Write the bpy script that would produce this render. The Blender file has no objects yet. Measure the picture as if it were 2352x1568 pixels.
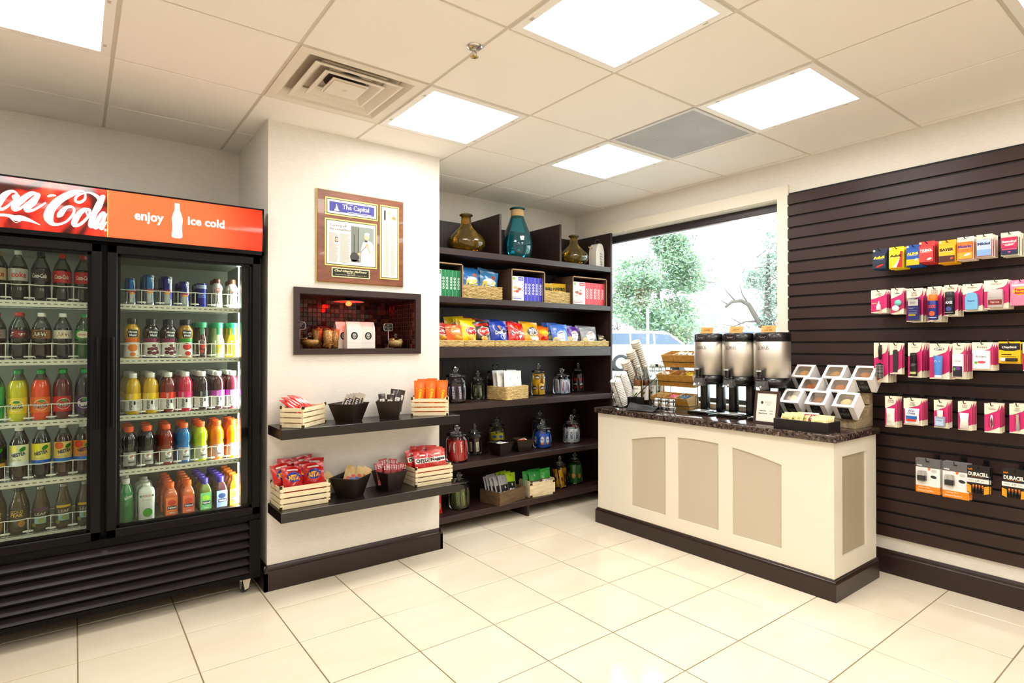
import bpy, bmesh, math, random
from mathutils import Vector, Matrix
random.seed(7)
scene = bpy.context.scene
COL = scene.collection
PI = math.pi
# ------------------------------------------------------------------ camera
cd = bpy.data.cameras.new('camera'); cam = bpy.data.objects.new('camera', cd); COL.objects.link(cam)
cd.sensor_width = 36.0; cd.lens = 36.0 * 1316.8 / 2352.0; cd.clip_start = 0.05; cd.clip_end = 200
cam.location = (0, 0, 1.340)
cam.rotation_euler = (PI/2 + 0.0065, 0.0, -0.6512)
scene.camera = cam
# ------------------------------------------------------------------ world, exposure
scene.view_settings.view_transform = 'Standard'; scene.view_settings.look = 'None'
scene.view_settings.gamma = 1.0; scene.view_settings.use_curve_mapping = False
scene.view_settings.exposure = 0.8
SKY = 4.2; PANEL = 10.0
w = bpy.data.worlds.new('overcast_sky'); scene.world = w; w.use_nodes = True
bg = w.node_tree.nodes['Background']; bg.inputs[0].default_value = (0.93, 0.965, 1.0, 1); bg.inputs[1].default_value = SKY
scene.cycles.max_bounces = 10; scene.cycles.diffuse_bounces = 5; scene.cycles.glossy_bounces = 4
scene.cycles.transparent_max_bounces = 24; scene.cycles.transmission_bounces = 8
scene.cycles.caustics_reflective = False; scene.cycles.caustics_refractive = False
scene.cycles.sample_clamp_indirect = 6.0
# ------------------------------------------------------------------ materials
def lin(c): return c/12.92 if c <= 0.04045 else ((c+0.055)/1.055)**2.4
def deep(c): return tuple(x**1.18 for x in c[:3])+(1.0,)
def rgb(h):
    h = h.lstrip('#'); return tuple(lin(int(h[i:i+2], 16)/255) for i in (0, 2, 4)) + (1.0,)
_M = {}
def pm(hexc, rough=0.45, metal=0.0, spec=0.5, coat=0.0, emit=0.0, var=0.0, vs=20.0, bump=0.0, bs=60.0, stretch=(1,1,1), alpha=1.0):
    """procedural principled material, cached"""
    k = (hexc, rough, metal, spec, coat, emit, var, vs, bump, bs, stretch, alpha)
    if k in _M: return _M[k]
    m = bpy.data.materials.new('paint_' + hexc.lstrip('#')); m.use_nodes = True
    nt = m.node_tree; b = nt.nodes['Principled BSDF']
    b.inputs['Base Color'].default_value = deep(rgb(hexc)); b.inputs['Roughness'].default_value = rough
    b.inputs['Metallic'].default_value = metal; b.inputs['Specular IOR Level'].default_value = spec
    b.inputs['Coat Weight'].default_value = coat; b.inputs['Coat Roughness'].default_value = 0.08
    if emit: b.inputs['Emission Color'].default_value = rgb(hexc); b.inputs['Emission Strength'].default_value = emit
    if var or bump:
        tc = nt.nodes.new('ShaderNodeTexCoord'); mp = nt.nodes.new('ShaderNodeMapping'); mp.inputs['Scale'].default_value = stretch
        nt.links.new(tc.outputs['Object'], mp.inputs['Vector'])
    if var:
        n = nt.nodes.new('ShaderNodeTexNoise'); n.inputs['Scale'].default_value = vs; n.inputs['Detail'].default_value = 4
        nt.links.new(mp.outputs[0], n.inputs['Vector'])
        mx = nt.nodes.new('ShaderNodeMix'); mx.data_type = 'RGBA'
        c = deep(rgb(hexc)); d = [max(0, x*(1-var)) for x in c[:3]]; e = [min(1, x*(1+var)) for x in c[:3]]
        mx.inputs[6].default_value = (*d, 1); mx.inputs[7].default_value = (*e, 1)
        nt.links.new(n.outputs['Fac'], mx.inputs[0]); nt.links.new(mx.outputs[2], b.inputs['Base Color'])
    if bump:
        n2 = nt.nodes.new('ShaderNodeTexNoise'); n2.inputs['Scale'].default_value = bs; n2.inputs['Detail'].default_value = 3
        nt.links.new(mp.outputs[0], n2.inputs['Vector'])
        bp = nt.nodes.new('ShaderNodeBump'); bp.inputs['Strength'].default_value = bump; bp.inputs['Distance'].default_value = 0.002
        nt.links.new(n2.outputs['Fac'], bp.inputs['Height']); nt.links.new(bp.outputs[0], b.inputs['Normal'])
    _M[k] = m; return m
def emis(hexc, s):
    k = ('e', hexc, s)
    if k in _M: return _M[k]
    m = bpy.data.materials.new('glow_' + hexc.lstrip('#')); m.use_nodes = True; nt = m.node_tree; nt.nodes.clear()
    e = nt.nodes.new('ShaderNodeEmission'); e.inputs[0].default_value = rgb(hexc); e.inputs[1].default_value = s
    o = nt.nodes.new('ShaderNodeOutputMaterial'); nt.links.new(e.outputs[0], o.inputs[0]); _M[k] = m; return m
def clear(hexc='#ffffff', gloss=1.0, rough=0.03, ior=1.45, body=0.0, bodyc='#ffffff'):
    """thin clear glass or plastic: tinted see-through with a fresnel gloss, plus an optional share of body colour"""
    k = ('c', hexc, gloss, rough, ior, body, bodyc)
    if k in _M: return _M[k]
    m = bpy.data.materials.new('clear_' + hexc.lstrip('#')); m.use_nodes = True; nt = m.node_tree; nt.nodes.clear()
    t = nt.nodes.new('ShaderNodeBsdfTransparent'); t.inputs[0].default_value = rgb(hexc)
    g = nt.nodes.new('ShaderNodeBsdfGlossy'); g.inputs['Roughness'].default_value = rough; g.inputs[0].default_value = (1, 1, 1, 1)
    f = nt.nodes.new('ShaderNodeFresnel'); f.inputs[0].default_value = ior
    ml = nt.nodes.new('ShaderNodeMath'); ml.operation = 'MULTIPLY'; ml.inputs[1].default_value = gloss
    nt.links.new(f.outputs[0], ml.inputs[0])
    x = nt.nodes.new('ShaderNodeMixShader'); nt.links.new(ml.outputs[0], x.inputs[0])
    src = t
    if body:
        d = nt.nodes.new('ShaderNodeBsdfDiffuse'); d.inputs[0].default_value = rgb(bodyc)
        y = nt.nodes.new('ShaderNodeMixShader'); y.inputs[0].default_value = body
        nt.links.new(t.outputs[0], y.inputs[1]); nt.links.new(d.outputs[0], y.inputs[2]); src = y
    nt.links.new(src.outputs[0], x.inputs[1]); nt.links.new(g.outputs[0], x.inputs[2])
    o = nt.nodes.new('ShaderNodeOutputMaterial'); nt.links.new(x.outputs[0], o.inputs[0]); _M[k] = m; return m
def wood(c1, c2, rough=0.4, scale=3.0, stretch=(1, 12, 12), coat=0.0, name='wood'):
    k = ('w', c1, c2, rough, scale, stretch, coat)
    if k in _M: return _M[k]
    m = bpy.data.materials.new(name); m.use_nodes = True; nt = m.node_tree; b = nt.nodes['Principled BSDF']
    tc = nt.nodes.new('ShaderNodeTexCoord'); mp = nt.nodes.new('ShaderNodeMapping'); mp.inputs['Scale'].default_value = stretch
    n = nt.nodes.new('ShaderNodeTexNoise'); n.inputs['Scale'].default_value = scale; n.inputs['Detail'].default_value = 6; n.inputs['Distortion'].default_value = 0.6
    mx = nt.nodes.new('ShaderNodeMix'); mx.data_type = 'RGBA'; mx.inputs[6].default_value = rgb(c1); mx.inputs[7].default_value = rgb(c2)
    mr = nt.nodes.new('ShaderNodeMapRange'); mr.inputs[1].default_value = .3; mr.inputs[2].default_value = .7
    nt.links.new(tc.outputs['Object'], mp.inputs[0]); nt.links.new(mp.outputs[0], n.inputs[0])
    nt.links.new(n.outputs[0], mr.inputs[0]); nt.links.new(mr.outputs[0], mx.inputs[0]); nt.links.new(mx.outputs[2], b.inputs['Base Color'])
    b.inputs['Roughness'].default_value = rough; b.inputs['Coat Weight'].default_value = coat
    _M[k] = m; return m
def granite():
    m = bpy.data.materials.new('speckled_granite'); m.use_nodes = True; nt = m.node_tree; b = nt.nodes['Principled BSDF']
    tc = nt.nodes.new('ShaderNodeTexCoord')
    v = nt.nodes.new('ShaderNodeTexVoronoi'); v.inputs['Scale'].default_value = 95
    n = nt.nodes.new('ShaderNodeTexNoise'); n.inputs['Scale'].default_value = 45; n.inputs['Detail'].default_value = 5
    r = nt.nodes.new('ShaderNodeValToRGB'); e = r.color_ramp.elements
    e[0].position = .0; e[0].color = rgb('#120e0d'); e[1].position = 1; e[1].color = rgb('#b89c86')
    for p, c in ((.35, '#1e1817'), (.5, '#5a463d'), (.62, '#2e2624'), (.78, '#86746a')):
        q = e.new(p); q.color = rgb(c)
    mx = nt.nodes.new('ShaderNodeMix'); mx.data_type = 'FLOAT'; mx.inputs[0].default_value = .55
    sp = nt.nodes.new('ShaderNodeSeparateColor'); nt.links.new(v.outputs['Color'], sp.inputs[0])
    nt.links.new(tc.outputs['Object'], v.inputs['Vector']); nt.links.new(tc.outputs['Object'], n.inputs['Vector'])
    nt.links.new(sp.outputs[0], mx.inputs[2]); nt.links.new(n.outputs[0], mx.inputs[3])
    nt.links.new(mx.outputs[0], r.inputs[0]); nt.links.new(r.outputs[0], b.inputs['Base Color'])
    b.inputs['Roughness'].default_value = .12; return m
def tilemat():
    m = bpy.data.materials.new('polished_cream_tile'); m.use_nodes = True; nt = m.node_tree; b = nt.nodes['Principled BSDF']
    oi = nt.nodes.new('ShaderNodeObjectInfo'); tc = nt.nodes.new('ShaderNodeTexCoord')
    n = nt.nodes.new('ShaderNodeTexNoise'); n.inputs['Scale'].default_value = 3; n.inputs['Detail'].default_value = 7; n.noise_dimensions = '4D'
    mp = nt.nodes.new('ShaderNodeMapping'); mp.inputs['Scale'].default_value = (1, 2.5, 1)
    ml = nt.nodes.new('ShaderNodeMath'); ml.operation = 'MULTIPLY'; ml.inputs[1].default_value = 40
    nt.links.new(oi.outputs['Random'], ml.inputs[0]); nt.links.new(ml.outputs[0], n.inputs['W'])
    nt.links.new(tc.outputs['Object'], mp.inputs[0]); nt.links.new(mp.outputs[0], n.inputs['Vector'])
    r = nt.nodes.new('ShaderNodeValToRGB'); e = r.color_ramp.elements
    e[0].position = .3; e[0].color = rgb('#ecdfc7'); e[1].position = .7; e[1].color = rgb('#f2e8d4')
    nt.links.new(n.outputs[0], r.inputs[0]); nt.links.new(r.outputs[0], b.inputs['Base Color'])
    b.inputs['Roughness'].default_value = .1; b.inputs['Specular IOR Level'].default_value = .5; return m
def wallpaper():
    m = bpy.data.materials.new('woven_wallpaper'); m.use_nodes = True; nt = m.node_tree; b = nt.nodes['Principled BSDF']
    tc = nt.nodes.new('ShaderNodeTexCoord'); mp = nt.nodes.new('ShaderNodeMapping'); mp.inputs['Scale'].default_value = (9, 9, 160)
    n = nt.nodes.new('ShaderNodeTexNoise'); n.inputs['Scale'].default_value = 3; n.inputs['Detail'].default_value = 5
    r = nt.nodes.new('ShaderNodeValToRGB'); e = r.color_ramp.elements
    e[0].position = .3; e[0].color = rgb('#dfdbd4'); e[1].position = .7; e[1].color = rgb('#ede9e2')
    bp = nt.nodes.new('ShaderNodeBump'); bp.inputs['Strength'].default_value = .15; bp.inputs['Distance'].default_value = .001
    nt.links.new(tc.outputs['Object'], mp.inputs[0]); nt.links.new(mp.outputs[0], n.inputs['Vector'])
    nt.links.new(n.outputs[0], r.inputs[0]); nt.links.new(r.outputs[0], b.inputs['Base Color'])
    nt.links.new(n.outputs[0], bp.inputs['Height']); nt.links.new(bp.outputs[0], b.inputs['Normal'])
    b.inputs['Roughness'].default_value = .6; return m
WALLP = wallpaper(); TILE = tilemat(); GRAN = granite()
DARKW = wood('#22110e', '#341f1a', .42, 2.0, (2, 30, 30), .03, 'espresso_laminate')
DARKV = wood('#20100d', '#301c18', .45, 2.0, (30, 30, 2), .0, 'espresso_laminate_upright')
BASEB = pm('#34201a', .35, coat=.1)
WHITE = pm('#f4f2ee', .5); OFFW = pm('#ece8dc', .45); BLACK = pm('#0c0b0b', .35); CREAMP = pm('#efeadd', .42)
STEEL = pm('#dedad2', .42, metal=1.0); CHROME = pm('#d8d8d8', .12, metal=1.0)
PAPERW = pm('#f3f1ec', .6); PRINTK = pm('#141212', .5); PRINTW = pm('#f6f4f0', .45)
GLASS = clear('#fbfdfc', 1.0, .02, 1.5)
# ------------------------------------------------------------------ mesh builder
I4 = Matrix.Identity(4)
def TR(x=0, y=0, z=0, rx=0, ry=0, rz=0, s=1.0):
    m = Matrix.Translation((x, y, z)) @ Matrix.Rotation(rz, 4, 'Z') @ Matrix.Rotation(ry, 4, 'Y') @ Matrix.Rotation(rx, 4, 'X')
    return m @ Matrix.Scale(s, 4) if s != 1.0 else m
_FONT = {}
def font_mesh(s, shear=0.0, bold=0.0):
    """text as a flat mesh, width and height in units of the cap height"""
    k = (s, shear, bold)
    if k in _FONT: return _FONT[k]
    cu = bpy.data.curves.new('t', 'FONT'); cu.body = s; cu.size = 1.0; cu.shear = shear; cu.offset = bold; cu.resolution_u = 2
    cu.fill_mode = 'FRONT'; cu.align_x = 'LEFT'
    o = bpy.data.objects.new('t', cu); me = bpy.data.meshes.new_from_object(o)
    vs = [(v.co.x, v.co.y) for v in me.vertices]; fs = [tuple(p.vertices) for p in me.polygons]
    bpy.data.objects.remove(o); bpy.data.curves.remove(cu); bpy.data.meshes.remove(me)
    if vs:
        x0 = min(v[0] for v in vs); x1 = max(v[0] for v in vs); y0 = min(v[1] for v in vs); y1 = max(v[1] for v in vs)
        vs = [(v[0]-(x0+x1)/2, v[1]-(y0+y1)/2) for v in vs]; _FONT[k] = (vs, fs, x1-x0, y1-y0)
    else: _FONT[k] = ([], [], 1, 1)
    return _FONT[k]
def flat(eps=0.0006, y=0.0):
    return lambda x, z: Vector((x, y-eps, z))
def cyl(r, eps=0.0008):
    def f(x, z):
        a = x/r; return Vector(((r+eps)*math.sin(a), -(r+eps)*math.cos(a), z))
    return f
class MB:
    def __init__(s): s.V = []; s.F = []; s.I = []; s.S = []; s.mats = []
    def mi(s, m):
        if m not in s.mats: s.mats.append(m)
        return s.mats.index(m)
    def add(s, vs, fs, m, smooth=False, T=None):
        n = len(s.V); s.V += [tuple(T @ Vector(v)) if T is not None else tuple(v) for v in vs]; i = s.mi(m) if not isinstance(m, list) else None
        for q, f in enumerate(fs):
            s.F.append(tuple(n+a for a in f)); s.I.append(i if i is not None else s.mi(m[q])); s.S.append(smooth)
        return s
    def box(s, x0, x1, y0, y1, z0, z1, m, T=None):
        vs = [(x, y, z) for z in (z0, z1) for y in (y0, y1) for x in (x0, x1)]
        return s.add(vs, [(0,2,3,1),(4,5,7,6),(0,1,5,4),(2,6,7,3),(0,4,6,2),(1,3,7,5)], m, False, T)
    def rbox(s, x0, x1, y0, y1, z0, z1, m, r=0.003, seg=1, T=None):
        bm = bmesh.new(); bmesh.ops.create_cube(bm, size=1.0)
        for v in bm.verts: v.co = Vector(((x0+x1)/2+v.co.x*(x1-x0), (y0+y1)/2+v.co.y*(y1-y0), (z0+z1)/2+v.co.z*(z1-z0)))
        bmesh.ops.bevel(bm, geom=list(bm.edges), offset=r, segments=seg, profile=.5, affect='EDGES')
        bm.verts.index_update(); vs = [v.co.copy() for v in bm.verts]; fs = [tuple(v.index for v in f.verts) for f in bm.faces]; bm.free()
        return s.add(vs, fs, m, seg > 1, T)
    def lathe(s, prof, m, n=20, T=None, smooth=True, sq=0.0, mf=None):
        """prof [(r,z)], sq>0 squares the section; m one material or one per profile step; mf(angle,z)->material"""
        vs = []; fs = []; ms = []
        for r, z in prof:
            for k in range(n):
                a = 2*PI*k/n; c, q = math.cos(a), math.sin(a)
                g = 1.0 if not sq else 1.0/((abs(c)**sq+abs(q)**sq)**(1.0/sq))
                vs.append((r*c*g, r*q*g, z))
        for j in range(len(prof)-1):
            for k in range(n):
                k2 = (k+1) % n; fs.append((j*n+k, j*n+k2, (j+1)*n+k2, (j+1)*n+k))
                if mf: ms.append(mf(2*PI*(k+.5)/n, (prof[j][1]+prof[j+1][1])/2))
                else: ms.append(m[j] if isinstance(m, list) else m)
        for j, rev in ((0, True), (len(prof)-1, False)):
            if prof[j][0] > 1e-5:
                f = tuple(j*n+k for k in range(n)); fs.append(f[::-1] if rev else f); ms.append(ms[0] if rev else ms[-1])
        return s.add(vs, fs, ms, smooth, T)
    def tube(s, pts, r, m, n=6, T=None, closed=False, cap=True):
        pts = [Vector(p) for p in pts]; L = len(pts); vs = []; fs = []; up = None
        for i, p in enumerate(pts):
            a = pts[i-1] if (i > 0 or closed) else pts[i]; b = pts[(i+1) % L] if (i < L-1 or closed) else pts[i]
            t = (b-a).normalized()
            if up is None: up = Vector((0, 0, 1)) if abs(t.z) < .9 else Vector((1, 0, 0))
            u = (up - t*up.dot(t)).normalized(); up = u; v = t.cross(u)
            rr = r[i] if isinstance(r, (list, tuple)) else r
            for k in range(n):
                a2 = 2*PI*k/n; vs.append(p + u*rr*math.cos(a2) + v*rr*math.sin(a2))
        for i in range(L if closed else L-1):
            j = (i+1) % L
            for k in range(n):
                k2 = (k+1) % n; fs.append((i*n+k, i*n+k2, j*n+k2, j*n+k))
        if cap and not closed: fs += [tuple(range(n))[::-1], tuple((L-1)*n+k for k in range(n))]
        return s.add(vs, fs, m, n > 4, T)
    def prism(s, poly, h, m, T=None, z0=0.0):
        """extrude a 2D outline (x,y) from z0 to z0+h"""
        n = len(poly); vs = [(x, y, z0) for x, y in poly] + [(x, y, z0+h) for x, y in poly]
        fs = [tuple(range(n))[::-1], tuple(range(n, 2*n))] + [(k, (k+1) % n, n+(k+1) % n, n+k) for k in range(n)]
        return s.add(vs, fs, m, False, T)
    # flat print laid on a surface: fm maps (x,z) to a point
    def rect(s, x0, x1, z0, z1, m, fm, nx=1, nz=1, T=None):
        vs = [fm(x0+(x1-x0)*i/nx, z0+(z1-z0)*j/nz) for j in range(nz+1) for i in range(nx+1)]
        fs = [(j*(nx+1)+i, j*(nx+1)+i+1, (j+1)*(nx+1)+i+1, (j+1)*(nx+1)+i) for j in range(nz) for i in range(nx)]
        return s.add(vs, fs, m, nx > 1, T)
    def oval(s, cx, cz, rx, rz, m, fm, n=20, rings=2, T=None, rot=0.0):
        vs = [fm(cx, cz)]; fs = []
        for j in range(1, rings+1):
            for k in range(n):
                a = 2*PI*k/n; x = rx*j/rings*math.cos(a); z = rz*j/rings*math.sin(a)
                vs.append(fm(cx+x*math.cos(rot)-z*math.sin(rot), cz+x*math.sin(rot)+z*math.cos(rot)))
        for k in range(n): fs.append((0, 1+k, 1+(k+1) % n))
        for j in range(rings-1):
            for k in range(n):
                k2 = (k+1) % n; fs.append((1+j*n+k, 1+(j+1)*n+k, 1+(j+1)*n+k2, 1+j*n+k2))
        return s.add(vs, fs, m, True, T)
    def poly(s, pts, m, fm, T=None):
        return s.add([fm(x, z) for x, z in pts], [tuple(range(len(pts)))], m, False, T)
    def text(s, t, cx, cz, h, m, fm, shear=0.0, bold=0.0, w=None, rot=0.0, T=None):
        """h = height of the lettering; w = fit to this width"""
        vs, fs, tw, th = font_mesh(t, shear, bold); k = h/th; kx = k if w is None else w/tw
        c, q = math.cos(rot), math.sin(rot)
        return s.add([fm(cx+x*kx*c-y*k*q, cz+x*kx*q+y*k*c) for x, y in vs], fs, m, False, T)
    def build(s, name, parent=None, loc=None, rot=None):
        me = bpy.data.meshes.new(name); me.from_pydata(s.V, [], s.F)
        for m in s.mats: me.materials.append(m)
        me.polygons.foreach_set('material_index', s.I); me.polygons.foreach_set('use_smooth', s.S); me.update()
        if any(s.S) and not all(s.S): pass
        o = bpy.data.objects.new(name, me); COL.objects.link(o)
        if parent: o.parent = parent
        if loc is not None: o.location = loc
        if rot is not None: o.rotation_euler = rot
        return o
def smooth_by_angle(o, ang=40):
    try: o.data.set_sharp_from_angle(angle=math.radians(ang))
    except Exception: pass
    return o
def meta(o, label, cat, group=None):
    o['label'] = label; o['category'] = cat
    if group: o['group'] = group
    return o
def thing(name, label, cat, loc=(0, 0, 0), rz=0.0, group=None, rx=0.0, ry=0.0):
    o = bpy.data.objects.new(name, None); o.empty_display_size = .05; COL.objects.link(o)
    o.location = loc; o.rotation_euler = (rx, ry, rz); return meta(o, label, cat, group)
def struct(o): o['kind'] = 'structure'; return o
_CH = {}
def dup(root, loc, rz=None, label=None, group=None, rot=None):
    """copy a thing with its parts and sub-parts"""
    kids = _CH[root.name] if root.name in _CH else list(root.children)
    if root.name not in _CH: _CH[root.name] = kids
    r = root.copy(); COL.objects.link(r); r.location = loc
    if rz is not None: r.rotation_euler[2] = rz
    if rot is not None: r.rotation_euler = rot
    if label: r['label'] = label
    if group: r['group'] = group
    for ch in kids:
        c = ch.copy(); COL.objects.link(c); c.parent = r
        key = ch.name
        if key not in _CH: _CH[key] = list(ch.children)
        for g in _CH[key]:
            d = g.copy(); COL.objects.link(d); d.parent = c
    return r
# ------------------------------------------------------------------ the room
HC = 2.5815; XL, XR, YF, YB = -2.3, 3.823, -2.4, 4.02
CX0, CX1, CY = 0.838, 1.915, 3.306            # the projecting column
# floor: grout bed + each tile
fl = struct(MB().box(XL-.1, XR+.1, YF-.1, YB+.1, -.08, -.0035, pm('#a8987a', .7)).build('floor'))
TS = .398; FX, FY = .8099, 3.0453
tm = {}
for i in range(-9, 9):
    for j in range(-15, 4):
        x0, x1 = max(FX+i*TS+.0025, XL), min(FX+(i+1)*TS-.0025, XR); y0, y1 = max(FY+j*TS+.0025, YF), min(FY+(j+1)*TS-.0025, YB)
        if x1-x0 < .01 or y1-y0 < .01: continue
        k = (round(x1-x0, 4), round(y1-y0, 4))
        if k not in tm:
            o = MB().rbox(-k[0]/2, k[0]/2, -k[1]/2, k[1]/2, -.0034, 0, TILE, .0012).build('tile', fl); tm[k] = o.data
        else:
            o = bpy.data.objects.new('tile', tm[k]); COL.objects.link(o); o.parent = fl
        o.location = ((x0+x1)/2, (y0+y1)/2, random.uniform(-.0004, 0)); o.rotation_euler = (random.uniform(-.0006, .0006), random.uniform(-.0006, .0006), 0)
# ceiling: deck, T-bars and every tile
ce = struct(MB().box(XL-.1, XR+.1, YF-.1, YB+.1, HC+.06, HC+.14, pm('#8a8378', .8)).build('ceiling'))
GX, GY, G = .7335, 2.4013, .6096
CT = pm('#f6f2ec', .75, var=.03, vs=180, bump=.25, bs=350); TB = pm('#d8d2c6', .5)
special = {(1, -2): 'L', (1, 0): 'L', (3, -2): 'L', (3, 0): 'L', (-2, 0): 'L', (3, -1): 'G', (0, 0): 'D', (1, -4): 'L', (3, -4): 'L', (-2, -4): 'L', (1, -6): 'L', (-2, -6): 'L', (3, -6): 'L'}
for i in range(-5, 6):
    x = GX+i*G
    if XL < x < XR: MB().box(x-.012, x+.012, YF, YB, HC+.004, HC+.03, TB).build('grid_bar', ce)
for j in range(-8, 3):
    y = GY+j*G
    if YF < y < YB: MB().box(XL, XR, y-.012, y+.012, HC+.0045, HC+.03, TB).build('grid_bar', ce)
tm = {}
for i in range(-6, 6):
    for j in range(-9, 3):
        x0, x1 = max(GX+i*G+.007, XL), min(GX+(i+1)*G-.007, XR); y0, y1 = max(GY+j*G+.007, YF), min(GY+(j+1)*G-.007, YB)
        if x1-x0 < .02 or y1-y0 < .02 or (i, j) in special: continue
        k = (round(x1-x0, 4), round(y1-y0, 4))
        if k not in tm:
            o = MB().rbox(-k[0]/2, k[0]/2, -k[1]/2, k[1]/2, 0, .02, CT, .0025).build('tile', ce); tm[k] = o.data
        else:
            o = bpy.data.objects.new('tile', tm[k]); COL.objects.link(o); o.parent = ce
        o.location = ((x0+x1)/2, (y0+y1)/2, HC - random.uniform(0, .0012))
# lights
LM = emis('#fffaf3', PANEL)
LL = {(1, -2): 'square ceiling light panel next to the sprinkler, away from the vent', (1, 0): 'square ceiling light panel touching the louvred air vent, beside the pillar', (3, -2): 'square ceiling light panel beside the perforated grille, towards the pegboard wall',
      (3, 0): 'square ceiling light panel beside the perforated grille, towards the back shelves', (-2, 0): 'square ceiling light panel above the drinks fridge'}
def troffer(i, j, label):
    cx, cy = GX+(i+.5)*G, GY+(j+.5)*G; h = G/2-.009
    t = thing('ceiling_light', label, 'ceiling light', (cx, cy, HC), group='square ceiling light panels')
    f = MB(); q = h-.035
    f.box(-h, h, -h, -q, -.004, .03, WHITE).box(-h, h, q, h, -.004, .03, WHITE).box(-h, -q, -q, q, -.004, .03, WHITE).box(q, h, -q, q, -.004, .03, WHITE)
    f.build('frame', t)
    MB().rbox(-q, q, -q, q, .001, .02, LM, .004).build('diffuser', t)
    if (i, j) in LL:
        for sx in (-1, 1):
            for sy in (-1, 1): MB().box(-.006, .006, -.01, .01, -.002, 0, pm('#cdc8be', .5)).build('latch', t, (sx*(h-.022), sy*.19, -.004))
for k, v in special.items():
    if v == 'L': troffer(*k, LL.get(k, 'square ceiling light panel over the open floor'))
# louvred diffuser
cx, cy = GX+.5*G, GY+.5*G
t = thing('air_diffuser', 'white louvred ceiling air vent with sooty stains above the pillar', 'air vent', (cx, cy, HC))
VW = pm('#e6dfd2', .5, var=.06, vs=9); h = G/2-.009
def ring(mb, a, za, b, zb, th, m):
    P = [(-1, -1), (1, -1), (1, 1), (-1, 1)]; vs = []
    for r, z in ((a, za), (b, zb), (b, zb+th), (a, za+th)): vs += [(r*x, r*y, z) for x, y in P]
    fs = []
    for l in range(4):
        for k in range(4): fs.append((l*4+k, l*4+(k+1) % 4, ((l+1) % 4)*4+(k+1) % 4, ((l+1) % 4)*4+k))
    mb.add(vs, fs, m)
soot = pm('#c9c0b1', .7, var=.3, vs=6)
m = MB(); ring(m, h, -.002, h-.045, -.002, .01, VW); ring(m, h-.045, -.002, h-.075, .035, .004, VW); m.build('outer_frame', t)
MB().box(-h+.03, h-.03, -h+.03, h-.03, .04, .045, soot).lathe([(.1, .0395), (.1, .037), (.0, .0365)], pm('#4a443c', .8), 24).build('duct', t)
for q, (a, b) in enumerate(((.21, .155), (.145, .1), (.088, .0))):
    m = MB(); ring(m, a, -.006+.004*q, a-.012, -.008+.004*q, .004, VW)
    if b: ring(m, a-.012, -.008+.004*q, b, .028, .003, VW)
    else: m.box(-.078, .078, -.078, .078, -.004, -.001, VW).box(-.01, .01, -.01, .01, -.006, -.004, TB)
    m.build('louvre', t)
# perforated return grille
cx, cy = GX+3.5*G, GY-.5*G
t = thing('return_grille', 'pale perforated metal return air grille set in the ceiling', 'air vent', (cx, cy, HC))
m = MB(); ring(m, h, -.001, h-.02, -.001, .012, pm('#d9d6d6', .5)); m.build('frame', t)
def perforated():
    m = bpy.data.materials.new('perforated_sheet'); m.use_nodes = True; nt = m.node_tree; b = nt.nodes['Principled BSDF']
    tc = nt.nodes.new('ShaderNodeTexCoord'); v = nt.nodes.new('ShaderNodeTexVoronoi'); v.inputs['Scale'].default_value = 105; v.inputs['Randomness'].default_value = 0
    r = nt.nodes.new('ShaderNodeValToRGB'); r.color_ramp.interpolation = 'CONSTANT'
    r.color_ramp.elements[0].color = rgb('#5f5c5e'); r.color_ramp.elements[1].color = rgb('#d3cfd0'); r.color_ramp.elements[1].position = .36
    nt.links.new(tc.outputs['Object'], v.inputs['Vector']); nt.links.new(v.outputs['Distance'], r.inputs[0])
    n = nt.nodes.new('ShaderNodeTexNoise'); n.inputs['Scale'].default_value = 3.5
    mx = nt.nodes.new('ShaderNodeMix'); mx.data_type = 'RGBA'; mx.blend_type = 'MULTIPLY'; mx.inputs[0].default_value = .4
    nt.links.new(tc.outputs['Object'], n.inputs['Vector']); nt.links.new(r.outputs[0], mx.inputs[6]); nt.links.new(n.outputs['Fac'], mx.inputs[7])
    nt.links.new(mx.outputs[2], b.inputs['Base Color']); b.inputs['Roughness'].default_value = .5; return m
MB().box(-h+.02, h-.02, -h+.02, h-.02, .0, .003, perforated()).build('perforated_sheet', t)
# sprinkler (hangs from the T-bar between grid columns 1 and 2)
t = thing('sprinkler_head', 'chrome fire sprinkler head hanging from the ceiling grid', 'sprinkler', (1.316, 1.985, HC))
MB().lathe([(.0, -.004), (.022, -.006), (.033, -.004), (.034, .0), (.034, .004)], CHROME, 24).build('escutcheon', t)
m = MB().lathe([(.008, -.004), (.009, -.018), (.005, -.02)], CHROME, 12)
for sx in (-1, 1): m.tube([(sx*.006, 0, -.015), (sx*.011, 0, -.028), (sx*.003, 0, -.042)], .0022, CHROME)
m.build('frame_arms', t)
m = MB().lathe([(0, -.044), (.013, -.0445), (.013, -.0425), (0, -.042)], pm('#c9b06a', .3, metal=1), 16)
for k in range(8): a = k*PI/4; m.box(.012, .017, -.0025, .0025, -.0445, -.043, pm('#c9b06a', .3, metal=1), TR(rz=a))
m.build('deflector', t)
# walls
WT = .14
struct(MB().box(XL, XR, YB, YB+WT, 0, HC+.05, WALLP).build('wall_back'))
struct(MB().box(XL-WT, XL, YF, YB, 0, HC+.05, WALLP).build('wall_left'))
struct(MB().box(XL, XR, YF-WT, YF, 0, HC+.05, WALLP).build('wall_rear'))
WY0, WY1, WZ0, WZ1 = 2.009, 3.79, .90, 2.335     # window opening
m = MB().box(XR, XR+WT, YF, WY0, 0, HC+.05, WALLP).box(XR, XR+WT, WY1, YB, 0, HC+.05, WALLP)
m.box(XR, XR+WT, WY0, WY1, 0, WZ0, WALLP).box(XR, XR+WT, WY0, WY1, WZ1, HC+.05, WALLP)
struct(m.build('wall_right'))
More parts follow.
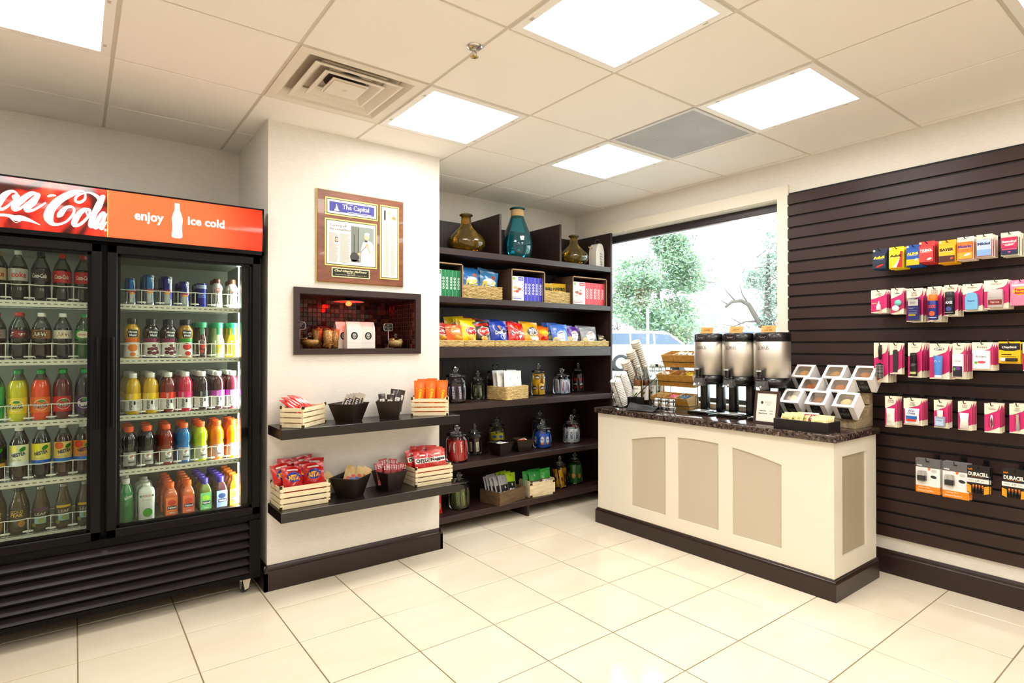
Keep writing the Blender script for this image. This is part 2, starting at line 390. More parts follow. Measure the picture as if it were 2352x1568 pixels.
# projecting column with a niche
NX0, NX1, NZ0, NZ1, NY = 1.000, 1.733, 1.312, 1.635, 3.690
m = MB().box(CX0, NX0, CY, YB, 0, HC+.05, WALLP).box(NX1, CX1, CY, YB, 0, HC+.05, WALLP)
m.box(NX0, NX1, CY, YB, 0, NZ0, WALLP).box(NX0, NX1, CY, YB, NZ1, HC+.05, WALLP).box(NX0, NX1, NY+.012, YB, NZ0, NZ1, WALLP)
struct(m.build('wall_column'))
def baseb(name, L):
    prof = [(0, 0), (.018, 0), (.018, .1), (.016, .108), (.011, .113), (.011, .125), (.006, .135), (0, .137)]
    o = None
    m = MB()
    for (a, b, n, k) in L:                       # from a to b, outward normal n, height factor
        a = Vector((*a, 0)); b = Vector((*b, 0)); n = Vector((*n, 0))
        vs = [a+n*p+Vector((0, 0, q*k)) for p, q in prof]+[b+n*p+Vector((0, 0, q*k)) for p, q in prof]; c = len(prof)
        m.add(vs, [(i, i+1, c+i+1, c+i) for i in range(c-1)]+[tuple(range(c)), tuple(range(c, 2*c))], BASEB)
    return struct(m.build(name))
baseb('baseboard_column', [((CX0-.018, CY), (CX1+.018, CY), (0, -1), 1.0), ((CX0, CY-.018), (CX0, YB), (-1, 0), 1.0), ((CX1, CY-.018), (CX1, YB), (1, 0), 1.0)])
baseb('baseboard_right', [((XR, YF), (XR, 1.42), (-1, 0), 1.0)])
baseb('baseboard_left', [((XL, YF), (XL, YB), (1, 0), 1.0)])
baseb('baseboard_back', [((XL, YB), (CX0, YB), (0, -1), 1.0)])
baseb('baseboard_rear', [((XL, YF), (XR, YF), (0, 1), 1.0)])
# window
wn = struct(MB().box(XR-.02, XR+.001, WY0-.075, WY0, WZ0-.03, WZ1+.082, CREAMP).build('window_1'))
MB().box(XR-.02, XR+.001, WY0, WY1, WZ1, WZ1+.082, CREAMP).build('casing_head', wn)
MB().box(XR-.02, XR+.001, WY1, WY1+.075, WZ0-.03, WZ1+.082, CREAMP).build('casing_side', wn)
MB().box(XR-.04, XR+.07, WY0-.06, WY1+.06, WZ0-.03, WZ0+.003, CREAMP).build('sill', wn)
REV = CREAMP; fr = pm('#3a3638', .4)
m = MB().box(XR, XR+.075, WY0-.001, WY0+.006, WZ0, WZ1, REV).box(XR, XR+.075, WY1-.006, WY1+.001, WZ0, WZ1, REV).box(XR, XR+.075, WY0, WY1, WZ1-.006, WZ1+.001, REV); m.build('reveal', wn)
m = MB().box(XR+.075, XR+.125, WY0, WY1, WZ1-.06, WZ1, fr).box(XR+.075, XR+.125, WY0, WY1, WZ0, WZ0+.035, fr).box(XR+.075, XR+.125, WY0, WY0+.012, WZ0, WZ1, fr).box(XR+.075, XR+.125, WY1-.045, WY1, WZ0, WZ1, fr)
m.box(XR+.085, XR+.105, WY0+.012, WY1-.045, WZ1-.072, WZ1-.06, pm('#cfd2d8', .3, metal=.6)); m.build('frame', wn)
MB().box(XR+.095, XR+.101, WY0+.012, WY1-.045, WZ0+.035, WZ1-.06, clear('#f4fbfa', .6, .01, 1.45)).build('pane', wn)
# slatwall: every board a piece
SX = XR-.02
SLAT = pm('#43302c', .42, spec=.35, var=.12, vs=3, stretch=(1, 4, 30), coat=.0)
sw = thing('slatwall_panel', 'dark brown slatted display board covering the right wall', 'display panel', (XR, 0, 0))
MB().box(-.006, 0, YF+1.2, 1.938, .213, 2.362, pm('#120b0a', .6)).build('backing', sw)
P = .0766; z = .213; first = None
for k in range(28):
    y0, y1 = YF+1.2, 1.938
    if first is None:
        prof = [(-.006, 0), (-.02, .003), (-.02, P-.012), (-.0185, P-.0105), (-.006, P-.0105)]
        m = MB(); n = len(prof)
        m.add([(x, y0, q) for x, q in prof]+[(x, y1, q) for x, q in prof], [(i, (i+1) % n, n+(i+1) % n, n+i) for i in range(n)]+[tuple(range(n)), tuple(range(n, 2*n))], SLAT)
        o = m.build('slat', sw); first = o.data
    else:
        o = bpy.data.objects.new('slat', first); COL.objects.link(o); o.parent = sw
    o.location = (0, 0, z+k*P)
# ------------------------------------------------------------------ back shelving unit
SY = 3.5; SB = 3.99
sh = thing('shelving_unit', 'tall dark espresso shelving unit filled with snacks and candy jars', 'shelves', (0, 0, 0))
MB().box(1.945, 3.775, SB-.015, SB, .085, 2.335, DARKV).build('back_panel', sh)
for x in (1.925, 3.765): MB().rbox(x, x+.022, SY, SB, 0, 2.333, DARKV, .0015).build('side_panel', sh)
SHZ = [(2.029, 1.985), (1.684, 1.643), (1.328, 1.25), (.918, .872), (.490, .449), (.130, .085)]
for a, b in SHZ: MB().rbox(1.947, 3.765, SY+.001, SB-.015, b, a, DARKW, .0015).build('shelf', sh)
for x in (2.552, 3.166): MB().rbox(x, x+.02, SY+.006, SB-.015, 2.029, 2.335, DARKV, .0015).build('divider', sh)
for x in (2.822,): MB().box(x, x+.02, SY+.006, SB-.03, 0, .085, DARKV).build('foot', sh)
# ------------------------------------------------------------------ floating shelves on the column
FS = wood('#15100d', '#201813', .32, 2.0, (2, 30, 30), .2, 'black_brown_shelf'); FZ = (.905, .478)
for z, l in ((FZ[0], 'upper'), (FZ[1], 'lower')):
    meta(MB().rbox(.84, 1.914, 3.05, CY, z-.052, z, FS, .0015).build('floating_shelf'), l+' of two thick black-brown floating shelves on the pillar', 'shelf')
# ------------------------------------------------------------------ counter
KX, KX1, KY0, KY1, KZ = 3.165, 3.70, 1.37, 3.072, .83
ct = thing('counter_cabinet', 'cream coffee counter with arched recessed panels and dark base', 'counter', (0, 0, 0))
PNL = pm('#cfc6b4', .5, var=.03, vs=200)
MB().box(KX+.012, KX1, KY0+.012, KY1, .02, KZ, CREAMP).build('body', ct)
fm = MB(); arch = lambda y: .737-.235*(y-2.2)**2
edges = [(1.651, 1.955), (2.048, 2.35), (2.447, 2.746)]; PB = .196
ys = [KY0]+[e for p in edges for e in p]+[KY1]
for k in range(0, len(ys), 2): fm.box(KX, KX+.012, ys[k], ys[k+1], .02, KZ, CREAMP)
for a, b in edges:
    fm.box(KX, KX+.012, a, b, .02, PB, CREAMP); n = 10
    vs = []; fs = []
    for i in range(n+1):
        y = a+(b-a)*i/n
        for x, z in ((KX, arch(y)), (KX, KZ), (KX+.012, KZ), (KX+.012, arch(y))): vs.append((x, y, z))
    for i in range(n):
        for q in range(4): fs.append((i*4+q, i*4+(q+1) % 4, (i+1)*4+(q+1) % 4, (i+1)*4+q))
    fm.add(vs, fs, CREAMP)
PX0, PX1, PZ0, PZ1 = 3.262, 3.566, .212, .744
fm.box(KX+.012, PX0, KY0, KY0+.012, .02, KZ, CREAMP).box(PX1, KX1, KY0, KY0+.012, .02, KZ, CREAMP).box(PX0, PX1, KY0, KY0+.012, .02, PZ0, CREAMP).box(PX0, PX1, KY0, KY0+.012, PZ1, KZ, CREAMP)
fm.build('panel_frame', ct)
for a, b in edges: MB().box(KX+.0105, KX+.0125, a+.0005, b-.0005, PB+.0005, .7375, PNL).build('panel', ct)
MB().box(PX0+.0005, PX1-.0005, KY0+.0105, KY0+.0125, PZ0+.0005, PZ1-.0005, pm('#b9b098', .45, var=.12, vs=260)).build('panel', ct)
def mould(path, prof):
    m = MB(); vs = []; c = len(prof); L = len(path)
    for i, p in enumerate(path):
        p = Vector((*p, 0)); d = Vector((0, 0, 0))
        if i > 0: a = (p-Vector((*path[i-1], 0))).normalized(); d1 = Vector((-a.y, a.x, 0))
        if i < L-1: b = (Vector((*path[i+1], 0))-p).normalized(); d2 = Vector((-b.y, b.x, 0))
        n = d2 if i == 0 else d1 if i == L-1 else (d1+d2)
        for o, z in prof: vs.append(p+n*o+Vector((0, 0, z)))
    fs = [(i*c+k, i*c+k+1, (i+1)*c+k+1, (i+1)*c+k) for i in range(L-1) for k in range(c-1)]+[tuple(range(c)), tuple((L-1)*c+k for k in range(c))]
    return m.add(vs, fs, BASEB)
mould([(KX1, KY1), (KX, KY1), (KX, KY0), (KX1, KY0)], [(0, 0), (-.016, 0), (-.016, .09), (-.013, .1), (-.008, .104), (-.008, .109), (0, .113)]).build('base_moulding', ct)
meta(MB().rbox(KX-.028, KX1+.03, KY0-.022, KY1+.02, KZ, .868, GRAN, .004, 2).build('countertop'), 'polished brown speckled granite countertop on the cream counter', 'countertop')
KT = .868
# ------------------------------------------------------------------ drinks fridge
FB = pm('#141010', .45, spec=.18, var=.1, vs=30); FBK = pm('#090707', .4, spec=.15); FIN = pm('#878a7c', .55); FW = pm('#e9e7da', .45)
fg = thing('drinks_fridge', 'black two-door glass drinks fridge with a red lit sign', 'refrigerator', (0, 0, 0))
X0, X1, FYF = -.572, .806, 3.30
# cabinet shell
m = MB().box(X0, X0+.035, 3.335, 4.0, .1, 2.02, FB).box(X1-.035, X1, 3.335, 4.0, .1, 2.02, FB).box(X0, X1, 3.335, 4.0, 1.82, 2.02, FB).box(X0, X1, 3.335, 4.0, .1, .43, FB)
m.box(X0, X1, 3.97, 4.0, .1, 2.02, FB); m.build('cabinet', fg)
m = MB().box(X0+.036, X1-.036, 3.95, 3.969, .431, 1.819, FIN).box(X0+.036, X1-.036, 3.345, 3.95, .431, .455, FIN).box(X0+.036, X1-.036, 3.345, 3.95, 1.80, 1.819, FIN)
m.box(X0+.0355, X0+.045, 3.345, 3.95, .431, 1.819, FIN).box(X1-.045, X1-.0355, 3.345, 3.95, .431, 1.819, FIN); m.build('interior_liner', fg)
MB().box(.085, .135, 3.34, 3.40, .43, 1.82, FBK).build('mullion', fg)
for x in (X0+.08,): MB().box(x-.03, x+.03, 3.345, 3.40, .45, 1.80, FBK).build('lamp_housing', fg)
MB().box(.712, .76, 3.338, 3.385, .455, 1.795, FBK).build('lamp_housing', fg)
LT = emis('#f6fff8', 55.0); LT2 = emis('#f6fff8', 16.0)
MB().tube([(.722, 3.41, .48), (.722, 3.41, 1.77)], .011, LT, 10).build('lamp_tube', fg)
MB().tube([(X0+.08, 3.412, .48), (X0+.08, 3.412, 1.77)], .011, LT2, 10).build('lamp_tube', fg)
# doors
def door(x0, x1, hx):
    d = thing('door', '', '', (0, 0, 0)); del d['label']; del d['category']; d.parent = fg
    z0, z1 = .432, 1.815; a, b = 3.288, 3.336; s = .042
    m = MB().rbox(x0, x1, a, b, z1-s, z1, FB, .004).rbox(x0, x1, a, b, z0, z0+s, FB, .004).rbox(x0, x0+s, a, b, z0, z1, FB, .004).rbox(x1-s, x1, a, b, z0, z1, FB, .004)
    m.build('frame', d)
    m = MB(); q = s+.012
    m.box(x0+s, x1-s, a+.012, b-.006, z1-q, z1-s, FBK).box(x0+s, x1-s, a+.012, b-.006, z0+s, z0+q, FBK).box(x0+s, x0+q, a+.012, b-.006, z0+s, z1-s, FBK).box(x1-q, x1-s, a+.012, b-.006, z0+s, z1-s, FBK)
    m.build('gasket', d)
    MB().box(x0+q, x1-q, a+.022, a+.026, z0+q, z1-q, clear('#f2f7f3', .35, .01, 1.5)).build('glass', d)
    m = MB().rbox(hx-.008, hx+.008, a-.02, a, .95, 1.38, FBK, .006, 2); m.build('handle', d)
door(.117, .798, .14); door(-.565, .099, .08)
# header sign: bowed lit panel
m = MB().box(X0, X1+.004, 3.30, 3.335, 1.825, 2.075, FBK).box(X0, X1+.004, 3.276, 3.30, 1.825, 1.845, FBK).box(X0, X1+.004, 3.285, 3.335, 2.066, 2.076, FBK).box(X1-.006, X1+.004, 3.276, 3.335, 1.825, 2.075, FBK).build('sign_housing', fg)
ZB, ZT = 1.846, 2.066
def bow(eps=0.0):
    def f(x, z):
        u = (z-(ZB+ZT)/2)/((ZT-ZB)/2); return Vector((x, 3.278-.014*(1-u*u)-eps, z))
    return f
def lit(c1, c2, s, name, ax=0, lo=0., hi=1.):
    m = bpy.data.materials.new(name); m.use_nodes = True; nt = m.node_tree; b = nt.nodes['Principled BSDF']
    tc = nt.nodes.new('ShaderNodeTexCoord'); sx = nt.nodes.new('ShaderNodeSeparateXYZ'); mr = nt.nodes.new('ShaderNodeMapRange'); mr.inputs[1].default_value = lo; mr.inputs[2].default_value = hi; mr.interpolation_type = 'SMOOTHSTEP'
    r = nt.nodes.new('ShaderNodeMix'); r.data_type = 'RGBA'; r.inputs[6].default_value = rgb(c1); r.inputs[7].default_value = rgb(c2)
    nt.links.new(tc.outputs['Object'], sx.inputs[0]); nt.links.new(sx.outputs[ax], mr.inputs[0]); nt.links.new(mr.outputs[0], r.inputs[0])
    nt.links.new(r.outputs[2], b.inputs['Emission Color']); nt.links.new(r.outputs[2], b.inputs['Base Color']); b.inputs['Emission Strength'].default_value = s
    b.inputs['Roughness'].default_value = .12; b.inputs['Specular IOR Level'].default_value = .6; return m
RED = lit('#f2542e', '#f0280f', .75, 'lit_red_sign', 0, .5, .8)
MB().rect(.119, X1-.006, ZB, ZT, RED, bow(), 12, 10).build('sign_panel', fg)
def colapic():
    m = bpy.data.materials.new('lit_cola_picture'); m.use_nodes = True; nt = m.node_tree; b = nt.nodes['Principled BSDF']
    tc = nt.nodes.new('ShaderNodeTexCoord'); mp = nt.nodes.new('ShaderNodeMapping'); mp.inputs['Scale'].default_value = (9, 9, 5)
    n = nt.nodes.new('ShaderNodeTexNoise'); n.inputs['Scale'].default_value = 1.0; n.inputs['Detail'].default_value = 2; n.inputs['Distortion'].default_value = .8
    r = nt.nodes.new('ShaderNodeValToRGB'); e = r.color_ramp.elements
    e[0].position = .30; e[0].color = rgb('#170506'); e[1].position = .78; e[1].color = rgb('#f7a838')
    for p, c in ((.40, '#3a0a08'), (.50, '#9c1a10'), (.60, '#d5301c'), (.7, '#e8402a')):
        q = e.new(p); q.color = rgb(c)
    nt.links.new(tc.outputs['Object'], mp.inputs[0]); nt.links.new(mp.outputs[0], n.inputs['Vector']); nt.links.new(n.outputs[0], r.inputs[0])
    nt.links.new(r.outputs[0], b.inputs['Emission Color']); nt.links.new(r.outputs[0], b.inputs['Base Color']); b.inputs['Emission Strength'].default_value = .8
    b.inputs['Roughness'].default_value = .12; return m
MB().rect(X0+.002, .119, ZB, ZT, colapic(), bow(), 12, 10).rect(.1175, .1205, ZB, ZT, emis('#f7d070', 1.0), bow(.0006), 1, 10).build('sign_picture', fg)
SWH = emis('#fffaf4', 1.25)
m = MB(); fm = bow(.0012)
m.text('enjoy', .283, 1.953, .058, SWH, fm, bold=.028, w=.12).text('ice cold', .53, 1.965, .043, SWH, fm, bold=.028, w=.167)
bo = [(-.012, .0), (-.022, .004), (-.0235, .018), (-.021, .035), (-.0205, .06), (-.0235, .085), (-.0225, .1), (-.017, .12), (-.0115, .138), (-.0105, .156), (-.0105, .172), (.0105, .172)]
bo = bo[:-1]; vs = [p for x, z in bo for p in (fm(.4005+x, 1.872+z), fm(.4005-x, 1.872+z))]
m.add(vs, [(2*k, 2*k+1, 2*k+3, 2*k+2) for k in range(len(bo)-1)], SWH); m.build('sign_lettering', fg)
# the script lettering: brush strokes with a changing width
def stroke(mb, pts, mat, fm, n=7):
    P = []; L = len(pts)
    for i in range(L-1):
        p0 = pts[max(i-1, 0)]; p1 = pts[i]; p2 = pts[i+1]; p3 = pts[min(i+2, L-1)]
        for k in range(n):
            t = k/n; P.append([.5*((2*p1[c])+(-p0[c]+p2[c])*t+(2*p0[c]-5*p1[c]+4*p2[c]-p3[c])*t*t+(-p0[c]+3*p1[c]-3*p2[c]+p3[c])*t**3) for c in range(3)])
    P.append(list(pts[-1])); vs = []; fs = []
    for i, p in enumerate(P):
        a = P[max(i-1, 0)]; b = P[min(i+1, len(P)-1)]; dx, dz = b[0]-a[0], b[1]-a[1]; l = math.hypot(dx, dz) or 1
        nx, nz = -dz/l, dx/l; w2 = max(p[2], .0004)/2
        vs += [fm(p[0]+nx*w2, p[1]+nz*w2), fm(p[0]-nx*w2, p[1]-nz*w2)]
    for i in range(len(P)-1): fs.append((2*i, 2*i+1, 2*i+3, 2*i+2))
    mb.add(vs, fs, mat)
def S(L):   # outline points measured on the sign (units of the sign's picture, 2352 across .372 m)
    out = []
    for x, y, wd in L:
        X = -.253+x*.0001918; top = 62+x*.1485; bot = 1125+x*.0975
        out.append((X, ZT-(y-top)/(bot-top)*(ZT-ZB), wd*.0002))
    return out
m = MB(); fm = bow(.0012); fm2 = bow(.0016)
for L in ([(300, 470, 60), (220, 520, 100), (260, 440, 40), (180, 390, 60), (60, 470, 110), (-40, 640, 120), (-60, 740, 90), (30, 760, 60), (160, 650, 40), (300, 480, 30)],
          [(620, 440, 40), (520, 430, 90), (380, 540, 110), (230, 700, 120), (230, 780, 60), (330, 740, 50), (480, 600, 40), (640, 440, 60), (560, 600, 110), (440, 740, 110), (450, 800, 60), (560, 770, 50), (680, 690, 40), (770, 620, 30)],
          [(800, 500, 30), (860, 470, 50), (950, 470, 30)],
          [(1490, 400, 20), (1420, 370, 50), (1250, 420, 130), (1020, 560, 150), (860, 760, 160), (820, 930, 170), (890, 1050, 90), (1010, 1060, 50), (1150, 1000, 45), (1260, 870, 45), (1290, 760, 45), (1230, 700, 50), (1130, 730, 70), (1030, 860, 110), (980, 920, 20)],
          [(1230, 470, 20), (1500, 410, 30), (1620, 420, 50), (1740, 500, 80), (1790, 600, 60)],
          [(1500, 420, 30), (1490, 540, 50), (1400, 610, 60), (1320, 590, 50), (1320, 510, 50), (1410, 440, 40), (1500, 420, 30)],
          [(1560, 770, 40), (1480, 760, 80), (1360, 880, 110), (1290, 1040, 110), (1330, 1090, 60), (1430, 1040, 60), (1560, 900, 50), (1590, 790, 50), (1540, 750, 50), (1520, 830, 35), (1580, 900, 35), (1680, 860, 35)],
          [(1680, 870, 30), (1780, 740, 50), (1850, 560, 40), (1860, 480, 50), (1810, 520, 80), (1700, 780, 110), (1600, 1060, 90), (1650, 1110, 50), (1740, 1040, 35)],
          [(1890, 830, 40), (1830, 840, 70), (1740, 980, 90), (1690, 1110, 80), (1730, 1130, 50), (1820, 1010, 40), (1900, 840, 50), (1860, 960, 70), (1800, 1110, 70), (1830, 1150, 50), (1915, 1010, 30)],
          [(-300, 960, 60), (-100, 890, 60), (100, 890, 60), (230, 940, 110), (330, 940, 110), (470, 980, 70), (670, 1075, 8)], [(120, 900, 20), (240, 1030, 8), (340, 980, 30)]):
    stroke(m, S(L), SWH, fm if L[0][0] > 400 else fm2)
q = S([(1895, 1175, 1)])[0]; m.oval(q[0], q[1], .005, .006, SWH, fm, 12, 1); m.build('sign_script', fg)
# grille with louvres, kick and caster
m = MB().box(X0+.01, X1-.004, 3.31, 3.335, .40, .43, FBK).box(X1-.06, X1-.004, 3.30, 3.335, .1, .40, FBK).box(X0+.01, X0+.06, 3.30, 3.335, .1, .40, FBK).box(X0+.01, X1-.004, 3.302, 3.335, .09, .115, FBK).build('grille_frame', fg)
MB().box(X0+.06, X1-.06, 3.345, 3.36, .1, .4, FBK).build('grille_back', fg)
GL = pm('#2b2527', .4, spec=.3, var=.2, vs=12, stretch=(1, 20, 20)); lou = None
for k in range(6):
    if lou is None:
        m = MB(); pr = [(0, 0), (-.004, .004), (.022, .03), (.028, .03), (.005, .0)]; n = 5
        m.add([(X0+.055, y, z) for y, z in pr]+[(X1-.055, y, z) for y, z in pr], [(i, (i+1) % n, n+(i+1) % n, n+i) for i in range(n)]+[tuple(range(n)), tuple(range(n, 2*n))], GL)
        o = m.build('louvre', fg); lou = o.data
    else: o = bpy.data.objects.new('louvre', lou); COL.objects.link(o); o.parent = fg
    o.location = (0, 3.303, .118+k*.047)
for x in (.735, X0+.07):
    c = MB().box(x-.028, x-.018, 3.33, 3.42, .075, .1, CHROME).prism([(-.03, .1), (.035, .1), (.012, .02), (-.012, .02)], .003, pm('#c9c4b4', .4, metal=.6), TR(x-.018, 3.375, 0, PI/2, 0, PI/2)).prism([(-.03, .1), (.035, .1), (.012, .02), (-.012, .02)], .003, CHROME, TR(x+.018, 3.375, 0, PI/2, 0, PI/2)).build('caster', fg)
    MB().prism([(-.022, .098), (.026, .098), (.012, .03), (-.006, .022)], .004, pm('#d9d4c4', .4, metal=.4), TR(x+.004, 3.337, 0, PI/2)).build('bracket', c)
    MB().lathe([(0, -.014), (.035, -.014), (.038, -.008), (.038, .008), (.035, .014), (0, .014)], BLACK, 20, TR(x, 3.377, .038, 0, PI/2)).build('wheel', c)
# shelves
FZS = [1.541, 1.273, .993, .724]; DASH = pm('#6a675c', .6)
def fshelf(x0, x1, z, nd, colx):
    s = MB().box(x0, x1, 3.398, 3.402, z-.024, z+.002, FW).build('shelf_strip', fg)
    w = MB()
    for k in range(14): x = x0+(x1-x0)*(k+.5)/14; w.tube([(x, 3.402, z-.003), (x, 3.94, z-.003)], .0018, FW, 4)
    for y in (3.45, 3.6, 3.75, 3.9): w.tube([(x0, y, z-.006), (x1, y, z-.006)], .0025, FW, 4)
    w = w.build('wire_rack', fg); w['kind'] = 'stuff'
    d = MB(); n = int((x1-x0)/.024)
    for k in range(n): x = x0+(x1-x0)*(k+.5)/n; d.box(x-.007, x+.007, 3.3974, 3.398, z-.013, z-.009, DASH)
    d = d.build('price_slots', s); d['kind'] = 'stuff'
    if colx:
        h = .075; g = MB(); xs = [x0]+[(a+b)/2 for a, b in zip(colx, colx[1:])]+[x1-.004]
        pts = []
        for a, b in zip(xs, xs[1:]): pts += [(a, 3.408, z+h), ((a+b)/2, 3.402, z+h-.003)]
        pts.append((xs[-1], 3.408, z+h)); g.tube(pts, .0022, FW, 6)
        for x in xs: g.tube([(x, 3.408, z+h), (x, 3.41, z+.006)], .0018, FW, 5)
        g.build('wire_guard', fg)
        for x in xs[1:-1]: MB().lathe([(0, 0), (.018, 0), (.02, .003), (.018, .006), (0, .006)], FW, 10, Matrix.Translation((x, 3.416, z+.012)) @ Matrix.Scale(.55, 4, (0, 1, 0))).build('guard_foot', fg)
RC = [.225, .304, .383, .462, .541, .618, .694]; LC = [-.53, -.45, -.37, -.288, -.207, -.127, -.046, .034]
for z in FZS:
    fshelf(.145, .755, z, 0, RC); fshelf(-.52, .085, z, 0, LC[1:])
fshelf(-.52, .085, .4785, 0, LC[1:])
# ------------------------------------------------------------------ bottles and cans in the fridge
PETN = clear('#e8ece8', 1.0, .05, 1.45, .06, '#c8ccc6')
def liq(c): return pm(c, .12, spec=.6, coat=.5)
def bottle(name, label, cat, prof, body, fill, cap, lab, neck=PETN, n=20, sq=0.0, rib=0):
    """prof [(r,z)]; body liquid material below fill, neck material above; cap (material, r, z0, z1); lab(mesh builder)"""
    t = thing(name, label, cat, (0, 0, -5), group=label)
    ms = [body if (prof[i][1]+prof[i+1][1])/2 < fill else neck for i in range(len(prof)-1)]
    MB().lathe(prof, ms, n, sq=sq).build('body', t)
    if cap:
        cm, r, a, b = cap; m = MB().lathe([(r*.9, a), (r, a+.001), (r, a+.004), (r*.95, a+.005), (r, a+.007), (r, b-.002), (r*.9, b), (0, b)], cm, 18, smooth=True); m.build('cap', t)
    if lab: m = MB(); lab(m); m.build('label', t)
    return t
def sleeve(m, r, z0, z1, mat, n=24): m.lathe([(r, z0), (r, z1)], mat, n); m.F = m.F[:-2]; m.I = m.I[:-2]; m.S = m.S[:-2]
def put(t, x, z, rows=1, dy=.076, y=3.466, jit=.004):
    t.location = (x, y, z); t.rotation_euler[2] = random.uniform(-.15, .15)
    for k in range(1, rows): dup(t, (x+random.uniform(-jit, jit), y+k*dy, z), random.uniform(-.3, .3))
SODA = [(0, 0), (.026, 0), (.033, .006), (.0355, .02), (.0352, .055), (.033, .07), (.0345, .088), (.0362, .1), (.0362, .145), (.034, .158), (.0265, .182), (.0165, .202), (.0125, .211), (.0125, .217)]
def soda(label, lc, cc, txt, tc, body='#1b0b07', lz=(.093, .148), shear=.25, k=1.0, fill=.165, prof=SODA, extra=None, th=.02, neck=PETN):
    pr = [(r, z*k) for r, z in prof]
    def lab(m):
        sleeve(m, .0368, lz[0], lz[1], pm(lc, .35)); f = cyl(.0368, .0009)
        if extra: extra(m, f)
        m.text(txt, 0, (lz[0]+lz[1])/2, th, pm(tc, .4), f, shear=shear, bold=.02, w=.056)
    return bottle('soda_bottle', label, 'bottle', pr, liq(body), fill*k, (pm(cc, .35), .0145, .213*k, .232*k), lab, neck)
zt = FZS
# upper shelf of the left door
put(soda('cola bottle with red wrapper and red cap in the drinks fridge', '#cf1515', '#c81a1a', 'Coca-Cola', '#f4efe9'), .030, zt[0], 2)
o = soda('cola bottle with red wrapper and red cap in the drinks fridge', '#cf1515', '#c81a1a', 'Coca-Cola', '#f4efe9'); put(o, -.050, zt[0], 2)
put(soda('cola bottle with black wrapper and black cap in the drinks fridge', '#151313', '#1b1a1a', 'Coca-Cola', '#efeae4'), -.129, zt[0], 2)
put(soda('diet cola bottle with silver wrapper and white cap in the drinks fridge', '#c9c6c2', '#e8e6e0', 'coke', '#c8231d', shear=0, th=.026), -.209, zt[0], 2)
put(soda('cola bottle with beige wrapper and tan cap beside the silver diet bottles', '#cdb893', '#c0a878', 'coke', '#b02a1c', shear=0, th=.026), -.285, zt[0], 2)
# second shelf
def ov(c): return lambda m, f: m.oval(0, .118, .026, .017, pm(c, .4), f, 18, 3)
def soda2(*a, **k): return soda(*a, lz=(.098, .138), k=.94, **k)
put(soda2('ginger ale bottle of green plastic with green cap in the drinks fridge', '#2d9a3c', '#17974a', 'CANADA', '#a31b1b', '#1d5a22', extra=ov('#efe6c8'), shear=.1, th=.01), .034, zt[1], 2)
put(soda2('dark root beer bottle with pale striped label and white cap', '#d9cfc0', '#f0eee8', 'A&W', '#7c1d14', '#1a0c06', extra=ov('#e9dcc0'), shear=.15), -.047, zt[1], 2)
put(soda2('root beer bottle with brown label and white cap', '#9a6a35', '#f0eee8', 'A&W', '#f2e9d2', '#241006', extra=ov('#5a2d12'), shear=.15), -.126, zt[1], 2)
put(soda2('dark soda bottle with maroon oval label and red cap', '#39151a', '#c0392b', 'Dr', '#f4efe9', '#22100a', extra=ov('#8d1a25'), shear=.2), -.206, zt[1], 2)
put(soda2('dark soda bottle with grey and red label and red cap', '#8c8784', '#b9342a', 'Dr', '#f4efe9', '#22100a', extra=ov('#8d1a25'), shear=.2), -.285, zt[1], 2)
# third shelf: fruit sodas
FAN = [(0, 0), (.026, 0), (.033, .005), (.0355, .018), (.036, .04), (.0352, .07), (.034, .09), (.0355, .104), (.0362, .125), (.035, .145), (.0325, .163), (.0245, .185), (.0165, .204), (.0125, .212), (.0125, .217)]
def fanta(label, body, lc, tc='#191622', xc='#3f9a3a'):
    def ex(m, f): m.oval(0, .072, .027, .026, pm('#f0ede2', .4), f, 20, 3); m.oval(0, .072, .025, .024, pm(lc, .4), cyl(.0368, .0011), 20, 3); m.oval(.002, .088, .012, .006, pm(xc, .4), cyl(.0368, .0014), 14, 2)
    def lab(m):
        sleeve(m, .0368, .036, .107, pm(lc, .35)); f = cyl(.0368, .0009); ex(m, f)
        m.text('Fanta', 0, .07, .025, pm('#f4f0ea', .4), cyl(.0368, .0015), bold=.055, w=.05, rot=.12); m.text('Fanta', 0, .07, .024, pm(tc, .4), cyl(.0368, .0019), bold=.02, w=.047, rot=.12)
    return bottle('soda_bottle', label, 'bottle', FAN, liq(body), .188, (pm('#1f9a52', .35), .0145, .213, .232), lab)
put(fanta('deep purple grape soda bottle with green cap', '#231128', '#4a2a63', '#f0ecf4'), .036, zt[2], 3)
put(fanta('dark red strawberry soda bottle with green cap', '#6b0d12', '#d3201c'), -.046, zt[2], 3)
put(fanta('orange soda bottle with green cap beside the yellow soda', '#f0560f', '#f4811d'), -.128, zt[2], 3)
put(fanta('lemon yellow pineapple soda bottle with green cap', '#d6cf14', '#efd531'), -.210, zt[2], 3)
put(soda('bright green lemon lime soda bottle with green label', '#1fa35a', '#1f9a52', 'Sprite', '#f0f4e8', '#3fae62', lz=(.04, .1)), -.29, zt[2], 2)
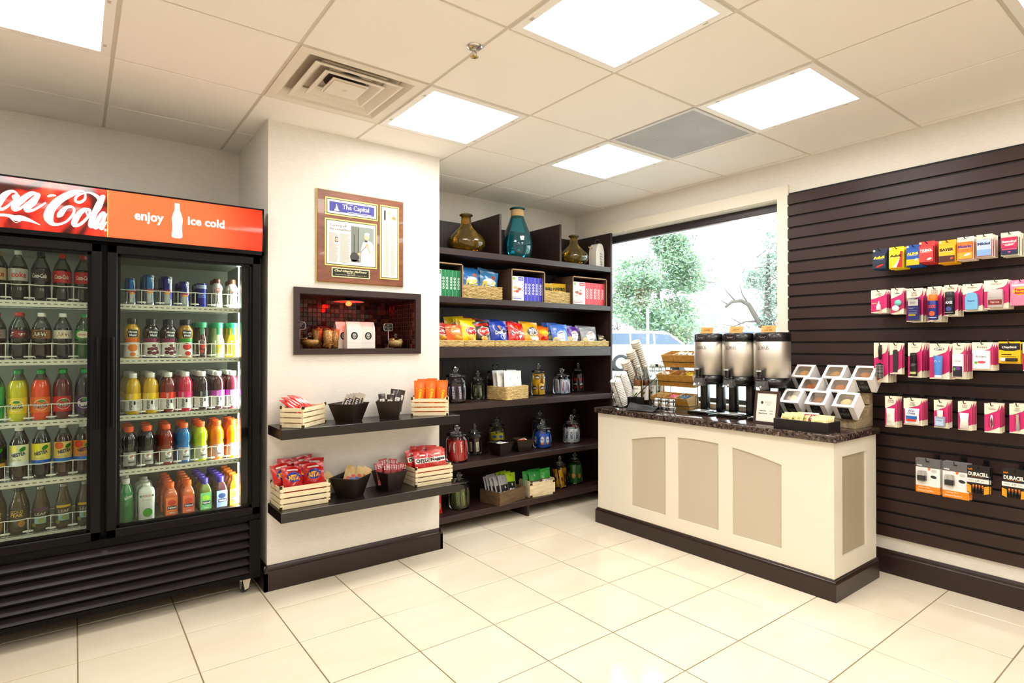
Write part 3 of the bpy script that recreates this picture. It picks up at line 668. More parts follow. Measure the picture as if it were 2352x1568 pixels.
# fourth shelf: iced teas
def tea(label, top, band, body, acc):
    pr = [(0, 0), (.026, 0), (.0325, .006), (.0345, .02), (.034, .055), (.0325, .062), (.034, .07), (.0345, .16), (.033, .168), (.026, .188), (.0165, .212), (.0135, .222), (.0135, .228)]
    def lab(m):
        sleeve(m, .0352, .066, .162, pm(top, .35)); f = cyl(.0352, .0009); m.rect(-.11, .11, .066, .086, pm(band, .4), f, 24, 1)
        m.oval(-.018, .145, .018, .017, pm(acc, .4), f, 16, 2); m.oval(.019, .142, .014, .009, pm('#3f8f36', .4), f, 14, 2, rot=.6)
        m.text('NESTEA', .004, .119, .017, pm('#20306e', .4), cyl(.0352, .0013), bold=.03, w=.05, rot=.2); m.text('ICED TEA', -.004, .094, .006, pm('#4a6ab0', .4), f)
    return bottle('iced_tea_bottle', label, 'bottle', pr, liq(body), .185, (pm('#eceae4', .4), .0155, .224, .246), lab)
put(tea('iced tea bottle with orange peach label and white cap', '#f0a860', '#2f7fd0', '#3a2110', '#e8502a'), .031, zt[3], 2)
put(tea('iced tea bottle with yellow and red label and white cap', '#f3d98a', '#2f7fd0', '#4a2c14', '#e87a4a'), -.044, zt[3], 2)
put(tea('dark iced tea bottle with lemon yellow label and blue band', '#f4e679', '#2a6ecb', '#1a0d08', '#f6ea3a'), -.124, zt[3], 2)
put(tea('diet iced tea bottle with pale cream label and white cap', '#f2efc9', '#e9eaee', '#3a2a1c', '#f2e77a'), -.203, zt[3], 2)
put(tea('dark tea bottle with amber cap and black label', '#2b1c10', '#d0a030', '#2a1408', '#c98a20'), -.285, zt[3], 2)
# floor of the left side: glass tea bottles
TEAG = clear('#b3a684', 1.0, .03, 1.5, .25, '#8a7a52')
def leaf(label, bar):
    pr = [(0, 0), (.03, 0), (.0345, .005), (.035, .03), (.0335, .09), (.031, .11), (.024, .135), (.0165, .165), (.0135, .19), (.0145, .194)]
    def lab(m):
        f = cyl(.0352, .0009); m.rect(-.03, .03, .098, .109, pm(bar, .4), cyl(.0335, .0005), 10, 1); m.text('LEAF', 0, .082, .012, pm('#d8d4c4', .4), f, w=.04)
        m.rect(-.022, .022, .038, .07, pm('#9fc2c4', .4), f, 10, 1); m.oval(.004, .052, .013, .012, pm('#9aa860', .4), cyl(.0352, .0014), 14, 2); m.oval(-.024, .034, .009, .01, pm('#8d8f4c', .4), cyl(.0352, .0014), 12, 2)
    return bottle('glass_tea_bottle', label, 'bottle', pr, TEAG, .5, (pm('#a7a49a', .3, metal=.8), .0155, .191, .206), lab, TEAG)
put(leaf('clear glass tea bottle with yellow bar on the label', '#d9b92c'), .04, .4785, 2)
put(leaf('clear glass tea bottle with yellow bar on the label', '#d9b92c'), -.042, .4785, 2)
put(leaf('clear glass tea bottle with plum coloured bar on the label', '#6e3a66'), -.125, .4785, 2)
def gold(m):
    f = cyl(.0352, .0009); m.text('GOLD', 0, .105, .012, pm('#d0a24a', .4), f, bold=.02, w=.045); m.text('PEAK', 0, .09, .014, pm('#e0b860', .4), f, bold=.02, w=.045)
    m.oval(.018, .05, .013, .016, pm('#b98a38', .35), f, 16, 2); m.text('LEMONADE TEA', -.006, .068, .006, pm('#d8d4c4', .4), f, w=.035)
def goldb(lb): return bottle('iced_tea_bottle', lb, 'bottle', [(0, 0), (.03, 0), (.0345, .005), (.035, .03), (.0345, .11), (.032, .13), (.024, .155), (.0165, .178), (.0145, .19), (.0145, .196)], TEAG, .5, (pm('#2a2725', .3), .0165, .193, .214), gold, TEAG)
put(goldb('tea bottle with gold lettering and dark cap on the fridge floor'), -.204, .4785, 2); put(goldb('tea bottle with gold lettering and dark cap on the fridge floor'), -.285, .4785, 2)
# right door, upper shelf: cans
def can(label, h, r, c1, c2='#c3c7cc', bull=True):
    t = thing('energy_drink_can', label, 'can', (0, 0, -5), group=label); a1 = pm(c1, .22, metal=.75); a2 = pm(c2, .2, metal=.85)
    zz = [h*(.05+.9*k/10) for k in range(11)]
    def mf(a, z):
        d = (a+PI/2+PI) % (2*PI)-PI; u = (z/h-.5)*.9                       # 0 = facing front
        if not bull: return a1
        return a1 if (d+u*.8 < .5) == (z > h*.5) else a2
    m = MB().lathe([(r*.82, 0), (r*.9, h*.02)]+[(r, z) for z in zz]+[(r*.88, h*.985), (r*.9, h)], None, 32, mf=mf); m.build('body', t)
    MB().lathe([(r*.84, h*.985), (r*.9, h*1.004), (r*.86, h*1.0), (r*.84, h*.985), (0, h*.985)], pm('#d7d9da', .25, metal=1), 20).build('lid', t)
    m = MB(); f = cyl(r, .0008)
    if bull: m.text('Red Bull', -.002, h*.52, .013, pm('#c41b22', .35), f, bold=.03, w=.04); m.oval(.001, h*.44, .011, .006, pm('#f0b429', .4), f, 14, 2); m.poly([(-.016, h*.44), (-.006, h*.46), (-.003, h*.43), (-.012, h*.42)], pm('#c8322a', .4), cyl(r, .0011)); m.poly([(.018, h*.44), (.008, h*.46), (.005, h*.43), (.014, h*.42)], pm('#c8322a', .4), cyl(r, .0011))
    else: m.text('BLUE', 0, h*.52, .011, pm('#9db0e8', .4), f, w=.03); m.text('EDITION', 0, h*.43, .008, pm('#9db0e8', .4), f, w=.034); m.rect(-.03, .03, h*.78, h*.93, pm('#9aa6c8', .3, metal=.7), f, 8, 1)
    m.build('label', t); return t
put(can('short sky blue and silver energy drink can on the fridge shelf', .136, .0265, '#2a6fb0'), .222, zt[0], 3, .056)
put(can('tall sky blue and silver energy drink can on the fridge shelf', .157, .0285, '#2f78b4'), .300, zt[0], 3, .06)
put(can('tall dark blue and silver energy drink can on the fridge shelf', .155, .0285, '#2a2a90'), .379, zt[0], 3, .06)
put(can('short dark blue and silver energy drink can on the fridge shelf', .133, .0265, '#28288c'), .458, zt[0], 3, .056)
put(can('short all blue energy drink can beside the coffee bottles', .130, .0265, '#24288e', bull=False), .539, zt[0], 3, .056)
def illy():
    pr = [(0, 0), (.024, 0), (.027, .004), (.027, .04), (.0235, .07), (.027, .105), (.027, .115), (.02, .128), (.016, .136)]
    def lab(m):
        f = cyl(.0275, .0009)
        for k in range(7): x = -.03+k*.01; m.poly([(x, .025), (x+.003, .025), (x+.006*(k % 3-1)+.002, .062), (x+.003, .1), (x, .1), (x+.006*(k % 3-1), .062)], PRINTK, cyl(.0255, .0016))
        m.rect(-.009, .009, .088, .108, pm('#d3281f', .4), cyl(.027, .0016), 4, 1); m.text('illy', 0, .098, .013, PRINTW, cyl(.027, .0022), w=.014); m.rect(-.02, .02, .01, .024, pm('#eceae6', .4), f, 6, 1)
    return bottle('coffee_drink_bottle', 'iced coffee bottle with zebra stripes and brown cap in the fridge', 'bottle', pr, pm('#d8d5cf', .25, metal=.4), .5, (pm('#5a3018', .4), .0175, .136, .161), lab)
put(illy(), .616, zt[0], 3, .06); put(illy(), .692, zt[0], 3, .06)
# second shelf: juices
MMP = [(0, 0), (.03, 0), (.0345, .005), (.0348, .025), (.0312, .07), (.0325, .098), (.0348, .12), (.0345, .138), (.032, .152), (.024, .164), (.02, .17), (.02, .174)]
def mmr(z):
    for (r0, z0), (r1, z1) in zip(MMP, MMP[1:]):
        if z0 <= z <= z1 and z1 > z0: return r0+(r1-r0)*(z-z0)/(z1-z0)
    return .034
def mm(label, juice, band, fruit, spots):
    def lab(m):
        f = lambda e: (lambda x, z: Vector(((mmr(z)+e)*math.sin(x/.0335), -(mmr(z)+e)*math.cos(x/.0335), z)))
        m.rect(-.06, .06, .008, .098, pm('#ece9e2', .35), f(.0006), 20, 10); m.rect(-.06, .06, .082, .102, pm(band, .35), f(.0009), 20, 2)
        for x, z, r in spots: m.oval(x, z, r, r*.9, pm(fruit, .3, var=.3, vs=120), f(.0011), 14, 3)
        m.poly([(-.023, .105), (.021, .105), (.025, .147), (-.026, .147)], PRINTW, f(.0012)); m.rect(-.021, .021, .107, .145, PRINTK, f(.0022), 10, 4)
        m.text('Minute', 0, .134, .011, PRINTW, f(.003), bold=.02, w=.034); m.text('Maid', 0, .118, .011, PRINTW, f(.003), bold=.02, w=.026)
    return bottle('juice_bottle', label, 'bottle', MMP, liq(juice), .5, (pm('#171413', .35), .0205, .171, .203), lab)
gr = [(-.016, .03, .011), (.004, .026, .011), (.02, .032, .01), (-.006, .048, .011), (.012, .05, .011), (.003, .066, .009), (-.02, .048, .008)]
put(mm('orange juice bottle with black cap and black badge', '#d9a81c', '#ea7a1e', '#ee8a22', [(0, .055, .022), (0, .022, .012)]), .229, zt[1], 2)
put(mm('grape juice bottle with purple fruit on a white label', '#2a0d14', '#8a1f5a', '#6a1430', gr), .313, zt[1], 2)
put(mm('grape juice bottle with purple fruit on a white label', '#2a0d14', '#8a1f5a', '#6a1430', gr), .391, zt[1], 2)
put(mm('apple juice bottle with green band and red fruit on the label', '#b98a2c', '#3f9a3c', '#c8352a', [(0, .06, .021), (.004, .024, .014)]), .468, zt[1], 2)
def simply(label, body, acc):
    pr = [(0, 0), (.03, 0), (.033, .004), (.0335, .05), (.032, .085), (.025, .115), (.021, .13), (.0225, .164)]
    def lab(m):
        f = cyl(.0335, .0009); m.poly([(-.014, .012), (.016, .012), (.019, .092), (-.018, .092)], pm('#eeece6', .4), f)
        m.oval(.003, .062, .012, .014, pm(acc, .35), cyl(.0335, .0016), 14, 2); m.oval(-.002, .035, .01, .009, pm(acc, .35), cyl(.0335, .0016), 14, 2); m.rect(-.008, .008, .125, .162, pm('#2b8a5a', .4), cyl(.0222, .002), 4, 1)
    return bottle('juice_carafe', label, 'bottle', pr, liq(body), .5, (pm('#1c9a6b', .35), .0265, .162, .19), lab)
put(simply('dark red juice carafe with green lid', '#4a0f0c', '#c03a22'), .54, zt[1], 3, .07)
put(simply('pale green lemonade carafe with green lid', '#c9d6a0', '#dcc832'), .62, zt[1], 3, .07)
put(simply('yellow orange juice carafe with green lid', '#f2c316', '#f0a01e'), .699, zt[1], 3, .07)
# third shelf: vitamin drinks, five deep
VP = [(0, 0), (.028, 0), (.034, .005), (.0345, .03), (.0345, .104), (.0332, .108), (.0345, .114), (.0342, .14), (.029, .163), (.019, .177), (.016, .182)]
def vit(label, body, lc):
    def lab(m):
        sleeve(m, .0352, .018, .104, pm('#ece9e6', .35)); f = cyl(.0352, .0009); m.rect(-.11, .11, .072, .104, pm(lc, .35), f, 24, 1)
        m.text('vitamin', -.012, .046, .017, PRINTK, f, rot=PI/2, bold=.02, w=.05); m.rect(.002, .01, .048, .066, PRINTK, f, 2, 1); m.text('water', -.012, .088, .01, PRINTW, cyl(.0352, .0014), rot=PI/2, w=.028)
        for z in (.06, .054, .048, .04, .034): m.rect(.014, .03, z, z+.0015, pm('#a9a5a0', .5), f, 3, 1)
    return bottle('vitamin_drink_bottle', label, 'bottle', VP, liq(body), .5, (pm('#efedea', .4), .0185, .181, .206), lab)
for x, b, l, n in ((.233, '#dcb40c', '#f2cf16', 'yellow vitamin drink bottle with white cap'), (.310, '#dcb40c', '#f2cf16', 'yellow vitamin drink bottle with white cap'), (.387, '#7a1408', '#e2421c', 'dark red vitamin drink bottle with orange red label'), (.466, '#d3234f', '#e8307a', 'hot pink vitamin drink bottle with white cap'),
                   (.543, '#2a0d10', '#1d1a1c', 'nearly black vitamin drink bottle with black label'), (.620, '#4a1424', '#c84fc0', 'dark plum vitamin drink bottle with lilac label'), (.695, '#6a1a30', '#cf62c8', 'wine red vitamin drink bottle with orchid label')):
    put(vit(n, b, l), x, zt[2], 5, .0745)
# fourth shelf: sports drinks, three deep
GP = [(0, 0), (.029, 0), (.0345, .006), (.0352, .03), (.0348, .075), (.032, .09), (.0305, .097), (.034, .107), (.0352, .128), (.0325, .15), (.0225, .172), (.0185, .18)]
def sport(label, body):
    def lab(m):
        f = cyl(.0353, .0009); m.rect(-.03, .03, .014, .082, clear('#ffffff', .3, .2, 1.4, .55, '#d9d7d2'), f, 12, 2)
        m.text('G', .004, .058, .034, pm('#f1efea', .4), cyl(.0353, .0016), bold=.05, w=.03); m.poly([(.004, .056), (.012, .07), (.015, .07), (.008, .055)], pm('#e8641a', .4), cyl(.0353, .0022)); m.rect(-.008, .02, .028, .035, pm('#57504c', .5), cyl(.0353, .0016), 4, 1)
    return bottle('sports_drink_bottle', label, 'bottle', GP, liq(body), .5, (pm('#f06a1c', .35), .0208, .179, .207), lab)
for x, b, n in ((.218, '#3a3632', 'smoky clear sports drink bottle with orange cap'), (.296, '#3a3632', 'smoky clear sports drink bottle with orange cap'), (.379, '#8f2a0c', 'rusty red sports drink bottle with orange cap'), (.459, '#1f78b8', 'blue sports drink bottle with orange cap'),
                (.538, '#c4d314', 'lime yellow sports drink bottle with orange cap'), (.617, '#f58a0c', 'bright orange sports drink bottle with orange cap'), (.697, '#f58a0c', 'bright orange sports drink bottle with orange cap')):
    put(sport(n, b), x, zt[3], 3, .077)
# fridge floor on the right: aloe, coconut water, smoothies
FF = .4562
def aloel(m): m.text('aloe', .004, .128, .02, pm('#e6f2e2', .4), cyl(.0325, .0015), bold=.03, w=.036, rot=.3); m.rect(-.03, .03, .11, .15, pm('#3fa36a', .3), cyl(.0322, .0008), 8, 1)
put(bottle('aloe_drink_bottle', 'green aloe drink bottle with white cap on the fridge floor', 'bottle', [(0, 0), (.028, 0), (.033, .006), (.033, .11), (.0315, .145), (.022, .172), (.0145, .186), (.0145, .19)], liq('#4f9a5c'), .5, (pm('#efedea', .4), .016, .188, .216), aloel), .206, FF, 4)
def coco(m):
    f = flat(.0008, -.0362); m.text('FOCO', 0, .122, .011, pm('#b0322a', .4), f, bold=.02, w=.036); m.text('Coconut', 0, .102, .009, pm('#9aa58f', .4), f, w=.04); m.rect(-.03, -.022, .117, .127, pm('#3f9a52', .4), f).rect(.022, .03, .117, .127, pm('#3f9a52', .4), f)
    m.oval(.004, .038, .021, .022, pm('#5fae3a', .35, var=.2, vs=80), f, 20, 2)
put(bottle('coconut_water_bottle', 'white square coconut water bottle with green coconut picture', 'bottle', [(0, 0), (.034, 0), (.0362, .004), (.0362, .14), (.033, .155), (.017, .166), (.015, .168)], pm('#eceee8', .3), .5, (pm('#f0efea', .4), .019, .166, .182), coco, n=24, sq=7), .291, FF, 3, .08)
def naked(label, body, cap, lc, bg):
    def lab(m):
        f = flat(.0008, -.0307); m.rect(-.027, .027, .008, .096, pm(bg, .35), f); m.oval(0, .068, .019, .014, pm(lc, .35, var=.4, vs=90), flat(.0011, -.0307), 16, 2)
        m.rect(-.02, .022, .034, .052, pm('#241f4e', .4), flat(.0014, -.0307)); m.text('Naked', .001, .043, .011, PRINTW, flat(.0018, -.0307), bold=.03, w=.036); m.rect(-.01, .012, .014, .018, pm('#d9d5cc', .5), flat(.0012, -.0307))
    return bottle('smoothie_bottle', label, 'bottle', [(0, 0), (.0285, 0), (.0307, .004), (.0307, .1), (.029, .11), (.022, .13), (.0165, .138), (.0165, .14)], liq(body), .5, (pm(cap, .35), .0188, .138, .17), lab, n=24, sq=7)
put(naked('deep orange smoothie bottle with peach label', '#d2691e', '#f2701a', '#d8441e', '#f08a4a'), .398, FF, 5, .068)
put(naked('orange smoothie bottle with coral label beside the green one', '#d8702a', '#f47a1c', '#e0502a', '#ee7a5a'), .477, FF, 5, .068)
put(naked('green smoothie bottle with violet cap', '#6f7a2a', '#4a35b0', '#a8cf3a', '#7fc080'), .557, FF, 5, .068)
put(naked('blue grey smoothie bottle with violet cap', '#5a3030', '#4a35b0', '#3a4a7a', '#9fb2dc'), .635, FF, 5, .068)
put(naked('golden orange smoothie bottle with orange cap', '#f09a1c', '#f58a20', '#e8a01e', '#f4b04a'), .708, FF, 5, .068)
# ------------------------------------------------------------------ builders for packed goods
def bagmesh(mb, w, h, d, mat, seed=0, nx=9, nz=11, wr=.12, crimp=.07, back=None, flare=.0):
    """pillow bag standing on z=0, crimped seams top and bottom; returns a map (x,z) -> point on its front"""
    rg = random.Random(seed); ph = [rg.uniform(0, 6.28) for _ in range(6)]
    def th(u, v):                                   # u,v in 0..1
        a = max(0, 1-abs(2*u-1)**2.6); vv = (v-crimp)/(1-2*crimp)
        b = 0 if vv <= 0 or vv >= 1 else (1-abs(2*vv-1)**2.4)
        k = 1+wr*(math.sin(7*u+9*v+ph[0])+.7*math.sin(15*u-11*v+ph[1])+.5*math.sin(23*v+ph[2]+6*u))
        return d/2*a*b*k+.0008
    def wid(v): return 1-.06*math.sin(PI*v)+flare*(v-.5)
    def pos(u, v, s):
        return Vector(((u-.5)*w*wid(v), s*th(u, v)+wr*.012*math.sin(5*v+ph[3])*(abs(2*v-1)**2), v*h+wr*.02*h*math.sin(4*u+ph[4])*(v > .9)))
    for s, m in ((-1, mat), (1, back or mat)):
        vs = [pos(i/nx, j/nz, s) for j in range(nz+1) for i in range(nx+1)]
        fs = [(j*(nx+1)+i, j*(nx+1)+i+1, (j+1)*(nx+1)+i+1, (j+1)*(nx+1)+i) for j in range(nz) for i in range(nx)]
        if s > 0: fs = [f[::-1] for f in fs]
        mb.add(vs, fs, m, True)
    def fm(eps=.0012):
        def f(x, z):
            v = min(max(z/h, 0), 1); u = min(max(x/(w*wid(v))+.5, 0), 1); p = pos(u, v, -1); return Vector((x, p.y-eps, z))
        return f
    return fm
def bagthing(name, label, cat, w, h, d, mat, prints=None, seed=0, group=None, wr=.12, crimp=.07):
    t = thing(name, label, cat, (0, 0, -5), group=group)
    m = MB(); fm = bagmesh(m, w, h, d, mat, seed, wr=wr, crimp=crimp); m.build('wrapper', t)
    if prints: m = MB(); prints(m, fm); m.build('print', t)
    return t
def place(t, x, y, z, rz=0, rx=0, ry=0): t.location = (x, y, z); t.rotation_euler = (rx, ry, rz); return t
FOIL = lambda c: pm(c, .28, spec=.6, coat=.35)
BRASS = pm('#5a4a30', .4, metal=.6); PINE = wood('#e3d2a8', '#efe3c4', .55, 2.0, (3, 30, 30), 0, 'pale_pine')
def crate(label, w, d, h, loc, rz, group=None):
    t = thing('slatted_crate', label, 'crate', loc, rz, group=group); sl = (h-.006)/4; g = .007
    MB().box(-w/2+.006, w/2-.006, -d/2+.006, d/2-.006, .002, .008, PINE).build('base_board', t)
    for k in range(4):
        z0 = .001+k*sl; z1 = z0+sl-g
        for s in (-1, 1):
            MB().rbox(-w/2, w/2, -.0035, .0035, z0, z1, PINE, .001).build('slat', t, (0, s*(d/2-.0035), 0))
            MB().rbox(-.0035, .0035, -d/2+.007, d/2-.007, z0, z1, PINE, .001).build('slat', t, (s*(w/2-.0035), 0, 0))
    for sx in (-1, 1):
        for sy in (-1, 1):
            MB().box(-.006, .006, -.006, .006, .002, h-.004, PINE).build('corner_post', t, (sx*(w/2-.013), sy*(d/2-.013), 0))
            for z in (.0, h-.019): MB().box(-.011 if sx > 0 else -.0008, .0008 if sx > 0 else .011, -.0008, .0008, 0, .016, BRASS).box(-.0008, .0008, -.011 if sy > 0 else -.0008, .0008 if sy > 0 else .011, 0, .016, BRASS).build('corner_bracket', t, (sx*w/2, sy*d/2, z))
    return t
BRZ = pm('#33261a', .4, metal=.35, var=.25, vs=40, stretch=(1, 1, 8))
def bowl(label, b, r, h, loc, rz, group=None, mat=None):
    t = thing('square_bowl', label, 'bowl', loc, rz, group=group); m = MB(); P = [(-1, -1), (1, -1), (1, 1), (-1, 1)]; vs = []
    for a, z in ((b/2, 0), (r/2, h), (r/2-.006, h), (b/2-.004, .006)): vs += [(a*x, a*y, z) for x, y in P]
    fs = [(3, 2, 1, 0), (12, 13, 14, 15)]+[(l*4+k, l*4+(k+1) % 4, (l+1)*4+(k+1) % 4, (l+1)*4+k) for l in range(3) for k in range(4)]
    m.add(vs, fs, mat or BRZ).build('body', t)
    m = MB(); ring(m, r/2+.001, h-.003, r/2-.007, h-.003, .004, mat or BRZ); m.build('rim', t); return t
# ------------------------------------------------------------------ plaque on the pillar
WOODP = wood('#6a3a26', '#8a5236', .3, 3.0, (3, 12, 12), .4, 'walnut_plaque'); GOLDP = pm('#e3cf86', .35, metal=.3)
pl = thing('wall_plaque', 'brown wooden plaque with framed newspaper clippings on the pillar', 'plaque', (1.101, CY, 1.707))
PW, PH = .545, .535
MB().rbox(0, PW, -.016, 0, 0, PH, WOODP, .003).build('board', pl)
m = MB(); m.box(-.002, PW+.002, -.011, -.001, -.002, PH+.002, GOLDP); m.build('gold_edge', pl)
def plate(name, u0, u1, v0, v1, fn):
    x0, x1, z1, z0 = u0*PW, u1*PW, PH*(1-v0), PH*(1-v1); p = MB().rbox(x0, x1, -.0195, -.0155, z0, z1, GOLDP, .001).build(name, pl)
    m = MB(); f = flat(0, -.0198); m.rect(x0+.008, x1-.008, z0+.008, z1-.008, PRINTK, f); m.rect(x0+.012, x1-.012, z0+.012, z1-.012, PAPERW, flat(.0003, -.0198)); fn(m, x0+.012, x1-.012, z0+.012, z1-.012, lambda e=1: flat(.0003+.0003*e, -.0198)); m.build('clipping', p)
INK = pm('#a5a29c', .6); GREY = pm('#77756f', .6)
def lines(m, x0, x1, z0, z1, f, p=.0042):
    z = z1
    while z > z0: m.rect(x0, x1-random.random()**4*.3*(x1-x0), z-.0022, z, INK, f); z -= p
def hd(m, x0, x1, z0, z1, F):
    m.rect(x0+.012, x1-.012, z0+.012, z1-.012, pm('#4a4fa8', .5), F()); cz = (z0+z1)/2; m.text('The Capital', (x0+x1)/2+.022, cz+.002, .036, PRINTW, F(2), bold=.01, w=.165)
    x = x0+.055; m.poly([(x-.016, z0+.016), (x+.016, z0+.016), (x+.012, z0+.026), (x-.012, z0+.026)], PRINTW, F(2)); m.poly([(x-.009, z0+.028), (x+.009, z0+.028), (x+.004, z0+.042), (x, z0+.06), (x-.004, z0+.042)], PRINTW, F(2))
    m.rect(x0+.12, x1-.03, z0+.016, z0+.0185, PRINTW, F(2)); m.rect(x0+.11, x0+.15, z1-.02, z1-.018, PRINTW, F(2))
plate('header_plate', .085, .68, .075, .27, hd)
def art(m, x0, x1, z0, z1, F):
    m.text('Cooking off', x0+.068, z1-.028, .018, pm('#2a2826', .5), F(), bold=.01, w=.1); m.text('the competition', x0+.082, z1-.049, .018, pm('#2a2826', .5), F(), bold=.01, w=.132)
    lines(m, x0+.012, x0+.066, z0+.012, z1-.07, F()); lines(m, x0+.076, x0+.138, z0+.012, z1-.07, F())
    m.rect(x0+.044, x0+.07, z1-.135, z1-.09, PAPERW, F(1.5)).rect(x0+.047, x0+.067, z1-.124, z1-.092, pm('#8a8078', .5), F(2)).oval(x0+.058, z1-.108, .008, .011, pm('#e8c4a4', .5), F(3), 12, 1)
    a, b, c, d = x0+.145, x1-.01, z0+.02, z1-.018; m.rect(a, b, c, d, pm('#9aa5a2', .5), F())
    m.rect(a, a+.05, c, d, pm('#858a84', .5), F(2)).rect(a+.046, a+.05, c+.02, d-.01, pm('#3a3c3a', .5), F(3)).rect(a+.016, a+.022, c+.05, d-.05, pm('#5a5c58', .5), F(3)).rect(a+.028, a+.034, c+.03, d-.06, pm('#8d9088', .5), F(3))
    m.oval(a+.02, c+.03, .026, .028, pm('#4f4c48', .5), F(4), 18, 1).rect(a, a+.05, c, c+.014, pm('#6a6862', .5), F(4))
    m.poly([(a+.062, c), (b, c), (b, c+.1), (b-.01, c+.125), (b-.03, c+.135), (a+.075, c+.125), (a+.062, c+.08)], pm('#f6f5f2', .5), F(4))
    m.oval(a+.098, c+.158, .017, .022, pm('#ecc3a6', .5), F(5), 16, 1).oval(a+.1, c+.174, .017, .009, pm('#ece8e4', .5), F(6), 14, 1).rect(a+.086, a+.102, c+.126, c+.136, pm('#2c2a2c', .5), F(6))
    m.poly([(a+.042, c+.044), (a+.1, c+.112), (a+.104, c+.108), (a+.046, c+.04)], pm('#9a978f', .5), F(6)).oval(a+.05, c+.05, .011, .008, pm('#e8b896', .5), F(7), 10, 1).oval(a+.1, c+.108, .01, .011, pm('#e8b896', .5), F(7), 10, 1).poly([(a+.106, c+.1), (a+.124, c+.062), (a+.118, c+.058), (a+.1, c+.096)], pm('#e8b896', .5), F(7))
plate('article_plate', .08, .67, .305, .82, art)
def colm(m, x0, x1, z0, z1, F):
    m.rect(x0+.012, x1-.01, z1-.085, z1-.014, pm('#d9dcd4', .5), F()).oval(x0+.05, z1-.06, .02, .025, pm('#f4f2ee', .5), F(2), 12, 1).oval(x0+.048, z1-.032, .009, .011, pm('#e4b898', .5), F(3), 10, 1).rect(x0+.014, x0+.026, z1-.08, z1-.02, pm('#4a4c48', .5), F(2)).oval(x1-.024, z1-.062, .014, .01, pm('#c89a4a', .5), F(3), 10, 1)
    lines(m, x0+.012, x0+.05, z0+.012, z1-.105, F()); lines(m, x0+.056, x1-.012, z0+.012, z1-.105, F())
plate('column_plate', .705, .94, .072, .925, colm)
x0, x1, z1, z0 = .155*PW, .585*PW, PH*(1-.835), PH*(1-.94); p = MB().rbox(x0, x1, -.0195, -.0155, z0, z1, pm('#efe6b8', .35), .001).build('name_plate', pl)
m = MB().rect(x0+.006, x1-.006, z0+.006, z1-.006, pm('#1d1b12', .35), flat(.0003, -.0195)); f = flat(.0007, -.0195); xc = (x0+x1)/2; GT = pm('#efe6c0', .4)
m.text('Chef Charles McKnew', xc, z1-.018, .012, GT, f, shear=.3, bold=.03, w=.2).text('Port of Call', xc, z1-.03, .007, GT, f, bold=.02, w=.05).text('Presented by The Capital Gazette  October 3, 2013', xc, z1-.041, .006, GT, f, bold=.01, w=.19); m.build('engraving', p)
# ------------------------------------------------------------------ niche: frame, mosaic tiles, warming lamp
fr = struct(MB().box(NX0, NX1, NY-.001, NY+.012, NZ0, NZ1, pm('#4d4038', .7)).box(NX1-.0005, NX1+.0, CY, NY, NZ0, NZ1, pm('#8a7a66', .7)).box(NX0, NX0+.0005, CY, NY, NZ0, NZ1, pm('#8a7a66', .7)).build('trim_1'))
a0, a1, b0, b1 = .975, 1.768, 1.286, 1.668; i0, i1, j0, j1 = 1.004, 1.73, 1.318, 1.632
for P in ([(a0, b0), (a1, b0), (i1, j0), (i0, j0)], [(a1, b0), (a1, b1), (i1, j1), (i1, j0)], [(a1, b1), (a0, b1), (i0, j1), (i1, j1)], [(a0, b1), (a0, b0), (i0, j0), (i0, j1)]):
    MB().prism([(x, z) for x, z in P], .022, DARKW, TR(0, CY, 0, PI/2)).build('frame_piece', fr)
MB().box(NX0, NX1, CY+.001, NY, NZ0, NZ0+.008, pm('#4a3c34', .35)).build('ledge', fr); MB().box(NX0, NX1, CY+.001, NY, NZ1-.006, NZ1, pm('#33241f', .4)).build('niche_ceiling', fr)
mos = bpy.data.materials.new('glazed_mosaic'); mos.use_nodes = True; nt = mos.node_tree; b = nt.nodes['Principled BSDF']; oi = nt.nodes.new('ShaderNodeObjectInfo'); r = nt.nodes.new('ShaderNodeValToRGB')
r.color_ramp.elements[0].color = rgb('#140c0b'); r.color_ramp.elements[1].color = rgb('#5a3a28'); q = r.color_ramp.elements.new(.5); q.color = rgb('#2c1a16'); nt.links.new(oi.outputs['Random'], r.inputs[0]); nt.links.new(r.outputs[0], b.inputs['Base Color']); b.inputs['Roughness'].default_value = .12
ts = (NX1-NX0)/25; tz = (NZ1-NZ0-.008)/11; td = MB().rbox(-ts/2+.0013, ts/2-.0013, -.003, .003, -tz/2+.0013, tz/2-.0013, mos, .0012); tdat = None
def tile(loc, rz):
    global tdat
    if tdat is None: o = td.build('tile', fr); tdat = o.data
    else: o = bpy.data.objects.new('tile', tdat); COL.objects.link(o); o.parent = fr
    o.location = loc; o.rotation_euler = (random.uniform(-.04, .04), random.uniform(-.03, .03), rz+random.uniform(-.05, .05))
for i in range(25):
    for j in range(11): tile((NX0+(i+.5)*ts, NY-.002, NZ0+.008+(j+.5)*tz), 0)
rest = MB()
for i in range(13):
    for j in range(11):
        y = NY-.006-(i+.5)*ts; z = NZ0+.008+(j+.5)*tz
        if i >= 11: tile((NX1-.002, y, z), PI/2)
        else: rest.rbox(-.003, .003, -ts/2+.0013, ts/2-.0013, -tz/2+.0013, tz/2-.0013, mos, .0012, 1, TR(NX1-.002, y, z, random.uniform(-.04, .04), random.uniform(-.03, .03)))
        rest.rbox(-.003, .003, -ts/2+.0013, ts/2-.0013, -tz/2+.0013, tz/2-.0013, mos, .0012, 1, TR(NX0+.002, y, z))
rest.build('mosaic_tiles', fr)['kind'] = 'stuff'
lp = thing('heat_lamp', 'red glowing disc heat lamp under the niche ceiling', 'lamp', (1.352, 3.45, NZ1-.006))
MB().lathe([(.02, 0), (.02, -.012), (.012, -.014), (.012, -.016)], pm('#3a1a14', .4), 16).build('mount', lp)
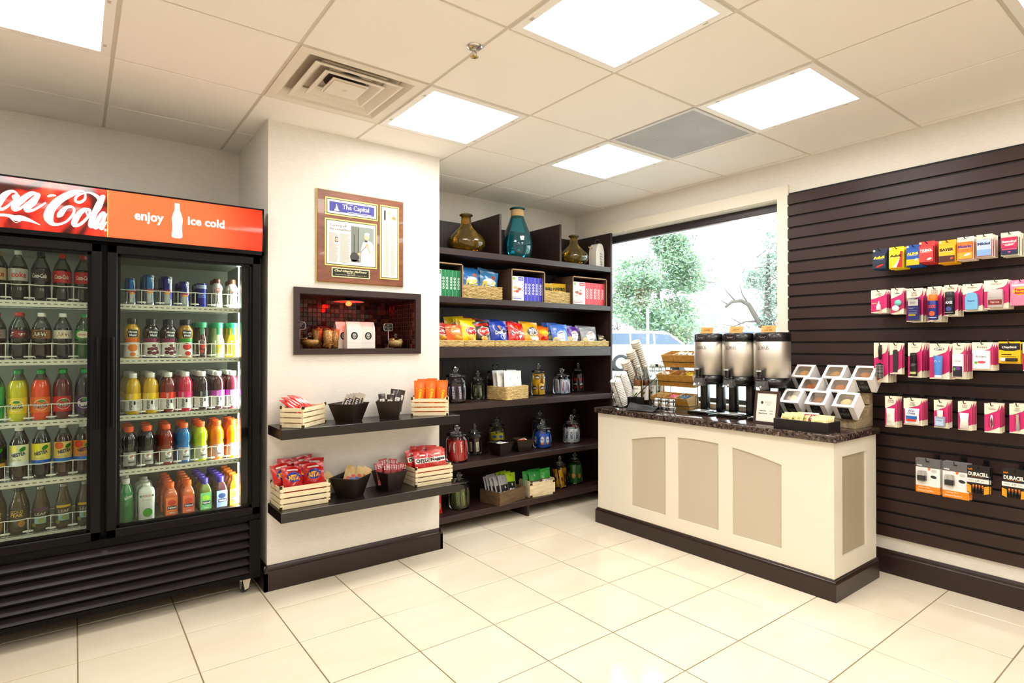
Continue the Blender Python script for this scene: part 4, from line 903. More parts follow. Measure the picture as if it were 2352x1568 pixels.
MB().lathe([(.0, -.010), (.088, -.016), (.094, -.019), (.094, -.021), (.086, -.0195), (.0, -.014)], pm('#d8b0a8', .35), 32).build('shade', lp)
MB().lathe([(.0, -.045), (.012, -.043), (.019, -.034), (.016, -.024), (.01, -.016), (0, -.016)], emis('#ff0a02', 110.0), 16).build('bulb', lp)
# goods in the niche
NZ = NZ0+.008
PRZ = wood('#b46c24', '#eebc6c', .5, 14, (6, 6, 6), 0, 'pretzel_sticks')
def sticks(m, r0, r1, z0, z1, n, mat, rr=.0028, L=.03, seed=1):
    rg = random.Random(seed)
    for k in range(n):
        z = rg.uniform(z0, z1); r = (r0+(r1-r0)*(z-z0)/(z1-z0))*math.sqrt(rg.random())*.95; a = rg.uniform(0, 6.28); d = Vector((rg.uniform(-1, 1), rg.uniform(-1, 1), rg.uniform(-.6, .6))).normalized()*L/2
        p = Vector((r*math.cos(a), r*math.sin(a), z)); c = [p-d, p+d*.2+Vector((0, 0, .003)), p+d]; c = [v if math.hypot(v.x, v.y) < r1 else Vector((v.x*r1/math.hypot(v.x, v.y)*.97, v.y*r1/math.hypot(v.x, v.y)*.97, v.z)) for v in c]
        m.tube(c, rr, mat, 5)
JG = clear('#fcfefd', .75, .02, 1.42)
def cup(label, loc):
    t = thing('snack_cup', label, 'cup', loc, group='clear snack cups in the niche'); MB().lathe([(.0, .001), (.021, .001), (.0225, .004), (.034, .118)], JG, 24).build('glass', t)
    m = MB(); m.lathe([(0, .008), (.02, .008), (.029, .105), (0, .112)], PRZ, 16); sticks(m, .016, .03, .01, .116, 90, PRZ, seed=int(loc[0]*1000)); m.build('pretzel_sticks', t)['kind'] = 'stuff'
cup('tall clear cup of pretzel sticks, foremost of three beside the glass bowl', (1.204, 3.40, NZ)); cup('tall clear cup of pretzel sticks against the pink-lit bag', (1.262, 3.45, NZ)); cup('tall clear cup of pretzel sticks standing behind the glass bowl', (1.165, 3.475, NZ))
def candybowl(label, loc, mat, r=.052):
    t = thing('lidded_bowl', label, 'bowl', loc); MB().lathe([(0, .001), (.024, .001), (.026, .004), (.044, .018), (r, .04), (r-.002, .052)], JG, 28).build('glass', t)
    MB().lathe([(r+.001, .052), (r-.004, .056), (.03, .066), (.008, .073), (.006, .078), (.011, .085), (.008, .093), (0, .095)], JG, 24).build('lid', t)
    m = MB().lathe([(0, .008), (.038, .018), (r-.006, .04), (r-.007, .05), (0, .054)], mat, 20); sticks(m, .03, r-.005, .012, .055, 70, mat, .003, .025, seed=5); m.build('snack_mix', t)['kind'] = 'stuff'
candybowl('lidded glass bowl of brown pretzels under the pretzel sign', (1.105, 3.42, NZ), PRZ, .058)
candybowl('lidded glass bowl of pale yellow snack rings in the niche', (1.652, 3.41, NZ), wood('#c8a04a', '#eedb98', .5, 14, (6, 6, 6), 0, 'snack_rings'), .05)
PAPB = pm('#f0ece6', .6)
def pbag(label, loc, rz):
    t = thing('paper_bag', label, 'bag', loc, rz, group='white paper bags in the niche'); m = MB(); w, d, h = .045, .028, .165; vs = []
    for a, b, z in ((w, d, 0), (w, d, .1), (w, d*.75, .135), (w*.97, .004, h)): vs += [(-a, -b, z), (a, -b, z), (a, b, z), (-a, b, z)]
    m.add(vs, [(3, 2, 1, 0), (12, 13, 14, 15)]+[(l*4+k, l*4+(k+1) % 4, (l+1)*4+(k+1) % 4, (l+1)*4+k) for l in range(3) for k in range(4)], PAPB).build('body', t)
    m = MB(); f = flat(.0008, -d); m.oval(0, .078, .022, .024, PRINTK, f, 24, 1); g = flat(.0014, -d); m.oval(0, .078, .0115, .0165, PRINTW, g, 20, 1); m.oval(0, .078, .0095, .0145, PRINTK, flat(.0018, -d), 20, 1); m.text('M', 0, .083, .011, PRINTW, flat(.0022, -d), bold=.03, w=.012); m.text('M', 0, .071, .009, PRINTW, flat(.0022, -d), bold=.03, w=.01)
    m.rect(-w, w, .034, .035, pm('#cfc9c0', .6), f); m.build('emblem', t)
pbag('white paper bag with round black emblem, the middle one of three', (1.362, 3.41, NZ), .0); pbag('white paper bag with round black emblem, on the side of the ring-snack bowl', (1.462, 3.43, NZ), -.05); pbag('white paper bag with round black emblem, next to the pretzel cups', (1.318, 3.475, NZ), .05)
def chalk(label, loc, tx):
    t = thing('chalkboard_sign', label, 'sign', loc); w, h = .064, .046
    o = [(-.5, -.36), (-.42, -.42), (-.42, -.5), (.42, -.5), (.42, -.42), (.5, -.36), (.5, .36), (.42, .42), (.42, .5), (-.42, .5), (-.42, .42), (-.5, .36)]
    MB().prism([(x*w, y*h) for x, y in o], .004, pm('#e8e4dc', .5), TR(0, .002, .137, PI/2)).build('border', t); MB().prism([(x*w*.93, y*h*.9) for x, y in o], .001, pm('#171615', .7), TR(0, -.0021, .137, PI/2)).build('board', t)
    m = MB(); 
    for k, s in enumerate(tx): m.text(s, 0, .149-k*.012, .009, pm('#cfcbc4', .7), flat(.0034), shear=.2)
    m.build('chalk_writing', t); MB().box(-.002, .002, -.001, .001, .0, .115, pm('#e8e4dc', .5)).build('stake', t); MB().box(-.014, .014, -.014, .014, 0, .004, pm('#e8e4dc', .5)).build('foot', t)
chalk('small scalloped chalkboard sign on a stake beside the ring snacks', (1.624, 3.462, NZ), ['For', 'Chesapeake', 'Mix']); chalk('small scalloped chalkboard sign on a stake by the pretzel bowl', (1.068, 3.492, NZ), ['Pretzel', 'Mix'])
# ------------------------------------------------------------------ goods on the floating shelves
z1, z2 = FZ
crate('pale slatted crate of red wafer packs set at an angle', .235, .135, .118, (.992, 3.172, z1), math.radians(42))
crate('pale slatted crate of tall orange candy packs on the upper shelf', .225, .14, .118, (1.775, 3.175, z1), math.radians(-33))
crate('large pale slatted crate of red cracker bags on the lower shelf', .265, .19, .128, (.985, 3.205, z2), 0)
crate('pale slatted crate of red and white snack bags on the lower shelf', .262, .18, .122, (1.775, 3.21, z2), 0)
bowl('dark bronze square bowl of silver and brown bars turned corner-on', .105, .165, .105, (1.245, 3.17, z1), math.radians(38)); bowl('dark bronze square bowl of brown chocolate bars on the upper shelf', .105, .15, .105, (1.5, 3.175, z1), math.radians(-30))
bowl('dark bronze square bowl of tan packets on the lower shelf', .105, .17, .115, (1.255, 3.17, z2), math.radians(40)); bowl('dark bronze square bowl of red dotted packets on the lower shelf', .1, .15, .11, (1.505, 3.19, z2), math.radians(15))
def scatter(t, L, base, label=None):
    """first entry moves the pack itself, the rest are copies; entries (dx,dy,z,rx,ry,rz)"""
    for k, (x, y, z, rx, ry, rz) in enumerate(L):
        c, s = math.cos(base[3]), math.sin(base[3]); p = (base[0]+x*c-y*s, base[1]+x*s+y*c, base[2]+z)
        if k == 0: place(t, *p, base[3]+rz, rx, ry)
        else: dup(t, p, rot=(rx, ry, base[3]+rz))
def kk(m, f): m.oval(0, .07, .015, .03, PRINTW, f(), 16, 2); m.text('KitKat', 0, .07, .014, pm('#c8141c', .4), f(.0018), rot=PI/2, w=.05)
t = bagthing('wafer_pack', 'red wafer pack lying in the angled crate', 'candy', .05, .135, .018, FOIL('#d81c18'), kk, 3, 'red wafer packs', wr=.06)
scatter(t, [(-.085+.026*k, -.03+.006*(k % 2), .062+.008*k-.0012*k*k, -1.02+.05*(k % 2), .12, .06*(k % 3)) for k in range(7)], (.992, 3.172, z1+.01, math.radians(42)))
def he(c): return lambda m, f: (m.rect(-.014, .014, .02, .1, pm(c, .4), f(), 3, 6), m.text("HERSHEY'S", 0, .06, .012, PRINTW if c != '#ece8e2' else pm('#3a2018', .4), f(.0018), rot=PI/2, bold=.02, w=.07))
t = bagthing('chocolate_bar', 'silver wrapped chocolate bar fanned in the corner-on bowl', 'candy', .042, .125, .012, FOIL('#b8aea2'), he('#3a2018'), 5, 'silver chocolate bars', wr=.05)
scatter(t, [(-.05+.022*k, -.02+.012*(k % 3), .035, -.15+.1*(k % 2), .5-.05*k, .1) for k in range(5)], (1.245, 3.17, z1+.005, math.radians(-25)))
t = bagthing('chocolate_bar', 'brown chocolate bar with white band standing in a bronze bowl', 'candy', .042, .13, .012, FOIL('#34161a'), he('#ece8e2'), 6, 'brown chocolate bars', wr=.05)
scatter(t, [(-.036, -.022, .015, -.15, -.08, .05), (-.002, -.03, .01, -.12, .05, -.05), (.032, -.012, .022, -.1, .14, .1), (.012, .018, .04, -.1, .1, 0), (.045, .02, .035, -.05, .2, .1)], (1.5, 3.175, z1+.002, math.radians(-30)))
def re(m, f): m.poly([(-.02, .15), (-.012, .15), (.02, .05), (.012, .05)], pm('#f6c22a', .4), f()); m.text("Reese's", .002, .1, .022, pm('#f8d91e', .4), f(.0018), shear=.2, bold=.03, rot=PI/2-.15, w=.085); m.rect(-.022, .022, .018, .035, pm('#e8c01e', .4), f())
t = bagthing('candy_pack', 'tall orange candy pack standing in the slatted crate', 'candy', .062, .195, .02, FOIL('#f27a14'), re, 8, 'tall orange candy packs', wr=.05)
scatter(t, [(-.068, -.035, .012, -.07, 0, 0), (.0, -.035, .015, -.05, .02, 0), (.066, -.035, .01, -.04, .05, 0), (-.05, .0, .02, -.05, 0, .04), (.012, .005, .024, -.04, 0, 0), (.07, .005, .012, -.04, .04, 0), (0, .035, .02, 0, 0, 0)], (1.775, 3.175, z1+.008, math.radians(-33)))
def rz_(m, f): m.oval(.0, .082, .036, .028, pm('#1f3fa0', .4), f(), 20, 3); m.text('RITZ', 0, .079, .03, pm('#f2c11e', .4), f(.002), bold=.06, w=.066); m.rect(-.03, .03, .118, .127, pm('#f0ece6', .4), f(), 6, 1)
t = bagthing('cracker_bag', 'red cracker bag with blue oval standing in the large crate', 'snack bag', .115, .145, .045, FOIL('#c8151a'), rz_, 9, 'red cracker bags', wr=.3)
scatter(t, [(-.05, -.05, .062, -.42, .08, .12), (.066, -.045, .066, -.38, -.06, -.18), (-.075, .0, .075, -.35, -.12, .05), (.02, -.005, .072, -.35, .1, 0), (.08, .02, .08, -.25, .12, .1), (-.06, .045, .085, -.2, .1, 0), (.045, .055, .09, -.2, -.1, 0)], (.985, 3.205, z2+.008, 0))
def tn(m, f): m.rect(-.018, .018, .015, .04, pm('#3f6aa8', .4), f(), 4, 3); m.oval(0, .05, .012, .01, pm('#c8401e', .4), f(.0016), 12, 2)
t = bagthing('tan_packet', 'tan paper packet with red spot heaped in a bronze bowl', 'candy', .052, .105, .012, pm('#cdb078', .45), tn, 10, 'tan packets', wr=.1)
scatter(t, [(-.07, .01, .05, -.5, -.6, .5), (-.03, -.03, .055, -.55, .35, 0), (.0, -.02, .06, -.5, .4, .1), (.028, -.015, .06, -.45, .45, 0), (.05, .0, .055, -.4, .55, -.1), (-.005, .03, .06, -.5, .3, .2)], (1.255, 3.17, z2+.01, math.radians(-15)))
def dt(m, f):
    for k in range(12): m.oval(-.02+.014*(k % 4), .098+.009*(k//4), .0028, .0028, PRINTW, f(), 8, 1)
    m.rect(-.02, .02, .03, .075, pm('#2a1418', .35), f(), 4, 4); m.oval(0, .052, .015, .012, pm('#b8868a', .4), f(.0018), 12, 2)
t = bagthing('dotted_packet', 'dark packet with red dotted top standing in a bronze bowl', 'candy', .05, .13, .014, FOIL('#a81a2a'), dt, 11, 'red dotted packets', wr=.1)
scatter(t, [(-.045, -.02, .03, -.2, -.15, .1), (-.012, -.03, .02, -.2, 0, 0), (.02, -.03, .018, -.18, .1, 0), (.048, -.015, .02, -.15, .25, 0), (-.02, .01, .045, -.15, -.1, .1), (.015, .01, .04, -.15, .1, 0)], (1.505, 3.19, z2+.005, math.radians(-12)))
def cz(s): return lambda m, f: (m.rect(-.052, .052, .068, .1, PRINTW, f(), 8, 3), m.text(s, 0, .084, .024, pm('#1d1a1a', .4), f(.0022), bold=.05, w=.095), m.rect(-.02, .02, .112, .122, pm('#efe8e0', .4), f(), 5, 2))
t = bagthing('snack_bag', 'red cheese cracker bag in the crate by the pillar edge', 'snack bag', .12, .145, .035, FOIL('#d01a1c'), cz('CHEEZ-IT'), 12, 'red cheese cracker bags', wr=.28)
scatter(t, [(-.055, -.05, .052, -.3, .05, .1), (-.07, .0, .062, -.25, -.1, 0), (.03, .04, .066, -.2, .08, 0), (-.04, .05, .066, -.15, .1, 0)], (1.775, 3.21, z2+.008, 0))
t = bagthing('snack_bag', 'white and red nugget bag in the crate by the pillar edge', 'snack bag', .12, .145, .035, FOIL('#d8564e'), cz('Nuggets'), 13, 'white and red nugget bags', wr=.28)
scatter(t, [(.058, -.045, .052, -.25, -.06, -.1), (.06, .005, .06, -.2, .1, .1)], (1.775, 3.21, z2+.008, 0))
# ------------------------------------------------------------------ goods on the back shelving unit
ZS = [a for a, b in SHZ]
# glass vases on top
def vase(label, prof, tint, loc, band=None):
    t = thing('glass_vase', label, 'vase', loc); g = clear(tint, 1.2, .02, 1.5, .08, tint)
    b = MB().lathe(prof, g, 36).build('body', t); r, z = prof[-1]
    MB().lathe([(r-.004, z-.006), (r+.012, z-.002), (r+.014, z+.005), (r+.008, z+.011), (r-.006, z+.009)], g, 28).build('lip', t)
    if band: MB().lathe([(band[0], band[1]), (band[0]+.002, band[1]+.002), (band[0]+.002, band[2]-.002), (band[0], band[2])], pm('#d0b483', .8, bump=.5, bs=200), 24).build('twine_band', t)
V1 = [(0, .004), (.07, .0), (.115, .02), (.145, .06), (.148, .09), (.13, .125), (.085, .168), (.052, .2), (.04, .23), (.038, .29)]
vase('wide amber glass vase with long neck, the larger of two on the shelving top', V1, '#d9b445', (2.352, 3.66, ZS[0]))
vase('tall teal glass bottle with twine neck band on the shelving top', [(0, .004), (.085, .0), (.105, .02), (.12, .08), (.122, .13), (.11, .2), (.08, .27), (.058, .33), (.05, .36), (.05, .405)], '#4cc3d2', (2.835, 3.65, ZS[0]), (.0515, .345, .398))
vase('small amber glass vase with narrow neck, beside the white float', [(r*.86, z*.87) for r, z in V1], '#cdb450', (3.44, 3.63, ZS[0]))
def buoy(label, loc, num):
    t = thing('buoy_float', label, 'decoration', loc); W = pm('#e6e2d8', .6, bump=.3, bs=90)
    m = MB(); o = [(-.05, 0), (.05, 0), (.05, .135), (.044, .165), (.032, .192), (.018, .208), (-.018, .208), (-.032, .192), (-.044, .165), (-.05, .135)]
    m.prism(o, .09, W, TR(0, .045, 0, PI/2)); m.build('body', t)
    m = MB().tube([(-.028, -.01, .208), (-.03, -.01, .232), (0, -.01, .25), (.03, -.01, .232), (.028, -.01, .208)], .006, pm('#39332e', .7), 8); m.build('rope_handle', t)
    m = MB().tube([(-.055, .0, .17), (-.075, -.005, .178), (-.088, 0, .168), (-.095, .004, .178)], .006, pm('#cdb489', .8), 7); m.build('rope_knot', t)
    MB().text(num, .012, .072, .028, pm('#2a2a2a', .6), flat(.0008, -.045), rot=PI/2, w=.11).build('number', t)
buoy('white wooden float numbered 60727 at the window end of the shelving top', (3.69, 3.6, ZS[0]), '60727'); buoy('white wooden float tucked against the pillar on the shelving top', (2.0, 3.6, ZS[0]), '60727')
# second shelf: crates of boxed bars and baskets of sweets
CR = wood('#3a2a22', '#5a4436', .5, 2.0, (3, 20, 20), 0, 'stained_crate')
def display(label, x0, x1, col, boxlabel, h, art):
    y0, y1 = 3.525, 3.80; z = ZS[1]; t = thing('display_crate', label, 'crate', ((x0+x1)/2, y0, z)); w = (x1-x0)/2
    for a in (-w, w-.009): MB().box(a, a+.009, 0, y1-y0, 0, h, CR).build('side_board', t)
    MB().box(-w+.009, w-.009, 0, y1-y0, h-.009, h, CR).build('top_board', t); MB().box(-w+.009, w-.009, 0, y1-y0, 0, .006, CR).build('bottom_board', t); MB().box(-w+.009, w-.009, y1-y0-.008, y1-y0, .006, h-.009, CR).build('back_board', t)
    m = MB(); 
    for a in (-w, w-.009): m.box(a, a+.009, -.0006, 0, 0, h, pm('#a58a68', .6))
    m.box(-w, w, -.0006, 0, h-.009, h, pm('#a58a68', .6)); m.build('raw_front_edge', t)
    bw = (2*w-.022)*.4; sw_ = (2*w-.022)*.6/5; bh = .19; x = (x0+x1)/2-w+.011; zz = z+.0065
    b = thing('snack_box', boxlabel+', turned face out', 'box', (x+bw/2, y0+.02, zz)); MB().box(-bw/2+.001, bw/2-.001, 0, .05, 0, bh, PAPERW).build('carton', b)
    m = MB(); f = flat(.0006); m.rect(bw*.05, bw*.45, bh*.83, bh*.97, pm(col, .45), f).text('KIND', bw*.25, bh*.9, .01, PRINTW, flat(.001), bold=.02, w=bw*.3); m.oval(-bw*.28, bh*.9, .013, .013, pm('#9cc25a', .45), f, 16, 1)
    for k, (dx, dz, r) in enumerate(((-.02, .1, .022), (.018, .09, .02), (-.005, .072, .018), (.02, .118, .012), (-.03, .07, .012))): m.oval(dx, dz, r, r*.6, pm(('#c8925a', '#e0b888', '#a86a3a', '#c84a3a', '#efe0c8')[(k+art) % 5], .5), flat(.0007+.0002*k), 14, 1)
    m.rect(-bw*.4, bw*.38, .026, .03, pm('#8d8a86', .5), f).rect(-bw*.4, bw*.3, .014, .019, pm(col, .5), f); m.build('artwork', b)
    b = thing('snack_box', boxlabel+', spine out', 'box', (x+bw+sw_/2, y0+.02, zz), group=boxlabel+' row'); MB().box(-sw_/2+.0008, sw_/2-.0008, 0, .14, 0, bh, pm(col, .4)).build('carton', b)
    m = MB(); f = flat(.0006)
    for k in range(4): m.oval(0, bh*(.32+.12*k), sw_*.26, .0095, PRINTW, f, 14, 1); m.oval(0, bh*(.32+.12*k), sw_*.15, .0055, pm(col, .4), flat(.001), 12, 1)
    m.rect(sw_/2-.002, sw_/2-.0008, 0, bh, PRINTW, f); m.build('artwork', b)
    for k in range(1, 5): dup(b, (x+bw+sw_*(k+.5), y0+.02+.002*(k % 2), zz))
display('dark open crate of green snack boxes beside the pillar', 1.955, 2.24, '#128a5a', 'green cereal bar box', .245, 0)
display('dark open crate of violet snack boxes on the shelving', 2.682, 3.022, '#3a2fb8', 'violet cereal bar box', .25, 1)
display('dark open crate of red snack boxes at the window end', 3.328, 3.742, '#dc2a3c', 'red cereal bar box', .24, 2)
WK1 = wood('#a5813f', '#e4cd92', .7, 10, (4, 4, 20), 0, 'woven_reed'); WKD = pm('#5a3f1a', .8)
def basket(label, w, d, h, loc, rz=0, cut=False, cat='basket'):
    t = thing('wicker_basket', label, cat, loc, rz); n = max(4, int(h/.0095)); m = MB(); s = .0
    MB().box(-w/2+.005, w/2-.005, -d/2+.005, d/2-.005, .002, .006, WKD).build('base', t)
    for k in range(n):
        z = .006+(h-.012)*k/(n-1); P = []
        for (ax, ay, bx, by, L) in ((-w/2, -d/2, w/2, -d/2, w), (w/2, -d/2, w/2, d/2, d), (w/2, d/2, -w/2, d/2, w), (-w/2, d/2, -w/2, -d/2, d)):
            q = max(2, int(L/.016)); nx_, ny_ = (by-ay)/L, -(bx-ax)/L
            for i in range(q):
                u = i/q; o = .0022*(1 if (i+k) % 2 else -1); P.append((ax+(bx-ax)*u+nx_*o, ay+(by-ay)*u+ny_*o, z+.0012*math.sin(i*1.7+k)))
        m.tube(P, .0053, WK1, 5, closed=True)
    m.build('weave', t)['kind'] = 'stuff'
    m = MB().box(-w/2+.003, w/2-.003, -d/2+.003, -d/2+.006, .004, h-.006, WKD).box(-w/2+.003, w/2-.003, d/2-.006, d/2-.003, .004, h-.006, WKD).box(-w/2+.003, -w/2+.006, -d/2+.003, d/2-.003, .004, h-.006, WKD).box(w/2-.006, w/2-.003, -d/2+.003, d/2-.003, .004, h-.006, WKD); m.build('liner', t)
    return t
basket('wicker basket of shiny blue snack pouches', .365, .2, .102, (2.432, 3.66, ZS[1])); basket('wicker basket of golden gummy bags', .3, .18, .1, (3.17, 3.64, ZS[1]))
def flz(c): return lambda m, f: (m.oval(0, .1, .055, .03, pm('#dfeaf4', .3), f(), 18, 3), m.text('FLIPZ', 0, .085, .038, pm('#f2d51e', .35), f(.002), shear=.2, bold=.06, w=.12), m.oval(.03, .045, .025, .015, pm(c, .4), f(.0016), 14, 2), m.oval(.03, .14, .02, .018, pm('#a5522a', .4), f(.0016), 14, 2))
t = bagthing('snack_pouch', 'shiny blue pouch with yellow lettering and brown sweets', 'snack bag', .17, .19, .05, FOIL('#2f7fc0'), flz('#8a4a20'), 21, 'blue snack pouches', wr=.2); scatter(t, [(-.06, -.05, .035, -.1, -.05, .1), (-.075, .0, .05, -.05, .06, 0), (-.03, .05, .055, -.04, -.1, 0)], (2.432, 3.66, ZS[1]+.006, 0))
t = bagthing('snack_pouch', 'shiny blue pouch with green corner and yellow lettering', 'snack bag', .16, .19, .05, FOIL('#3a86b8'), flz('#7fc04a'), 22, 'blue snack pouches', wr=.22); scatter(t, [(.09, -.045, .03, -.1, .1, -.15), (.08, .0, .05, -.05, .15, 0)], (2.432, 3.66, ZS[1]+.006, 0))
def hb(m, f): m.text('HARIBO', 0, .085, .028, PRINTK, f(.002), bold=.04, w=.125); m.oval(.0, .04, .04, .025, pm('#e8d8a0', .4), f(), 16, 2)
t = bagthing('gummy_bag', 'golden gummy bag with black lettering in the basket', 'snack bag', .16, .135, .035, FOIL('#d0ab2a'), hb, 23, 'golden gummy bags', wr=.1); scatter(t, [(-.065, -.04, .03, -.1, 0, .1), (.07, -.04, .035, -.1, 0, -.1), (-.05, .02, .035, -.05, 0, 0), (.06, .03, .035, -.05, 0, 0)], (3.17, 3.64, ZS[1]+.006, 0))
# third shelf: baskets of crisps
for x0, x1, l in ((1.99, 2.243, 'orange crisp bags by the pillar'), (2.247, 2.516, 'yellow and black crisp bags'), (2.52, 2.832, 'blue and red crisp bags'), (2.836, 3.131, 'yellow pretzel bags'), (3.135, 3.449, 'blue and purple crisp bags'), (3.453, 3.755, 'silver grey crisp bags')):
    basket('low wicker basket of '+l, x1-x0-.008, .27, .05, ((x0+x1)/2, 3.65, ZS[2]))
def logo(bg, txt, tc, rim='#f2efe8', low=None): return lambda m, f: (m.oval(0, .105, .052, .036, pm(rim, .4), f(.0012), 20, 3), m.oval(0, .105, .047, .031, pm(bg, .4), f(.002), 20, 3), m.text(txt, 0, .108, .03, pm(tc, .4), f(.003), shear=.15, bold=.05, w=.085), m.oval(0, .055, .035, .018, pm(low or '#e8b040', .4), f(.0014), 16, 2))
def crisp(label, x, w, h, col, pr, n=2, y=3.565, seed=0, dz=.008, rz=0, dy=.075):
    t = bagthing('crisp_bag', label, 'snack bag', w, h, .06, FOIL(col), pr, seed, label, wr=.26, crimp=.06)
    scatter(t, [((.02*((k*7) % 3-1)) if k else 0, dy*k, dz+.012*k, -.2+.05*(k % 2), (.07 if seed % 2 else -.06) if not k else .05*((k*5) % 3-1), (rz or .16*((seed*3) % 5-2)/2) if not k else .12*((k*3+seed) % 3-1)) for k in range(n)], (x, y, ZS[2], 0)); return t
def dor(m, f): m.poly([(-.02, .15), (.0, .158), (.025, .12), (.005, .115)], pm('#f0a020', .4), f(.0013)); m.poly([(-.062, .085), (.06, .085), (.05, .118), (-.058, .118)], PRINTK, f(.0016)); m.text('Doritos', 0, .101, .03, PRINTW, f(.0026), bold=.05, w=.11); m.poly([(.01, .08), (.035, .085), (.022, .045)], PRINTW, f(.0014))
def rgld(m, f): m.oval(.0, .11, .056, .04, pm('#4a5a6a', .4), f(.0012), 20, 3); m.text('ROLD', 0, .124, .026, PRINTW, f(.0024), bold=.06, w=.075); m.text('GOLD', 0, .097, .026, PRINTW, f(.0024), bold=.06, w=.075); m.oval(.02, .055, .05, .018, pm('#ece4dc', .4), f(.0014), 18, 2); m.oval(-.01, .028, .05, .016, pm('#a8683a', .4, var=.4, vs=60), f(.0016), 18, 2)
def cape(m, f): m.rect(-.04, .04, .035, .1, pm('#efece8', .4), f(.0012), 6, 5); m.oval(0, .1, .03, .022, pm('#efece8', .4), f(.0012), 16, 2); m.text('CAPE', 0, .105, .013, pm('#b03a30', .4), f(.002), w=.035); m.text('COD', 0, .086, .012, pm('#7a2a24', .4), f(.002), w=.03); m.rect(-.03, .03, .05, .056, pm('#a8a49c', .4), f(.002), 4, 1); m.oval(-.055, .055, .02, .02, pm('#e6d8a0', .4), f(.0014), 12, 2)
crisp('dark red snack mix bag with white lettering beside the pillar', 2.075, .15, .165, '#c02a20', logo('#b8201c', 'Chex', '#f6f2ea'), 3, seed=31)
crisp('orange cheddar crisp bag in the end basket', 2.195, .155, .15, '#ef6a1c', logo('#f09a3a', 'Chester', '#f6f2ea', '#ef8a2a'), 2, 3.545, seed=32, rz=.1)
crisp('bright yellow potato crisp bag', 2.325, .165, .19, '#f2d514', logo('#d0201c', "Lay's", '#f8f4ec'), 4, seed=33, dy=.055)
crisp('black and red barbecue crisp bag', 2.455, .155, .185, '#3a2a22', lambda m, f: (logo('#d0201c', "Lay's", '#f8f4ec')(m, f), m.rect(-.06, .06, .15, .172, pm('#c8301c', .35), f(.0013), 8, 2), m.text('Barbecue', 0, .03, .016, PRINTW, f(.002), w=.07)), 2, seed=34)
crisp('red orange crisp bag behind the black one', 2.47, .16, .19, '#c8321c', None, 2, 3.70, seed=35, dz=.03)
crisp('royal blue corn crisp bag', 2.61, .175, .19, '#1d46b0', dor, 3, seed=36)
crisp('bright red corn crisp bag', 2.765, .16, .18, '#d8201a', dor, 3, seed=37)
crisp('golden yellow pretzel bag with slate badge', 2.93, .18, .185, '#f2ae14', rgld, 2, seed=38)
crisp('orange cheese puff bag beside the pretzel bag', 3.065, .14, .16, '#f07a14', logo('#f2b21c', 'Cheetos', '#f6e41e', '#f08a1c', '#d8341c'), 3, 3.6, seed=39)
crisp('periwinkle blue kettle crisp bag', 3.235, .165, .178, '#5a86d8', cape, 3, seed=40)
crisp('purple kettle crisp bag', 3.385, .155, .168, '#6a3a9a', cape, 2, 3.575, seed=41)
crisp('silver grey kettle crisp bag', 3.575, .185, .165, '#a9a9ac', cape, 2, seed=42)
crisp('small dark crisp bag with gold pattern at the basket end', 3.7, .085, .1, '#4a4038', lambda m, f: [m.oval(.03*math.cos(k), .06+.025*math.sin(k*2.1), .008, .008, pm('#d8cca0', .4), f(.0014), 10, 1) for k in range(9)], 1, 3.545, seed=43)
# jars
JGL = clear('#fcfefd', .75, .02, 1.42); JLID = clear('#f2f6f5', 1.1, .02, 1.52, .04, '#9aa0a0')
def jar(label, r, h, loc, lid=True):
    t = thing('candy_jar', label, 'jar', loc); b = h*.74
    MB().lathe([(0, .002), (r*.8, 0), (r*.95, .006), (r, .018), (r, b*.8), (r*.94, b*.9), (r*.8, b*.96), (r*.8, b)], JGL, 32).build('glass', t)
    MB().lathe([(r*.86, b+.001), (r*.93, b+.004), (r*.92, b+.012), (r*.6, b+.022), (r*.22, b+.03), (r*.14, b+.036), (r*.3, b+.046), (r*.36, b+.058), (r*.28, b+.07), (0, b+.075)], JLID, 28).build('lid', t); return t
def jarbars(jx, jy, jz, r, n, w, h, d, col, label, prints, seed=0, tilt=.08, cat='candy', a0=0.0, rr=None, lift=.012, name='candy_bar'):
    t = bagthing(name, label, cat, w, h, d, FOIL(col), prints, seed, label, wr=.05); R = (rr or r-d/2-.006)
    for k in range(n):
        a = a0+2*PI*k/n; p = (jx+R*math.sin(a), jy-R*math.cos(a), jz+lift); rot = (-tilt*.3, tilt*(1 if k % 2 else -1), a)
        if k == 0: place(t, *p, rot[2], rot[0], rot[1])
        else: dup(t, p, rot=rot)
def vtxt(s, c, bgc=None, w=.09, h=.017, z=.065): return lambda m, f: ((m.rect(-.012, .012, z-w*.55, z+w*.55, pm(bgc, .4), f(.0008), 3, 6) if bgc else None), m.text(s, 0, z, h, pm(c, .4), f(.0016), bold=.04, rot=-PI/2, w=w))
z4, z5, z6 = ZS[3], ZS[4], ZS[5]
jar('large glass jar of brown nougat bars beside the pillar', .08, .255, (2.235, 3.62, z4)); jarbars(2.235, 3.62, z4, .08, 9, .04, .13, .014, '#4a2c2c', 'brown candy bar with violet lettering in the large jar', vtxt('SNICKERS', '#eceaf4', '#3a2a78'), 51)
jar('small glass jar of green mint bars next to the nougat bar jar', .056, .2, (2.50, 3.72, z4)); jarbars(2.50, 3.72, z4, .056, 6, .034, .1, .012, '#5c6244', 'dark green candy bar in the small jar', vtxt('ANDES', '#cfd2b0', None, .06, .014, .05), 52)
jar('glass jar of dark red sweets behind the basket of white pouches', .075, .262, (2.77, 3.86, z4)); jarbars(2.77, 3.86, z4, .075, 7, .05, .13, .016, '#5a1418', 'dark maroon candy pack in the jar behind the basket', None, 53)
jar('glass jar of yellow sweet bags on the fourth shelf', .062, .262, (3.10, 3.70, z4))
